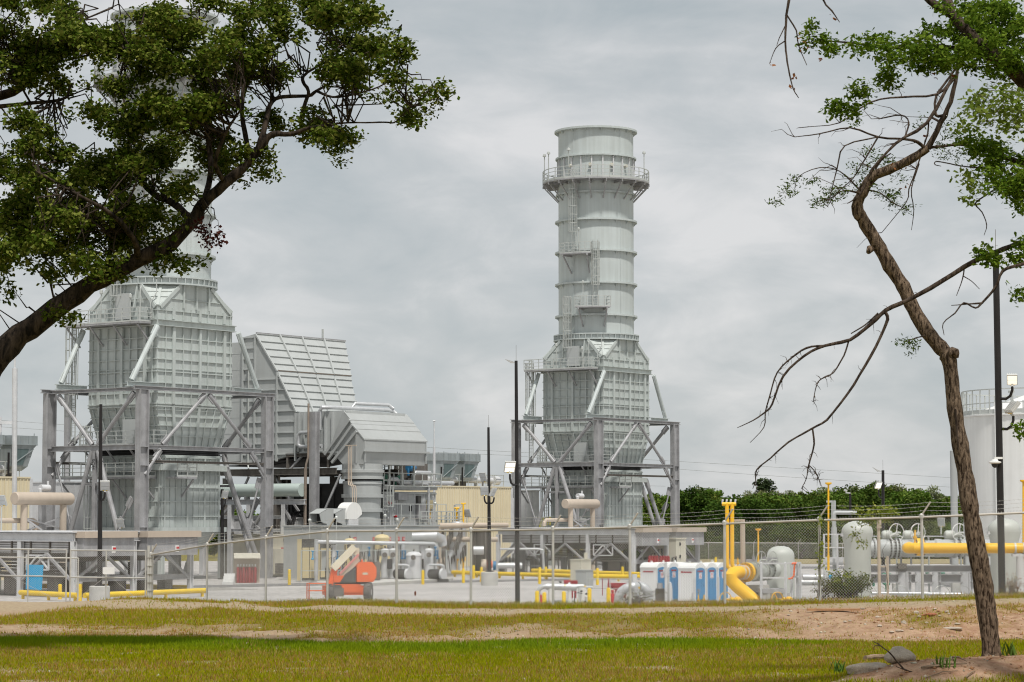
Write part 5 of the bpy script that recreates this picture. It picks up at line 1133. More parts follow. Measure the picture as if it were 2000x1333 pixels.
# ------------------------------------------------------------------ orange boom lift
def make_lift():
    B0 = pad(668, 1173.5); R = thing('boom_lift', 'orange boom lift with a cream folded boom, parked on the gravel inside the fence', 'boom lift', B0)
    X = V3((.97, .24, 0)).normalized(); Y = V3((-.24, .97, 0)).normalized()
    f = lambda x, y, z: B0 + X * x + Y * y + Z * z
    A_ = V3((.985, -.17, 0)); A2 = V3((.17, .985, 0))
    def wheel(x, y):
        g = MB(); g.lathe(f(x, y, .52), [(.2, -.2), (.42, -.21), (.50, -.17), (.52, -.1), (.52, .1), (.50, .17), (.42, .21), (.2, .2)], 28, A_)
        for k in range(24):
            an = 2 * math.pi * k / 24; d = A2 * math.cos(an) + Z * math.sin(an); s = 1 if k % 2 else -1; g.beam(f(x, y, .52) + d * .525, f(x, y, .52) + d * .525 + A_ * .19 * s, .07, .04, d)
        w = g.build('wheel', M['tyre'], R); g = MB(); g.lathe(f(x, y, .52), [(0, -.12), (.2, -.12), (.24, -.16), (.24, .16), (0, .16)], 16, A_); g.build('rim', M['white'], w)
    for x, y in ((1.42, -.95), (1.72, .75), (-.75, -.70), (-.6, .9)): wheel(x, y)
    g = MB(); g.boxf(f(-1.1, -.6, .35), X * 2.3, Y * 1.2, Z * .55); g.boxf(f(-.9, -.66, .5), X * 1.9, Y * 1.32, Z * .5); g.boxf(f(-.95, -.66, .22), X * .5, Y * 1.32, Z * .3); g.build('chassis', M['orange'], R, 0)
    g = MB(); g.cyl(f(.1, 0, .9), f(.1, 0, 1.12), .62, 24); g.boxf(f(-.55, -.5, 1.0), X * 2.1, Y * 1.0, Z * .1); g.build('turntable', M['darksteel'], R)
    g = MB(); g.prism([f(.75, -.75, 1.12), f(1.75, -.75, 1.12), f(1.95, -.75, 1.45), f(1.95, -.75, 1.95), f(1.7, -.75, 2.3), f(1.0, -.75, 2.3), f(.75, -.75, 2.1)], Y * .8); c = g.build('engine_cover', M['orange'], R, 0)
    g = MB(); g.boxf(f(1.1, -.765, 1.55), X * .32, Y * .012, Z * .13); g.build('plate', M['cream'], c, 0)
    g = MB(); g.boxf(f(1.85, -.6, 1.2), X * .35, Y * 1.2, Z * 1.1); g.build('counterweight', M['galvd'], R, 0)
    g = MB(); g.prism([f(-.25, -.7, 1.1), f(.7, -.7, 1.1), f(.7, -.7, 2.0), f(.1, -.7, 1.6)], Y * .7); g.build('side_tray', M['darksteel'], R, 0)
    g = MB(); g.boxf(f(-.6, -.62, 1.1), X * .7, Y * .35, Z * .4); g.prism([f(-.95, -.35, .7), f(-.5, -.35, .7), f(-.3, -.35, 2.05), f(-.62, -.35, 2.1)], Y * .4); g.boxf(f(-.5, -.3, 1.9), X * .35, Y * .3, Z * .35); g.build('riser_arm', M['orange'], R, 0)
    g = MB(); g.bar(f(-.5, -.35, 1.75), f(.85, .0, 3.05), .34, .38, V3((-.7, -.2, .7)).normalized()); g.boxf(f(.72, -.1, 2.72), X * .3, Y * .4, Z * .42); bo = g.build('boom', M['creamboom'], R, 0)
    g = MB(); g.bar(f(-.2, -.52, 1.55), f(1.0, -.2, 2.7), .10, .12, V3((-.7, -.2, .7)).normalized()); g.build('boom_cylinder', M['pink'], bo, 0)
    g = MB(); g.bar(f(-.05, -.5, 1.3), f(1.05, -.18, 2.4), .14, .14, V3((-.7, -.2, .7)).normalized()); g.bar(f(-.1, -.45, 1.48), f(.98, -.2, 2.54), .06, .10, V3((-.7, -.2, .7)).normalized()); g.build('lower_link', M['tan'], bo, 0)
    # work basket lowered at the left front
    k = MB(); a0, a1, b0, b1 = -2.15, -.75, -1.0, -.2
    railing(k, [f(a0, b0, .12), f(a1, b0, .12), f(a1, b1, .12), f(a0, b1, .12)], .93, (.5,), 1.3, .025, 0, True); k.beam(f(a1, b0, .1), f(a1, b0, 1.32), .06); k.beam(f(a1 - .08, b0, 1.32), f(a1 + .1, b0, 1.32), .05); ba = k.build('basket', M['orange'], R, 0)
    k = MB(); k.boxf(f(a0, b0, .05), X * (a1 - a0 + 1.5), Y * (b1 - b0), Z * .06)
    k.build('basket_floor', M['darksteel'], ba, 0); k = MB(); k.boxf(f(a1 + .08, b0 - .05, .28), X * .6, Y * .4, Z * .5); k.build('control_box', M['galvd'], ba, 0)
    g = MB(); g.prism([f(-.95, -.85, .62), f(-.1, -.85, .62), f(-.2, -.85, .95), f(-.9, -.85, .95)], Y * .5); g.build('control_shroud', M['darksteel'], R, 0)
    g = MB(); g.lathe(f(1.1, -.5, 2.3), [(.06, 0), (.06, .14), (0, .17)], 10); g.boxf(f(.05, -.67, .82), X * .25, Y * .04, Z * .14); g.build('beacon', M['orange'], R)
    return R
make_lift()

# ------------------------------------------------------------------ portable toilets
def make_toilet():
    R = thing('portable_toilet', 'x', 'portable toilet', V3((0, 0, 0)), 'portable toilets along the gravel')
    s = 1.12; f = lambda a, b_, z: V3((a, b_, z))       # door on the -y side, built at the origin
    g = MB(); g.boxf(f(-.56, .02, .12), V3((s, 0, 0)), V3((0, s, 0)), Z * 1.88); w = g.build('wall', M['plastic'], R, 0)
    g = MB()
    for k in range(6):
        for a in (-.575, .562): g.boxf(f(a, .14 + .17 * k, .3), V3((.013, 0, 0)), V3((0, .04, 0)), Z * 1.35)
    for z in (.25, 1.0, 1.7):
        for a in (-.572, .561): g.boxf(f(a, .04, z), V3((.011, 0, 0)), V3((0, 1.08, 0)), Z * .03)
    g.build('wall_rib', M['plastic'], w, 0)
    g = MB(); pr = [f(-.6, -.03, 2.0), f(.6, -.03, 2.0), f(.6, -.03, 2.06)] + [f(.5 * math.cos(t), -.03, 2.06 + .26 * math.sin(t)) for t in np.linspace(.05, math.pi - .05, 12)] + [f(-.6, -.03, 2.06)]
    g.prism(pr, V3((0, 1.22, 0))); g.cyl(f(.3, .9, 2.2), f(.3, .9, 2.42), .06, 10); g.build('roof', M['plastic'], R, 35)
    g = MB(); pr = [f(-.48, 0, .16), f(.48, 0, .16), f(.48, 0, 1.84)] + [f(.48 * math.cos(t), 0, 1.84 + .22 * math.sin(t)) for t in np.linspace(.2, math.pi - .2, 8)] + [f(-.48, 0, 1.84)]
    g.prism(pr, V3((0, -.035, 0))); d = g.build('door', M['blue'], R, 0)
    g = MB(); g.boxf(f(-.3, -.05, .25), V3((.6, 0, 0)), V3((0, .016, 0)), Z * .5); g.boxf(f(-.3, -.05, .85), V3((.22, 0, 0)), V3((0, .016, 0)), Z * .5); g.boxf(f(.05, -.05, .85), V3((.25, 0, 0)), V3((0, .016, 0)), Z * .5); g.build('door_panel', M['blue'], d, 0)
    g = MB(); g.boxf(f(.28, -.07, .95), V3((.05, 0, 0)), V3((0, .04, 0)), Z * .12); g.build('handle', M['dark'], d, 0)
    g = MB(); g.boxf(f(-.18, -.045, 1.42), V3((.32, 0, 0)), V3((0, .012, 0)), Z * .34); n = g.build('notice', M['plastic'], d, 0)
    g = MB()
    for k in range(4): g.boxf(f(-.13, -.052, 1.46 + .075 * k), V3((.22 - .05 * (k % 2), 0, 0)), V3((0, .01, 0)), Z * .03)
    g.build('notice_text', M['red'], n, 0)
    for x in (-.56, .485): g = MB(); g.boxf(f(x, 0, .14), V3((.07, 0, 0)), V3((0, -.03, 0)), Z * 1.86); g.build('door_post', M['plastic'], R, 0)
    g = MB()
    for k in range(4): g.boxf(f(-.573, .94 - .19 * k, 1.74), V3((.012, 0, 0)), V3((0, -.15, 0)), Z * .10)
    g.build('side_lettering', M['darkred'], R, 0)
    g = MB(); g.boxf(f(-.33, -.047, 1.80), V3((.56, 0, 0)), V3((0, .02, 0)), Z * .09); g.build('door_lettering', M['darkred'], d, 0)
    g = MB(); g.boxf(f(-.6, -.05, 0), V3((1.2, 0, 0)), V3((0, 1.25, 0)), Z * .12); g.build('skid_base', M['galvd'], R, 0)
    return R
T0 = make_toilet(); first = True
rz = math.atan2(U.y, U.x)
for px, py, k, lab in ((1279, 1177.5, 0, 'leftmost white portable toilet, its blue door half behind the fence post'), (1279, 1177.5, 1.28, 'white portable toilet with an arched blue door and a notice, second from the left'), (1279, 1177.5, 2.56, 'white portable toilet mostly hidden in the middle of the row'),
                    (1354, 1179.5, 0, 'white portable toilet with a broad white side, middle of the row'), (1354, 1179.5, 1.26, 'white portable toilet with a blue door, second from the yellow gas pipe'), (1354, 1179.5, 2.52, 'white portable toilet next to the yellow gas pipe, rightmost of the row')):
    q0 = pad(px, py) + U * (.75 + k)
    if first: T0.location = q0; T0.rotation_euler = (0, 0, rz); T0['label'] = lab; first = False
    else: copy_tree(T0, None, lab, q0, rz)

# ------------------------------------------------------------------ bollards
def make_bollard(q, h, lab):
    g = MB(); g.lathe(V3((0, 0, 0)), [(.115, 0), (.115, h - .1), (.105, h - .05), (.07, h - .015), (0, h)], 14)
    o = g.build('bollard', M['yellow']); o.location = q; return tag(o, lab, 'bollard', 'yellow bollards')
for px, yt, yb, lab in ((565, 1112, 1143.5, 'yellow bollard in front of the cream electrical enclosure'), (826, 1114, 1142, 'yellow bollard in front of the pump skid'), (905, 1111, 1139, 'yellow bollard left of the tall fence post beside the pumps'),
        (925, 1104, 1130.5, 'yellow bollard just right of the fence post beside the pumps'), (940, 1108, 1137.5, 'yellow bollard nearest the pedestal of the middle light pole'), (1054, 1108, 1141, 'taller looking yellow bollard of the pair right of the black light pole'),
        (1066, 1107, 1131, 'yellow bollard of the pair right of the black light pole, standing behind its mate'), (1167, 1110, 1143, 'yellow bollard right of the grey floor cabinet'), (1216, 1107, 1132, 'yellow bollard left of the portable toilets under the cooler'),
        (1049, 1154, 0, 'yellow bollard at the left end of the white hydrant pipe'), (1063, 1157, 0, 'yellow bollard right of the red extinguisher at the hydrant pipe'), (1101, 1155, 0, 'yellow bollard before the middle of the white hydrant pipe'),
        (1151, 1149, 0, 'yellow bollard at the right end of the white hydrant pipe'), (1188, 1148, 0, 'yellow bollard beside the red extinguisher and the fat silver elbow'),
        (1360, 1090, 1112, 'yellow bollard far behind the portable toilets, on the left'), (1398, 1088, 1112, 'yellow bollard far behind the portable toilets, beside the yellow vent pipes'),
        (117, 1141, 1171, 'yellow bollard left of the gate post at the left air cooler'), (156, 1141, 1177, 'yellow bollard right of the gate post at the left air cooler'), (1186.5, 0, 0, None)):
    if lab is None: continue
    if yb: q = pad(px, yb); h = P(px, yt, q.y).z
    else: q = at(px, 134.5); h = P(px, yt, q.y).z
    make_bollard(q, h, lab)

# ------------------------------------------------------------------ hydrant pipes and fat silver elbows just inside the fence
def pt(px, py, d): return P(px, py, d)
D1 = 135.5
R = thing('hydrant_pipe', 'white jacketed pipe on short posts just inside the fence', 'pipe', at(1095, D1))
g = MB(); g.tube([at(1051, D1, .1), at(1051, D1, .85), pt(1053, 1151, D1), pt(1060, 1146.5, D1), pt(1066, 1145.5, D1), pt(1140, 1145.5, D1)], .13, 12); g.tube([pt(1066, 1146, D1), pt(1126, 1148, D1)], .19, 14); g.cyl(pt(1110, 1146, D1), pt(1114, 1146, D1), .24, 14); g.cyl(pt(1060, 1175, D1 + .5), pt(1122, 1175, D1 + .5), .07, 8); g.tube([pt(1128, 1146.5, D1), pt(1158, 1148, D1)], .09, 10); g.build('pipe', M['alu'], R)
g = MB()
for px, w in ((1076, .17), (1112, .12), (1137, .24)): g.cyl(at(px, D1, 0), V3((at(px, D1).x, D1, pt(px, 1148, D1).z)), w, 12)
g.boxf(at(1128, D1 - .2, 0), (.55, 0, 0), (0, .5, 0), Z * .55); g.build('post', M['white'], R)
g = MB(); g.tube([at(1122, D1 - .4, .2), at(1122, D1 - .4, .7), pt(1125, 1159, D1 - .4), pt(1130, 1158, D1 - .4), pt(1137, 1160, D1 - .4)], .025, 6)
for px, py in ((1092, 1139), (1133, 1157), (1143, 1162), (1140, 1177)): g.boxf(pt(px, py, D1 - .4), (.14, 0, 0), (0, .1, 0), Z * .09)
g.build('cable', M['dark'], R); g = MB()
for px, py in ((1102, 1145), (1141, 1147)): g.boxf(pt(px, py, D1 - .23), (.08, 0, 0), (0, .03, 0), Z * .08)
g.build('tag', M['yellow'], R, 0)
for px, py, h, lab in ((1056, 1162, 1.0, 'red extinguisher between the two bollards at the left of the hydrant pipe'), (1196, 1153, 1.0, 'red extinguisher beside the fat silver elbow')):
    q = at(px, D1, 0); zt = pt(px, py, D1).z; g = MB(); g.lathe(q, [(0, .05), (.1, .06), (.1, zt - .3), (.05, zt - .2), (.05, zt - .15), (.09, zt - .1), (.07, zt), (0, zt)], 14); g.cyl(q + Z * (zt - .25) - V3((.12, 0, 0)), q + Z * (zt - .25) + V3((.12, 0, 0)), .05, 8); tag(g.build('extinguisher', M['red']), lab, 'fire extinguisher')
for px, py, w, lab in ((1120, 1136, .5, 'dark red pump block behind the hydrant pipe'), (1211, 1141, .85, 'dark red pump block left of the fat silver elbow')):
    q = at(px, 150, 0); g = MB(); zz = pt(px, py, 150).z; g.boxf(q - V3((w / 2, 0, 0)) + Z * (zz - .35), (w, 0, 0), (0, .5, 0), Z * .4); g.boxf(q - V3((w / 2 - .1, 0, 0)), (.12, 0, 0), (0, .4, 0), Z * zz * .7); g.boxf(q + V3((w / 2 - .2, 0, 0)), (.12, 0, 0), (0, .4, 0), Z * zz * .7); g.cyl(q + V3((-w / 2 - .35, .2, zz - .1)), q + V3((-w / 2, .2, zz - .1)), .18, 10); tag(g.build('pump_block', M['darkred'], None, 0), lab, 'pump')
R = thing('hand_rail', 'thin grey pipe rail behind the fat silver elbow', 'rail', at(1190, 149)); g = MB(); railing(g, [at(1150, 149), at(1232, 149), at(1262, 152)], 1.2, (.6,), 1.2, .025); g.build('rail', M['rail'], R, 0); g = MB(); 
for px in (1188, 1176): g.cyl(at(px, 148.7, .2), at(px, 148.7, 1.3), .03, 6)
g.build('red_post', M['darkred'], R)
R = thing('silver_elbow', 'fat silver jacketed pipe elbows bending into the ground inside the fence', 'pipe', at(1225, D1))
g = MB(); c0 = pt(1236, 1176, D1); g.tube([V3((c0.x - .84, D1, -.2))] + [c0 + V3((-.84 * math.cos(t), 0, .84 * math.sin(t))) for t in np.linspace(0, 1.57, 9)] + [c0 + V3((.25, .25, .84))], .25, 20); c0 = pt(1250, 1178, D1 + .4); g.tube([c0 + V3((-.1, -.1, .9))] + [c0 + V3((.46 * math.sin(t), 0, .42 + .48 * math.cos(t))) for t in np.linspace(.05, 1.57, 8)] + [V3((c0.x + .46, c0.y, -.2))], .27, 20); g.build('pipe', M['alu'], R)
g = MB(); g.tube([pt(1243, 1150, D1 - .6), pt(1243, 1170, D1 - .6), pt(1246, 1178, D1 - .6), pt(1253, 1181, D1 - .6), pt(1280, 1182, D1 - .6)], .16, 12); g.build('drain_pipe', M['alu'], R)
g = MB(); g.cyl(pt(1239, 1148, D1 + .5), pt(1239, 1122, D1 + .5), .16, 10); g.build('post', M['galvl'], R); g = MB(); g.boxf(pt(1247, 1150, D1 - .95), (.1, 0, 0), (0, .03, 0), Z * .1); g.build('tag', M['yellow'], R, 0)
# instrument posts and transformer box by the toilets
R = thing('instrument_box', 'grey instrument box on a frame with a round canister, before the leftmost portable toilet', 'instrument', at(1290, 132))
g = MB(); g.boxf(V3(at(1280, 132)) + Z * .35, (.5, 0, 0), (0, .4, 0), Z * .75); g.build('housing', M['galvd'], R, 0); g = MB(); g.cyl(at(1288, 132, 1.1), at(1288, 132, 1.4), .16, 12); g.build('canister', M['galv'], R)
g = MB(); g.cyl(at(1300, 131.5, 0), V3((at(1300, 131.5).x, 131.5, pt(1300, 1099, 131.5).z)), .075, 10); g.cyl(at(1308, 132.5, 0), at(1308, 132.5, 1.1), .14, 10); g.lathe(at(1308, 132.5, 1.1), [(.14, 0), (.08, .3), (0, .35)], 10); g.build('post', M['galvl'], R)
g = MB(); q = pt(1301, 1118, 132); g.lathe(q, [(0, -.09), (.2, -.08), (.28, 0), (.2, .08), (0, .09)], 18, V3((.7, -.7, 0))); g.build('round_gauge', M['lampoff'], R)
g = MB(); g.boxf(at(1279, 132, .12), (.6, 0, 0), (0, .5, 0), Z * .2); g.build('base', M['concrete'], R, 0)
for px, yt, lab in ((1356, 1130, 'short grey post with small instruments before the middle portable toilet'), (1402, 1127, 'plain short grey post before the rightmost portable toilets')):
    R = thing('instrument_post', lab, 'post', at(px, 130)); zt = pt(px, yt, 130).z; g = MB(); g.cyl(at(px, 130, 0), at(px, 130, zt), .075, 10); g.build('post', M['galvl'], R)
    if px < 1400:
        g = MB(); g.cyl(at(1364, 130, 1.0), at(1364, 130, 1.12), .09, 10); g.cyl(at(1364, 130, .1), at(1364, 130, 1.0), .03, 6); g.beam(at(1351, 130, .9), at(1364, 130, .9), .04); g.beam(at(1350, 130, .6), at(1358, 130, .6), .05); g.beam(at(1351, 130, .2), at(1351, 130, .9), .04); g.build('gauge', M['galv'], R)
# ------------------------------------------------------------------ gas metering yard on the right
def handwheel(parent, c, r, axis, m, spokes=3, tilt=0.3, wr=.022):
    c = V3(c); axis = V3(axis).normalized(); g = MB(); g.ring(c, r, wr, 32, 6, axis); a = axis.cross(Z).normalized(); b = axis.cross(a)
    for k in range(spokes): an = tilt + 2 * math.pi * k / spokes; g.beam(c, c + (a * math.cos(an) + b * math.sin(an)) * r, wr * 1.6)
    g.cyl(c - axis * .05, c + axis * .3, wr * 2, 8); return g.build('handwheel', M[m], parent)
def bolted(parent, p, q, r, m, name='flange', n=16, t=.09):
    """flanged joint: disc along p->q with bolt heads"""
    p, q = V3(p), V3(q); ax = (q - p).normalized(); g = MB(); g.lathe(p, [(0, 0), (r, 0), (r, t), (0, t)], 28, ax); f = g.build(name, M[m], parent)
    a = ax.cross(Z).normalized(); b = ax.cross(a); g = MB()
    for k in range(n): an = 2 * math.pi * k / n; o = p + (a * math.cos(an) + b * math.sin(an)) * (r * .86); g.cyl(o - ax * .06, o + ax * (t + .06), .03, 6)
    g.build('bolt', M['galvd'], f)
DG = 124
R = thing('gas_inlet_pipe', 'thick yellow gas pipe bending over and down into the bank, with twin vent pipes', 'gas pipe', at(1435, DG))
ax_e = pt(1466, 1118, DG + 1.2)
g = MB(); g.tube([pt(1500, 1195, DG - .6), pt(1481, 1179, DG - .5), pt(1440, 1146, DG), pt(1430, 1136, DG), pt(1427, 1128, DG), pt(1431, 1121, DG + .2), pt(1439, 1118.5, DG + .5), pt(1456, 1118, DG + 1.0)], .33, 20); g.build('pipe', M['gasyel'], R)
bolted(R, pt(1456, 1118, DG + 1.0), pt(1470, 1118, DG + 1.6), .5, 'gasyel', 'flange', 20, .2)
g = MB()
for px in (1445, 1452): g.lathe(pt(px, 1118.3, DG + .7), [(.34, 0), (.37, .01), (.37, .07), (.34, .08)], 20, pt(1470, 1118, DG + 1.6) - pt(1456, 1118, DG + 1.0))
g.build('pipe_clamp', M['galvl'], R)
DV = 126
g = MB()
for px, pr_ in ((1420, 1431), (1430, 1440)): g.tube([pt(px, 983, DV), pt(px, 1100, DV), pt(px + 1, 1107, DV), pt(px + 5, 1110.5, DV), pt(1446 if px < 1425 else 1462, 1110.8 if px < 1425 else 1110.3, DV)], .105, 12)
g.cyl(pt(1410, 985, DV), pt(1437.5, 985, DV), .10, 12); g.build('vent_pipe', M['gasyel'], R)
g = MB()
for px in (1411, 1419, 1427, 1436): g.cyl(pt(px, 984, DV), pt(px, 978, DV), .05, 8); g.boxf(pt(px - 1, 979, DV - .05), (.09, 0, 0), (0, .1, 0), Z * .1)
g.build('vent_cap', M['galvl'], R)
g = MB(); g.beam(pt(1418, 1017, DV + .2), pt(1455, 1017, DV + .2), .12); g.cyl(at(1451, DV + .2, 0), V3((at(1451, DV).x, DV + .2, pt(1451, 1016, DV).z)), .13, 12); g.build('vent_support', M['tan'], R, 0)
def gas_valve(parent, px, y0, y1, d):
    g = MB(); g.cyl(pt(px, y0, d), pt(px, y1, d), .035, 8); g.cyl(pt(px, y0 * .55 + y1 * .45, d), pt(px, y0 * .4 + y1 * .6, d), .09, 8); g.cyl(pt(px, y1 - 1, d), pt(px, y1, d), .08, 8); g.build('small_valve', M['gasyel'], parent)
gas_valve(R, 1441, 1090, 1111, DV)
for px in (1364, 1375, 1483): gas_valve(R, px, 1162, 1183, 127)
# yellow ground valves with handwheels
for px, lab in ((1417, 'large yellow handwheel valve low by the fence post beside the portable toilets'), (1518, 'large yellow handwheel valve low beside the grey access platform')):
    R = thing('handwheel_valve', lab, 'valve', at(px + 12, 121)); c = pt(px, 1171, 121); handwheel(R, c, .36, V3((.55, -.83, 0)), 'gasyel', 3, 1.0)
    g = MB(); q = pt(px + 20, 1174, 121.3); g.cyl(c, q, .05, 8); g.lathe(q - V3((.3, 0, 0)), [(.07, 0), (.2, .05), (.16, .22), (.24, .3), (.22, .5), (.1, .62), (.05, .7)], 16, V3((1, .1, -.05))); g.cyl(q - V3((0, 0, 1.2)), q, .16, 12); g.build('gearbox', M['gasyel'], R)
# filter separator with domed vessel
R = thing('gas_separator', 'grey flanged pipe run with chained handwheels leading to a domed grey vessel', 'gas separator', at(1524, DG + 5))
q = at(1524, DG + 6); g = MB(); zt = pt(1524, 1067, DG + 6).z; g.lathe(q, [(.74, 0), (.74, zt - .55), (.72, zt - .38), (.62, zt - .2), (.42, zt - .06), (.18, zt), (0, zt)], 32); g.build('vessel', M['vessel'], R)
A0 = pt(1468, 1117, DG + 1.7); A1 = pt(1512, 1114, DG + 5); axd = (A1 - A0).normalized(); ln = (A1 - A0).length
g = MB(); g.lathe(A0, [(.30, 0), (.46, .02), (.46, .16), (.34, .18), (.5, .45), (.52, .8), (.5, 1.1), (.40, 1.35), (.40, 1.5), (.46, 1.52), (.46, 1.66), (.38, 1.68), (.42, 2.4), (.42, ln)], 28, axd); g.build('valve_body', M['vessel'], R)
for t in (.28, 1.58, 2.5): bolted(R, A0 + axd * t, A0 + axd * (t + 1), .52, 'vessel', 'flange', 18, .08)
g = MB(); g.boxf(pt(1457, 1104, DG + 2), (1.15, .3, 0), (0, .6, 0), Z * .3); g.boxf(pt(1487, 1100, DG + 3), (.9, .3, 0), (0, .5, 0), Z * .28); g.boxf(pt(1470, 1094, DG + 2), (.12, 0, 0), (0, .3, 0), Z * .2); g.boxf(pt(1492, 1094, DG + 3), (.12, 0, 0), (0, .3, 0), Z * .2); g.build('actuator', M['galv'], R, 0)
handwheel(R, pt(1487, 1094, DG + 1.6), .44, V3((.75, -.65, 0)), 'vessel', 3, .4, .018); handwheel(R, pt(1508, 1094, DG + 2.6), .46, V3((.75, -.65, 0)), 'vessel', 3, .4, .018)
g = MB(); 
for px in (1462, 1478, 1496): g.boxf(pt(px, 1150, DG + 2.2), (.5, 0, 0), (0, .5, 0), -Z * 3)
g.boxf(pt(1458, 1143, DG + 1.9), (1.2, .2, 0), (0, .5, 0), -Z * .25); g.build('support', M['concrete'], R, 0)
g = MB(); g.cyl(pt(1560, 1138, DG + 8), pt(1612, 1138, DG + 8), .17, 14); g.build('outlet_pipe', M['alu'], R)
# access platform in front of it
R = thing('access_platform', 'grey steel access platform with rails in front of the domed vessel', 'platform', at(1525, DG))
g = MB(); zt = pt(1500, 1101, DG - 1).z; zd = pt(1500, 1152, DG - 1).z
pts_ = [at(1486, DG - 1, 0), at(1533, DG - 1, 0), at(1533, DG + 1.2, 0), at(1486, DG + 1.2, 0), at(1545, DG + 1.2), at(1556, DG + 1.2), at(1562, DG + 1)]
for q in pts_: g.beam(q, q + Z * zt, .10)
for i, j in ((0, 1), (1, 2), (3, 0), (4, 6)):
    for z in (zt, zt - .72): g.beam(pts_[i] + Z * z, pts_[j] + Z * z, .08)
g.beam(pts_[1] + Z * zt, pts_[6] + Z * zt, .08)
g.build('frame', M['galvl'], R, 0); g = MB(); g.boxf(at(1485, DG - 1.05, zd - .18), at(1534, DG) - at(1485, DG), (0, 2.3, 0), Z * .2); g.build('deck', M['galv'], R, 0)
g = MB()
for px in (1510, 1522, 1540): g.ibeam(at(px, DG - .5, 0), at(px, DG - .5, zd - .18), .25, .25)
g.build('leg', M['galvl'], R, 0)
g = MB(); q = pt(1551, 1101, DG - .2); g.tube([q + V3((-.18, 0, 0)), q + V3((.1, 0, 0)), q + V3((.02, 0, -.1)), q + V3((-.02, 0, -.62)), q + V3((-.12, 0, -.75)), q + V3((-.3, 0, -.78))], .045, 8); g.build('gate_latch', M['orange'], R)
# thin yellow vents
for px, y0, y1, d, lab in ((1481, 1034, 1094, 126, 'thin yellow vent pipe beside the chained handwheels, the shorter one'), (1618, 944, 1085, 118, 'tall thin yellow vent pipe left of the grey tower vessel'), (1998.5, 939, 1066, 116, 'tall thin yellow vent pipe at the right photo edge')):
    R = thing('vent_pipe', lab, 'vent pipe', V3((pt(px, y1, d).x, d, 0))); g = MB(); g.cyl(pt(px, y0, d), pt(px, y1, d), .045, 10); g.cyl(pt(px, y1 + 30, d), pt(px, y1, d), .06, 10); g.build('pipe', M['gasyel'], R); g = MB(); w = .16; g.lathe(pt(px, y0, d), [(0, -.1), (.05, -.1), (w, -.03), (w, .03), (0, .04)], 14); g.build('vent_cap', M['gasyel'], R)
# tall separator vessels
def tall_vessel(px, d, ytop, rpx, lab, noz=True):
    s = FPX / d; r = rpx / s; zt = pt(px, ytop, d).z; q = at(px, d); R = thing('filter_vessel', lab, 'filter vessel', q, 'grey filter vessels')
    zf = zt - r * 1.0
    g = MB(); g.lathe(q, [(r * .98, 0), (r * .98, .9), (r, .95), (r, zf - .5), (r * 1.18, zf - .02), (r * 1.18, zf), (r, zf)], 36); g.build('shell', M['vessel'], R)
    g = MB(); g.lathe(q, [(r * 1.17, zf + .01), (r * 1.17, zf + r * .2), (r * 1.12, zf + r * .42), (r * .95, zf + r * .66), (r * .65, zf + r * .85), (r * .3, zf + r * .96), (0, zf + r * .98)], 36); g.build('domed_head', M['vessel'], R)
    g = MB(); g.lathe(q, [(r * .99, 1.0), (r * 1.06, 1.0), (r * 1.06, 1.22), (r * .99, 1.23)], 36); g.build('base_band', M['alu'], R)
    g = MB(); g.boxf(q + V3((-r * 1.25, -r * .4, zf - .12)), (r * .35, 0, 0), (0, r * .5, 0), Z * .14); g.cyl(q + V3((-r * .55, -r * 1.22, zf + .04)), q + V3((-r * .45, -r * 1.22, zf + .04)), .06, 8); g.build('hinge', M['galvl'], R, 0)
    g = MB(); g.lathe(q, [(0, 0), (r * 1.15, 0), (r * 1.15, .55), (0, .55)], 36); g.build('plinth', M['concrete'], R)
    return R
tall_vessel(1674, 113, 1017, 26, 'grey filter vessel with a domed head behind the green bush')
tall_vessel(1961, 113, 1012, 27, 'grey filter vessel with a domed head behind the black light pole at the right')
DR = 116
R = thing('pipe_run', 'grey flanged meter pipe run with handwheels on a steel rack beside the filter vessel', 'pipe run', at(1780, DR))
def run(x0, x1, y, d=DR, mirror=1):
    s = FPX / d; L = (x1 - x0) / s; return pt(x0, y, d), L
p0 = pt(1697, 1071, DR - .6); g = MB(); X1 = V3((1, .08, 0)).normalized()
g.tube([p0 - X1 * .3, p0, p0 + X1 * .25], .36, 20); sc_ = DR / FPX
def X(px): return (px - 1697) * sc_
g.lathe(p0, [(.36, X(1697)), (.34, X(1704)), (.46, X(1706)), (.46, X(1709)), (.40, X(1711)), (.40, X(1714)), (.46, X(1716)), (.40, X(1718)), (.44, X(1725)), (.44, X(1735)), (.38, X(1738)), (.48, X(1739)), (.48, X(1742)), (.36, X(1743)), (.36, X(1747)), (.48, X(1748)), (.48, X(1751)), (.36, X(1752)), (.36, X(1754)), (.48, X(1755)), (.48, X(1758)), (.40, X(1760)), (.44, X(1770)), (.44, X(1780)), (.36, X(1790)), (.36, X(1825)), (.44, X(1828)), (.44, X(1836)), (.40, X(1842)), (.44, X(1852)), (.40, X(1862)), (.48, X(1864)), (.48, X(1868)), (.36, X(1870)), (.36, X(1874)), (.48, X(1875)), (.48, X(1879)), (.40, X(1882)), (.40, X(1940))], 28, X1); g.build('valve_body', M['duct'], R)
for px in (1708, 1740, 1749, 1756, 1866, 1877): bolted(R, p0 + X1 * (X(px) - .03), p0 + X1 * (X(px) + 1), .485, 'duct', 'flange', 18, .06)
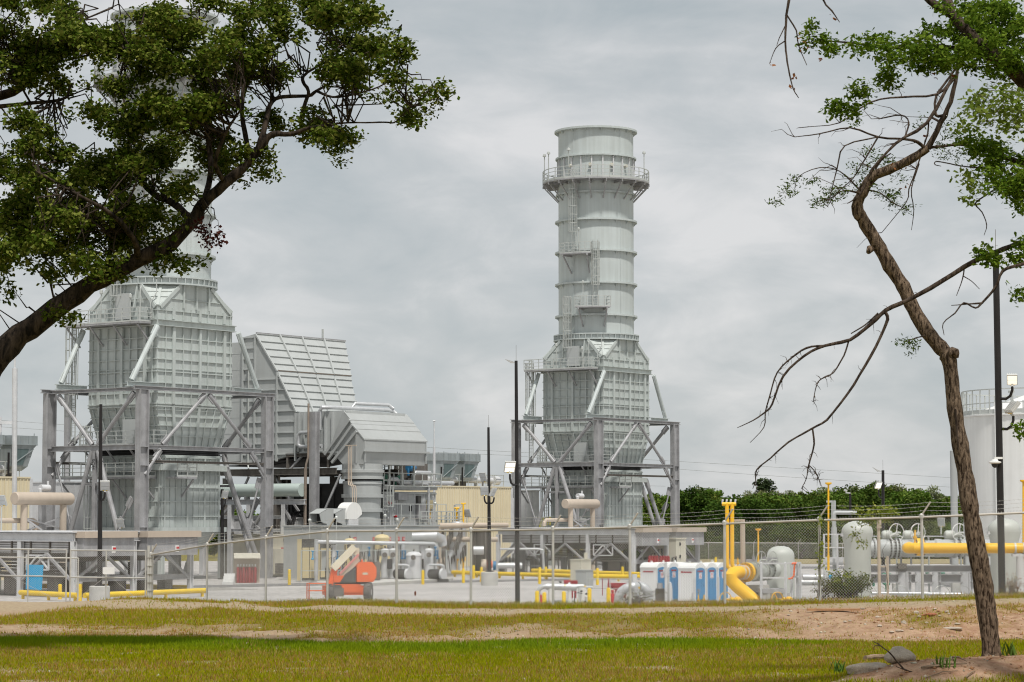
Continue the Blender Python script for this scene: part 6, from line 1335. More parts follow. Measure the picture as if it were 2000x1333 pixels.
for px in (1733, 1775, 1857):
    g = MB(); q = p0 + X1 * X(px) + Z * .62; g.lathe(q - X1 * .22, [(.1, -.06), (.2, 0), (.22, .1), (.22, .3), (.2, .42), (.1, .46)], 18, X1); g.cyl(q - Z * .3, q, .12, 10); g.cyl(q + X1 * .2, q + X1 * .5, .12, 10); g.build('gear_housing', M['vessel'], R)
    handwheel(R, q + X1 * .42 + Z * .12 + V3((0, -.25, 0)), .42, V3((.45, -.9, 0)), 'white', 3, .4, .02)
g = MB()
for px in (1737, 1760, 1780, 1858, 1885): g.boxf(p0 + X1 * X(px) - Z * .78, X1 * .05, V3((0, .3, 0)), Z * .5)
a_, b_ = p0 + X1 * X(1699) - Z * .98, p0 + X1 * X(1945) - Z * .98; g.ibeam(a_, b_, .4, .34); g.ibeam(a_ - Z * .45, b_ - Z * .45, .4, .42); g.build('rack_beam', M['galv'], R, 0)
for px, w in ((1763, .34), (1772, .2), (1795, .3), (1829, .3), (1886, .36), (1894, .2)): g = MB(); q = p0 + X1 * X(px); q = V3((q.x, q.y - .1, 0)); g.ibeam(q, q + Z * (p0.z - 1.15), w, .35); g.build('rack_leg', M['galvl'], R, 0)
g = MB(); g.boxf(p0 + X1 * X(1752) - Z * .98 - V3((0, .4, 0)), X1 * .4, V3((0, .5, 0)), Z * .25); g.build('bracket', M['galvd'], R, 0)
g = MB(); q0_ = p0 + V3((0, 1.5, .55)); railing(g, [V3((q0_.x, q0_.y, 0)), V3((q0_.x + 6.2, q0_.y, 0))], p0.z + .55, (p0.z + .05, p0.z - .4), 1.4, .03); g.build('guard_rail', M['rail'], R, 0)
# big yellow gas main
R = thing('gas_main', 'thick horizontal yellow gas main crossing behind the slender trunk', 'gas pipe', at(1880, 106)); g = MB(); g.tube([pt(1790, 1058, 109.5), pt(1783, 1062, 108.2), pt(1776, 1068, 107), pt(1771, 1071, 106.3), pt(1774, 1071.2, 105.9), pt(1784, 1071, 105.7), pt(2110, 1071.5, 105.7)][2:], .215, 20); g.lathe(pt(1775, 1071, 105.9), [(0, -.17), (.1, -.15), (.18, -.08), (.214, 0)], 20, V3((1, 0, 0))); g.build('pipe', M['gasyel'], R)
bolted(R, pt(1790, 1069, 106.8), pt(1806, 1069, 106.8), .39, 'gasyel', 'flange', 16, .3); gas_valve(R, 1787, 1036, 1062, 105.9)
g = MB()
for px in (1980, 1997): g.lathe(pt(px, 1071.3, 105.7), [(.22, 0), (.25, 0), (.25, .08), (.22, .08)], 20, V3((1, 0, 0))); 
q = pt(1992, 1082, 105.7); g.boxf(q - V3((.35, .15, 0)), (.7, 0, 0), (0, .3, 0), -Z * .12); g.cyl(q, V3((q.x, q.y, 0)), .17, 12); g.build('pipe_support', M['galvl'], R)
# grey riser with goose neck, small frame, tan post, green valves
R = thing('goose_neck_vent', 'light grey goose neck vent pipe behind the left filter vessel', 'vent pipe', at(1629, 120)); g = MB(); g.tube([at(1629, 120, 0), pt(1629, 1006, 120), pt(1630.5, 1003, 120), pt(1634, 1001.5, 120), pt(1673, 1002, 120)], .10, 12); g.cyl(pt(1629, 1070, 120), pt(1629, 1030, 120), .14, 12); g.beam(pt(1628, 1020, 120.3), pt(1628, 978, 120.3), .17); g.beam(pt(1614, 980, 120.3), pt(1629, 980, 120.3), .1); g.build('pipe', M['duct'], R)
g = MB()
for px in (1609, 1635): g.beam(at(px, 119), V3((at(px, 119).x, 119, pt(px, 1044, 119).z)), .07)
for y in (1044, 1070, 1090): g.beam(pt(1608, y, 119), pt(1655, y, 119), .06)
g.boxf(pt(1612, 1104, 119.4), (.9, 0, 0), (0, .5, 0), Z * .35); g.boxf(pt(1612, 1112, 119.2), (.75, 0, 0), (0, .4, 0), -Z * 1.8); g.build('frame', M['galvl'], R, 0); g = MB(); g.cyl(pt(1619, 1127, 118.5), pt(1625, 1127, 118.5), .1, 10); g.build('valve_cap', M['bluebright'], R)
R = thing('marker_post', 'slim tan post with a cap and a thinner side post before the rack', 'post', at(1716, 104)); g = MB(); g.cyl(at(1716, 104, 0), pt(1716, 1032, 104), .07, 12); g.cyl(pt(1716, 1032, 104), pt(1716, 1030, 104), .13, 12); g.cyl(pt(1717, 1014, 104), pt(1717, 1030, 104), .1, 10); g.beam(at(1733, 104), pt(1733, 1087, 104), .08); g.beam(pt(1716, 1107, 104), pt(1733, 1107, 104), .07); g.boxf(pt(1712, 1162, 104), (.55, 0, 0), (0, .3, 0), -Z * .5); g.build('post', M['tan'], R)
R = thing('drain_pipework', 'low white drain pipes with green valve wheels behind the rack legs', 'pipework', at(1780, 122))
g = MB(); g.tube([pt(1705, 1130, 123), pt(1790, 1131, 123), pt(1862, 1138, 123)], .16, 12); g.tube([pt(1700, 1159, 115), pt(1880, 1161, 115)], .08, 12); g.tube([pt(1568, 1128, 125), pt(1640, 1128, 125)], .17, 12); g.build('pipe', M['alu'], R)
for px, py, r in ((1706, 1126, .16), (1734, 1124, .3), (1811, 1118, .22), (1838, 1119, .2), (1731, 1140, .2), (1818, 1161, .2)): g = MB(); q = pt(px, py, 121.5); g.lathe(q, [(0, -.08), (r * .6, -.08), (r, -.02), (r, .03), (r * .5, .1), (0, .1)], 16, V3((.1, -.25, .95)) if r != .22 else V3((1, -.3, 0))); g.cyl(q, q - Z * .5, .06, 8); g.build('valve_wheel', M['green'], R)
for px in (1716, 1758, 1839, 1880): handwheel(R, pt(px, 1163, 108), .42, V3((.25, -.97, 0)), 'rail', 3, 1.1, .016)
for px in (1860, 1745): g = MB(); g.boxf(pt(px, 1128 if px > 1800 else 1140, 119), (.5, 0, 0), (0, .5, 0), -Z * 2.0); g.build('pipe_pier', M['concrete'], R, 0)
R = thing('rack_lamp', 'small floodlight on the rail of the meter pipe run', 'lamp', pt(1834, 1050, DR + 1)); floodlight(R, pt(1838, 1030, DR + 1), V3((-.4, -.9, -.3)), False, .28); g = MB(); g.cyl(pt(1838, 1044, DR + 1), pt(1838, 1029, DR + 1), .04, 6); g.build('bracket', M['rail'], R)
# tall pale post and white tank
R = thing('tall_grey_post', 'tall pale grey pipe post left of the white tank, partly behind the slender trunk', 'post', at(1864, 150)); g = MB(); zt = pt(1864, 878, 150).z; g.lathe(at(1864, 150), [(.22, 0), (.22, zt - .1), (.12, zt), (0, zt)], 20); g.lathe(at(1887, 152), [(.2, 0), (.2, 4.4), (.2, 4.6), (0, 4.65)], 16); g.build('post', M['hood'], R); g = MB(); g.beam(at(1864, 150, 3.2), at(1887, 152, 3.2), .15); g.build('link', M['hood'], R, 0)
DT = 172; TC = at(2052, DT); TR = (2052 - 1885.5) * DT / FPX; TZ = pt(1960, 810, DT - TR * .83).z
R = thing('white_tank', 'large white storage tank with a railed low cone roof at the right edge', 'tank', TC)
g = MB(); g.lathe(TC, [(TR, 0), (TR, TZ * .35), (TR + .015, TZ * .35), (TR + .015, TZ * .36), (TR, TZ * .36), (TR, TZ), (TR + .12, TZ), (TR + .12, TZ + .1), (TR - .3, TZ + .12), (.6, TZ + 2.0), (0, TZ + 2.05)], 72); tw = g.build('shell', M['white'], R)
g = MB()
railing(g, [TC + V3((math.cos(a), math.sin(a), 0)) * (TR + .02) + Z * (TZ + .12) for a in np.linspace(math.pi * .45, math.pi * 1.75, 27)], 1.7, (.75,), 2.2, .04, .3); g.build('guard_rail', M['rail'], R, 0)
def tpt(deg, z, o=0): a = math.radians(deg); return TC + V3((math.cos(a), math.sin(a), 0)) * (TR + o) + Z * z
g = MB(); g.boxf(tpt(221, 0, .1), V3((.55, -.35, 0)) * .45, V3((-.35, -.55, 0)) * .1, Z * (TZ + .9)); gg = g.build('level_gauge_board', M['plastic'], R, 0)
g = MB()
for k in range(44): g.boxf(tpt(221, .3 + k * TZ / 44, .1) + V3((.05, -.08, 0)), V3((.55, -.35, 0)) * (.14 if k % 2 else .28), V3((-.35, -.55, 0)) * .06, Z * .035)
g.build('gauge_mark', M['dark'], gg, 0)
g = MB(); g.cyl(tpt(224, 0, .12), tpt(224, TZ - .5, .12), .13, 10); g.build('drain_pipe', M['white'], R)
g = MB()
for dg in (219, 230): q = tpt(dg, TZ + .1, -.6); g.cyl(q, q + Z * 1.4, .07, 8); g.lathe(q + Z * 1.4, [(.05, 0), (.22, .05), (.22, .2), (.05, .3)], 10)
for dg in (224, 233, 240): q = tpt(dg, TZ + .1, -.3); g.cyl(q, q + Z * .9, .035, 6)
g.build('roof_vent', M['rail'], R)

# ------------------------------------------------------------------ light poles, masts, cameras, cables
def pole(px, d, yt, yb, w0, w1, lab, ped=None, name='light_pole', top=True, lean=0):
    b0 = at(px, d, 0, 1120); zt = pt(px + lean, yt, d).z; t0 = V3((pt(px + lean, yt, d).x, d, zt)); R = thing(name, lab, 'light pole', V3((b0.x, d, 0)), 'black light poles')
    z0 = 0
    if ped: g = MB(); g.lathe(b0, [(0, 0), (ped, 0), (ped, .95), (ped - .05, 1.0), (0, 1.0)], 20); g.build('pedestal', M['concrete'], R); z0 = 1.0
    g = MB(); g.tube([b0 + Z * z0, t0], w0, 14, True, [w0, w1]); g.boxf(b0 + V3((-w0 * 2, -w0 * 2, z0)), (w0 * 4, 0, 0), (0, w0 * 4, 0), Z * .08); g.build('post', M['black'], R); g = MB(); g.cyl(t0, t0 + Z * .9, .011, 6); g.build('lightning_rod', M['galvd'], R); return R, t0
def arm(R, p, px_out, py_out, d, aim, lit, s=.5):
    """curved black arm from the pole at p to a floodlight at the given spot"""
    q = pt(px_out, py_out, d); p = V3(p); g = MB(); g.tube([p, p.lerp(V3((q.x, q.y, p.z)), .55) - Z * .02, p.lerp(V3((q.x, q.y, p.z)), .85) + Z * .1, V3((q.x, q.y, p.z + .35)), q], .06, 8); g.build('lamp_arm', M['black'], R); floodlight(R, q, aim, lit, s)
R, t = pole(1011, 138, 705, 1182, .145, .09, 'tallest black light pole, with a lit double floodlight, between the stacks', lean=-3)
arm(R, pt(1009.5, 947, 137.9), 996, 927, 137.3, V3((.15, -.75, -.62)), True, .50)
g = MB(); q = t - Z * .12; g.prism([q, q + V3((-.25, -.05, .10)), q + V3((-.62, -.1, .20)), q + V3((-.3, -.05, .0))], V3((0, .3, 0))); g.build('top_lamp', M['lampbody'], R, 0)
R, t = pole(956, 178, 835, 1130, .15, .09, 'black light pole on a concrete pedestal, with two unlit floodlights', .62, lean=-2)
arm(R, pt(955, 983, 178), 946, 970, 177.5, V3((-.1, -.9, -.4)), False, .48); arm(R, pt(955.5, 983, 178), 965, 972, 177.5, V3((.85, -.4, -.45)), False, .45)
R, t = pole(195, 141, 790, 1178, .15, .09, 'black light pole on a square concrete pedestal at the left air cooler', .6, lean=2)
arm(R, pt(197, 976, 141), 205, 962, 140.6, V3((.1, -.75, -.6)), False, .45)
R, t = pole(1957, 104, 489, 1166, .155, .135, 'thick black light pole before the white tank, with a dome camera', lean=-12.5)
arm(R, pt(1950, 779, 104), 1977, 756, 103.6, V3((-.15, -.72, -.65)), True, .36); arm(R, pt(1952, 838, 104), 1979, 813, 103.6, V3((.6, .35, -.7)), False, .40)
g = MB(); q = pt(1943, 903, 103.7); g.lathe(q, [(0, .14), (.12, .13), (.15, .05), (.27, .02), (.27, -.03), (.2, -.06), (.12, -.07)], 18); g.boxf(q + V3((-.02, -.05, .13)), (.35, 0, 0), (0, .2, 0), Z * .09); c = g.build('dome_camera', M['white'], R); g = MB(); g.lathe(q, [(.15, -.06), (.15, -.11), (.11, -.19), (.05, -.24), (0, -.25)], 16); g.build('camera_lens', M['dark'], c)
R, t = pole(1725, 205, 919, 1120, .16, .12, 'distant black light pole with a floodlight against the wooded hill', lean=-.5)
arm(R, pt(1724.5, 972, 205), 1716, 957, 204.5, V3((.25, -.72, -.6)), True, .44); g = MB(); q = t - Z * .1; g.prism([q, q + V3((-.4, 0, .12)), q + V3((-.85, 0, .35)), q + V3((-.4, 0, -.02))], V3((0, .3, 0))); g.build('top_lamp', M['lampbody'], R, 0)
R, t = pole(1660.5, 262, 962, 1094, .16, .12, 'small distant black light pole before the woods, left of the taller one'); g = MB(); g.boxf(t + V3((-.5, -.2, -.1)), (.5, 0, -.05), (0, .35, 0), Z * .14); g.boxf(t + V3((-.4, -.2, .03)), (.1, 0, .2), (0, .35, 0), V3((-.3, 0, .15))); g.build('light_head', M['lampbody'], R, 0)
R, t = pole(434, 196, 956, 1080, .16, .13, 'short black light pole between the left stack casing and its right column'); arm(R, pt(434, 990, 195.5), 440, 975, 195.3, V3((.5, -.75, -.4)), False, .42)
R = thing('wall_floodlight', 'floodlight on a short stem on the roof edge of the right beige building', 'floodlight', pt(943, 948, 231)); floodlight(R, pt(943, 943, 231), V3((-.6, -.65, -.35)), False, .62); g = MB(); g.cyl(pt(943, 950, 231), pt(943, 941, 231), .07, 8); g.build('stem', M['galvd'], R)
for px, py, d, lab in ((912, 1012, 213, 'floodlight in front of the beige wall right of the yellow vent pipes'), (3, 990, 163, 'floodlight at the left photo edge beside the tan drum leg')):
    R = thing('rail_floodlight', lab, 'floodlight', V3((pt(px, py, d).x, d, 0))); floodlight(R, pt(px, py, d), V3((-.45, -.75, -.4)), False, .5); g = MB(); g.cyl(V3((pt(px, py, d).x, d, 0)), pt(px, py, d), .05, 8); g.build('post', M['rail'], R)
for px, d, ya, yb, yt, lab, w in ((848, 226, 948, 873, 823, 'thin whip mast left of the roof fan hoods, with a thicker lower half', .26), (29, 188, 905, 720, 660, 'tall pale mast at the far left with a thin tip', .42)):
    R = thing('whip_mast', lab, 'mast', at(px, d)); g = MB(); g.cyl(at(px, d, 0), pt(px, yb, d), w / 2, 10); g.build('lower_tube', M['galvl'], R); g = MB(); g.cyl(pt(px, yb, d), pt(px, yt, d), w / 5, 8); g.cyl(pt(px - 2.5, yt, d), pt(px + 2.5, yt, d), .07, 6); g.build('whip', M['galvl'], R)
    if px < 100: g = MB(); g.beam(pt(-15, 826, d), pt(29, 826, d), .25); g.cyl(pt(0, 860, d), pt(0, 815, d), .12, 8); g.build('crossarm', M['galvl'], R)
R = thing('grey_chimney', 'plain grey tube standing behind the left column of the left stack frame', 'chimney', at(131, 208)); g = MB(); g.cyl(at(131, 208), pt(132, 770, 208), .28, 14); g.build('tube', M['galv'], R); 
R = thing('small_posts', 'row of thin lamp stalks along the low enclosure and skid', 'lamp stalks', pad(660, 1125))
for px, py, d in ((657, 1012, 189), (605, 1017, 189), (776, 1016, 194), (752, 1008, 194), (850, 984, 204)): g = MB(); q = pt(px, py, d); g.cyl(V3((q.x, d, 0)), q, .035, 6); g.lathe(q, [(0, -.1), (.13, -.06), (.15, .05), (.08, .14), (0, .16)], 10); g.build('lamp_stalk', M['rail'], R)
R = thing('power_lines', 'thin power cables crossing the sky low behind the plant', 'cables', V3((0, 560, 0)))
for (x0, y0), (x1, y1), (x2, y2), r in (((-300, 800), (400, 848), (1000, 883), .032), ((-300, 812), (400, 860), (1000, 890), .032), ((1000, 883), (1500, 912), (2300, 960), .03), ((1000, 890), (1600, 936), (2300, 975), .03), ((830, 935), (1000, 942), (1300, 950), .03)):
    g = MB(); pts_ = []
    for i in range(25):
        tt = i / 24; a = (1 - tt) ** 2; b_ = 2 * tt * (1 - tt); c_ = tt * tt; mx_ = 2 * x1 - (x0 + x2) / 2; my_ = 2 * y1 - (y0 + y2) / 2; pts_.append(pt(a * x0 + b_ * mx_ + c_ * x2, a * y0 + b_ * my_ + c_ * y2, 560))
    g.tube(pts_, r, 4); g.build('cable', M['wire'], R)

# ------------------------------------------------------------------ chain link fence and gate along the bank
def chain(mb_pts, A, B_, h0, h1, pitch=.078, r=.0024):
    """diamond mesh on the panel A->B, between heights h0 and h1 above the base line"""
    A, B_ = V3(A), V3(B_); L = math.hypot(B_.x - A.x, B_.y - A.y); e = (B_ - A) / L; n = V3((-e.y, e.x, 0)).normalized(); H = h1 - h0; segs = []
    k = 1.0
    for sgn in (1, -1):
        s0 = -H if sgn > 0 else 0.0; s1 = L if sgn > 0 else L + H
        for s in np.arange(s0, s1, pitch):
            u0, v0, u1, v1 = s, 0.0, s + sgn * H, H
            if sgn > 0:
                if u0 < 0: v0 = -u0; u0 = 0
                if u1 > L: v1 = H - (u1 - L); u1 = L
            else:
                if u0 > L: v0 = u0 - L; u0 = L
                if u1 < 0: v1 = H + u1; u1 = 0
            if v1 - v0 > .01: segs.append((A + e * u0 + Z * (h0 + v0) + n * (.004 * sgn), A + e * u1 + Z * (h0 + v1) + n * (.004 * sgn)))
    for s in np.arange(0, L, pitch):       # twisted ends standing up along the top
        q = A + e * s + Z * h1; segs.append((q - e * .012, q + Z * .055 + e * .018)); segs.append((q + e * .012, q + Z * .055 - e * .018))
    mb_pts += [(p, q, r) for p, q in segs]
def wires(name, segs, m, parent):
    S = np.array([tuple(p) for p, q, r in segs]); E_ = np.array([tuple(q) for p, q, r in segs]); r = np.array([r for p, q, r in segs])[:, None]
    d = E_ - S; d /= np.linalg.norm(d, axis=1)[:, None]; a = np.cross(d, [0.31, 0.92, 0.2]); a /= np.linalg.norm(a, axis=1)[:, None]; b = np.cross(d, a); V = []
    for k in range(4): o = a * math.cos(k * math.pi / 2) + b * math.sin(k * math.pi / 2); V += [S + o * r, E_ + o * r]
    V = np.stack(V, 1); n = len(S); base = (np.arange(n) * 8)[:, None]; F = np.concatenate([base + np.array([[2 * k, 2 * ((k + 1) % 4), 2 * ((k + 1) % 4) + 1, 2 * k + 1]]) for k in range(4)], 0)
    return fast_mesh(name, V.reshape(-1, 3), F, m, parent)
R = thing('chain_link_fence', 'galvanised chain link fence with angled barbed wire arms along the top of the bank', 'fence', V3((0, 68, float(ground_z(0, 68)))))
base = [p - Z * FH for p in FTOP]; segs = []; bw = []
AD = V3((.5, -.25, .80)).normalized() * .42
for i in range(len(base) - 1): chain(segs, base[i], base[i + 1], .02, FH)
wires('wire_mesh', segs, M['fence'], R)
for i, q in enumerate(base):
    g = MB(); g.cyl(q - Z * .3, q + Z * (FH + .02), .038 if i else .05, 12); g.lathe(q + Z * FH, [(.06, -.05), (.06, .04), (.03, .08)], 10); po = g.build('post', M['fence'], R)
    g = MB(); g.beam(q + Z * (FH + .03), q + Z * (FH + .03) + AD, .05, .035); g.build('barb_arm', M['rail2'], po, 0)
g = MB(); g.tube([p - Z * .02 for p in FTOP], .03, 10); g.build('top_rail', M['rail2'], R)
for k in (.35, .68, .97):
    for i in range(len(base) - 1):
        p, q = FTOP[i] + Z * .03 + AD * k, FTOP[i + 1] + Z * .03 + AD * k; n = 6; ps = [p.lerp(q, j / n) - Z * (.05 * 4 * (j / n) * (1 - j / n)) for j in range(n + 1)]
        bw += [(ps[j], ps[j + 1], .003) for j in range(n)]
        for s in np.arange(.06, .98, .045): c = p.lerp(q, s) - Z * (.05 * 4 * s * (1 - s)); bw.append((c - Z * .02 + V3((.012, 0, 0)), c + Z * .02 - V3((.012, 0, 0)), .0025))
wires('barbed_wire', bw, M['fence'], R)
g = MB(); q = pt(811, 1165, 70.4); g.prism([q, q + V3((.03, 0, .06)), q + V3((.02, 0, .16)), q + V3((-.03, 0, .12)), q + V3((-.02, 0, .02))], V3((0, .02, 0))); tag(g.build('dead_leaf', M['brown'], None, 0), 'dried brown leaf caught in the chain link fence', 'leaf')
def gate(x0, x1, d0, d1, yt, lab, vs, n='gate_leaf', blue=None):
    A, B_ = pt(x0, yt[0], d0), pt(x1, yt[1], d1); H = 2.05; a0, b0 = A - Z * H, B_ - Z * H; R = thing(n, lab, 'gate', (a0 + b0) / 2, 'double gate leaves')
    g = MB(); 
    for z in (.05, .52 * H, H): g.cyl(a0 + Z * z, b0 + Z * z, .028, 10)
    for p in (a0, b0): g.cyl(p, p + Z * (H + .03), .03, 10)
    for x in vs: t = (x - x0) / (x1 - x0); q = a0.lerp(b0, t); g.cyl(q, q + Z * H, .028, 10)
    g.cyl(a0 + Z * .05, a0.lerp(b0, .45) + Z * (.52 * H), .006, 6); g.cyl(b0 + Z * .05, b0.lerp(a0, .45) + Z * (.52 * H), .006, 6)
    g.build('gate_frame', M['fence'], R); s = []; chain(s, a0, b0, .06, H - .01); wires('wire_mesh', s, M['fence'], R); return R
gate(-110, 130, 91.5, 88.8, (1071, 1074), 'left leaf of the chain link gate, cut by the photo edge, before the blue sheet', (-20, 57))
gate(138, 285, 88.7, 88.1, (1075, 1076), 'right leaf of the chain link gate with a small white sign', (208,))
for px, lab in ((-120, 'gate post out at the left of the gate'), (290.5, 'thick gate post between the gate and the long fence')):
    if px < 0: continue
    q = pt(px, 1066, 88.0); zb = float(ground_z(q.x, 88)); R = thing('gate_post', lab, 'gate post', V3((q.x, 88, zb))); g = MB(); g.cyl(V3((q.x, 88, zb - .3)), q, .055, 12); g.cyl(V3((q.x + .14, 88, zb - .3)), q + V3((.14, 0, 0)), .04, 12)
    for k in range(7): g.beam(V3((q.x - .05, 87.94, zb + .25 + .3 * k)), V3((q.x + .2, 87.94, zb + .25 + .3 * k)), .03)
    g.build('post', M['fence'], R)
q = pt(212, 1115, 88.2); g = MB(); g.boxf(q + V3((-.21, 0, -.13)), (.43, 0, 0), (0, .012, 0), Z * .26); tag(g.build('gate_sign', M['plastic'], None, 0), 'blank white sign hung on the right gate leaf', 'sign')
q = pt(66, 1127, 92); g = MB(); g.prism([pt(52, 1103, 92), pt(85, 1104, 92), pt(81.5, 1153, 92), pt(50, 1151, 92)], V3((.0, .025, 0))); g.prism([pt(61, 1104, 91.98), pt(62.5, 1104, 91.98), pt(60.5, 1151, 91.98), pt(59, 1151, 91.98)], V3((0, .03, 0))); tag(g.build('blue_sheet', M['bluebright'], None, 0), 'bright blue plastic sheet standing inside the gate at the left', 'sheet')
for x0, x1, yy in ((-60, 153, 1090),):
    R = thing('pipe_rail', 'thin pipe rail frame standing behind the gate', 'rail', at(80, 100)); g = MB(); A, B_ = pt(x0, 1088, 100), pt(x1, 1090.5, 100); g.cyl(A, B_, .03, 8); g.cyl(B_, V3((B_.x, 100, 1.0)), .03, 8); g.build('rail', M['fence'], R)
# far fence in front of the woods
R = thing('rear_fence', 'distant low chain link fence in front of the woods', 'fence', at(1600, 296)); g = MB(); A, B_ = pt(1340, 1060, 292), pt(1900, 1063, 300); g.cyl(A, B_, .05, 6); g.build('top_rail', M['fence'], R)
for k in range(14): q = A.lerp(B_, k / 13); g = MB(); g.cyl(V3((q.x, q.y, 0)), q, .045, 6); g.beam(q, q + V3((.3, -.1, .45)), .05); g.build('post', M['fence'], R)
s = []
for k in range(260): q = A.lerp(B_, k / 259); s.append((V3((q.x, q.y, .1)), V3((q.x + 1.9, q.y, q.z)), .006)); s.append((V3((q.x, q.y, .1)), V3((q.x - 1.9, q.y, q.z)), .006))
wires('wire_mesh', s, M['fence'], R)

# ------------------------------------------------------------------ trees
def leaves(C, size, rg, spread, up=0.35, shape='lobe', cols=None, curl=0.12):
    """C (n,3) leaf bases -> vertex, face and colour arrays of small folded leaves"""
    n = len(C); d = rg.normal(size=(n, 3)); d[:, 2] = d[:, 2] * .6 + up * .0 - .05; d /= np.linalg.norm(d, axis=1)[:, None]
    nn = rg.normal(size=(n, 3)) * .75 + np.array([0, 0, 1.0]); s = np.cross(d, nn); s /= np.linalg.norm(s, axis=1)[:, None] + 1e-9; nn = np.cross(s, d)
    L = size * rg.uniform(.65, 1.3, n)[:, None]
    T = dict(lobe=[(0, 0, 0), (-.34, .42, .06), (.20, .30, .06), (-.20, .66, .0), (.40, .74, .0), (-.02, 1.0, -.1)], ovate=[(0, 0, 0), (-.13, .35, .05), (.13, .35, .05), (-.25, .78, .0), (.25, .78, .0), (0, 1.0, -.1)], slim=[(0, 0, 0), (-.16, .35, .04), (.16, .35, .04), (-.13, .7, .02), (.13, .7, .02), (0, 1.0, -.1)],
             clump=[(0, -.1, 0), (-.55, .2, .1), (.5, .25, -.05), (-.45, .75, -.1), (.55, .7, .12), (0, 1.0, -.05)])[shape]
    V = np.stack([C + s * L * a + d * L * b + nn * L * c for a, b, c in T], 1); base = (np.arange(n) * 6)[:, None]
    F = np.concatenate([base + np.array([f]) for f in ((0, 2, 1), (1, 2, 4), (1, 4, 3), (3, 4, 5))], 0)
    c0, c1, c2 = cols; t = rg.random(n)[:, None]; col = np.where(t < .5, np.array(c0) * (1 - 2 * t) + np.array(c1) * 2 * t, np.array(c1) * (2 - 2 * t) + np.array(c2) * (2 * t - 1))
    return V.reshape(-1, 3), F, np.repeat(col, 6, 0)
def limb(mb, pts, n=8, wob=.04, sub=3):
    """tapering limb through (point, diameter) pairs with a slight wobble"""
    P_, R_ = [], []
    for i in range(len(pts) - 1):
        (p, w), (q, v) = pts[i], pts[i + 1]; p, q = V3(p), V3(q); pm = V3(pts[i - 1][0]) if i else p - (q - p); qn = V3(pts[i + 2][0]) if i + 2 < len(pts) else q + (q - p)
        for k in range(sub):
            t = k / sub; t2, t3 = t * t, t * t * t
            x = .5 * ((2 * p) + (q - pm) * t + (2 * pm - 5 * p + 4 * q - qn) * t2 + (3 * p - pm - 3 * q + qn) * t3); j = (w * (1 - t) + v * t)
            if 0 < i + k: x = x + V3(rng.normal(size=3)) * j * wob
            P_.append(x); R_.append(j / 2 * (1 + rng.normal() * .05))
    P_.append(V3(pts[-1][0])); R_.append(pts[-1][1] / 2); mb.tube(P_, 0, n, True, R_); return P_
def twig_to(mb, start, end, w, segs=4, wob=.12, n=4):
    start, end = V3(start), V3(end); L = (end - start).length; ps = [start]
    for k in range(1, segs): t = k / segs; ps.append(start.lerp(end, t) + V3(rng.normal(size=3)) * L * wob * math.sin(math.pi * t) + Z * L * .10 * math.sin(math.pi * t))
    ps.append(end); mb.tube(ps, 0, n, False, [w * (1 - .75 * k / segs) for k in range(segs + 1)]); return ps

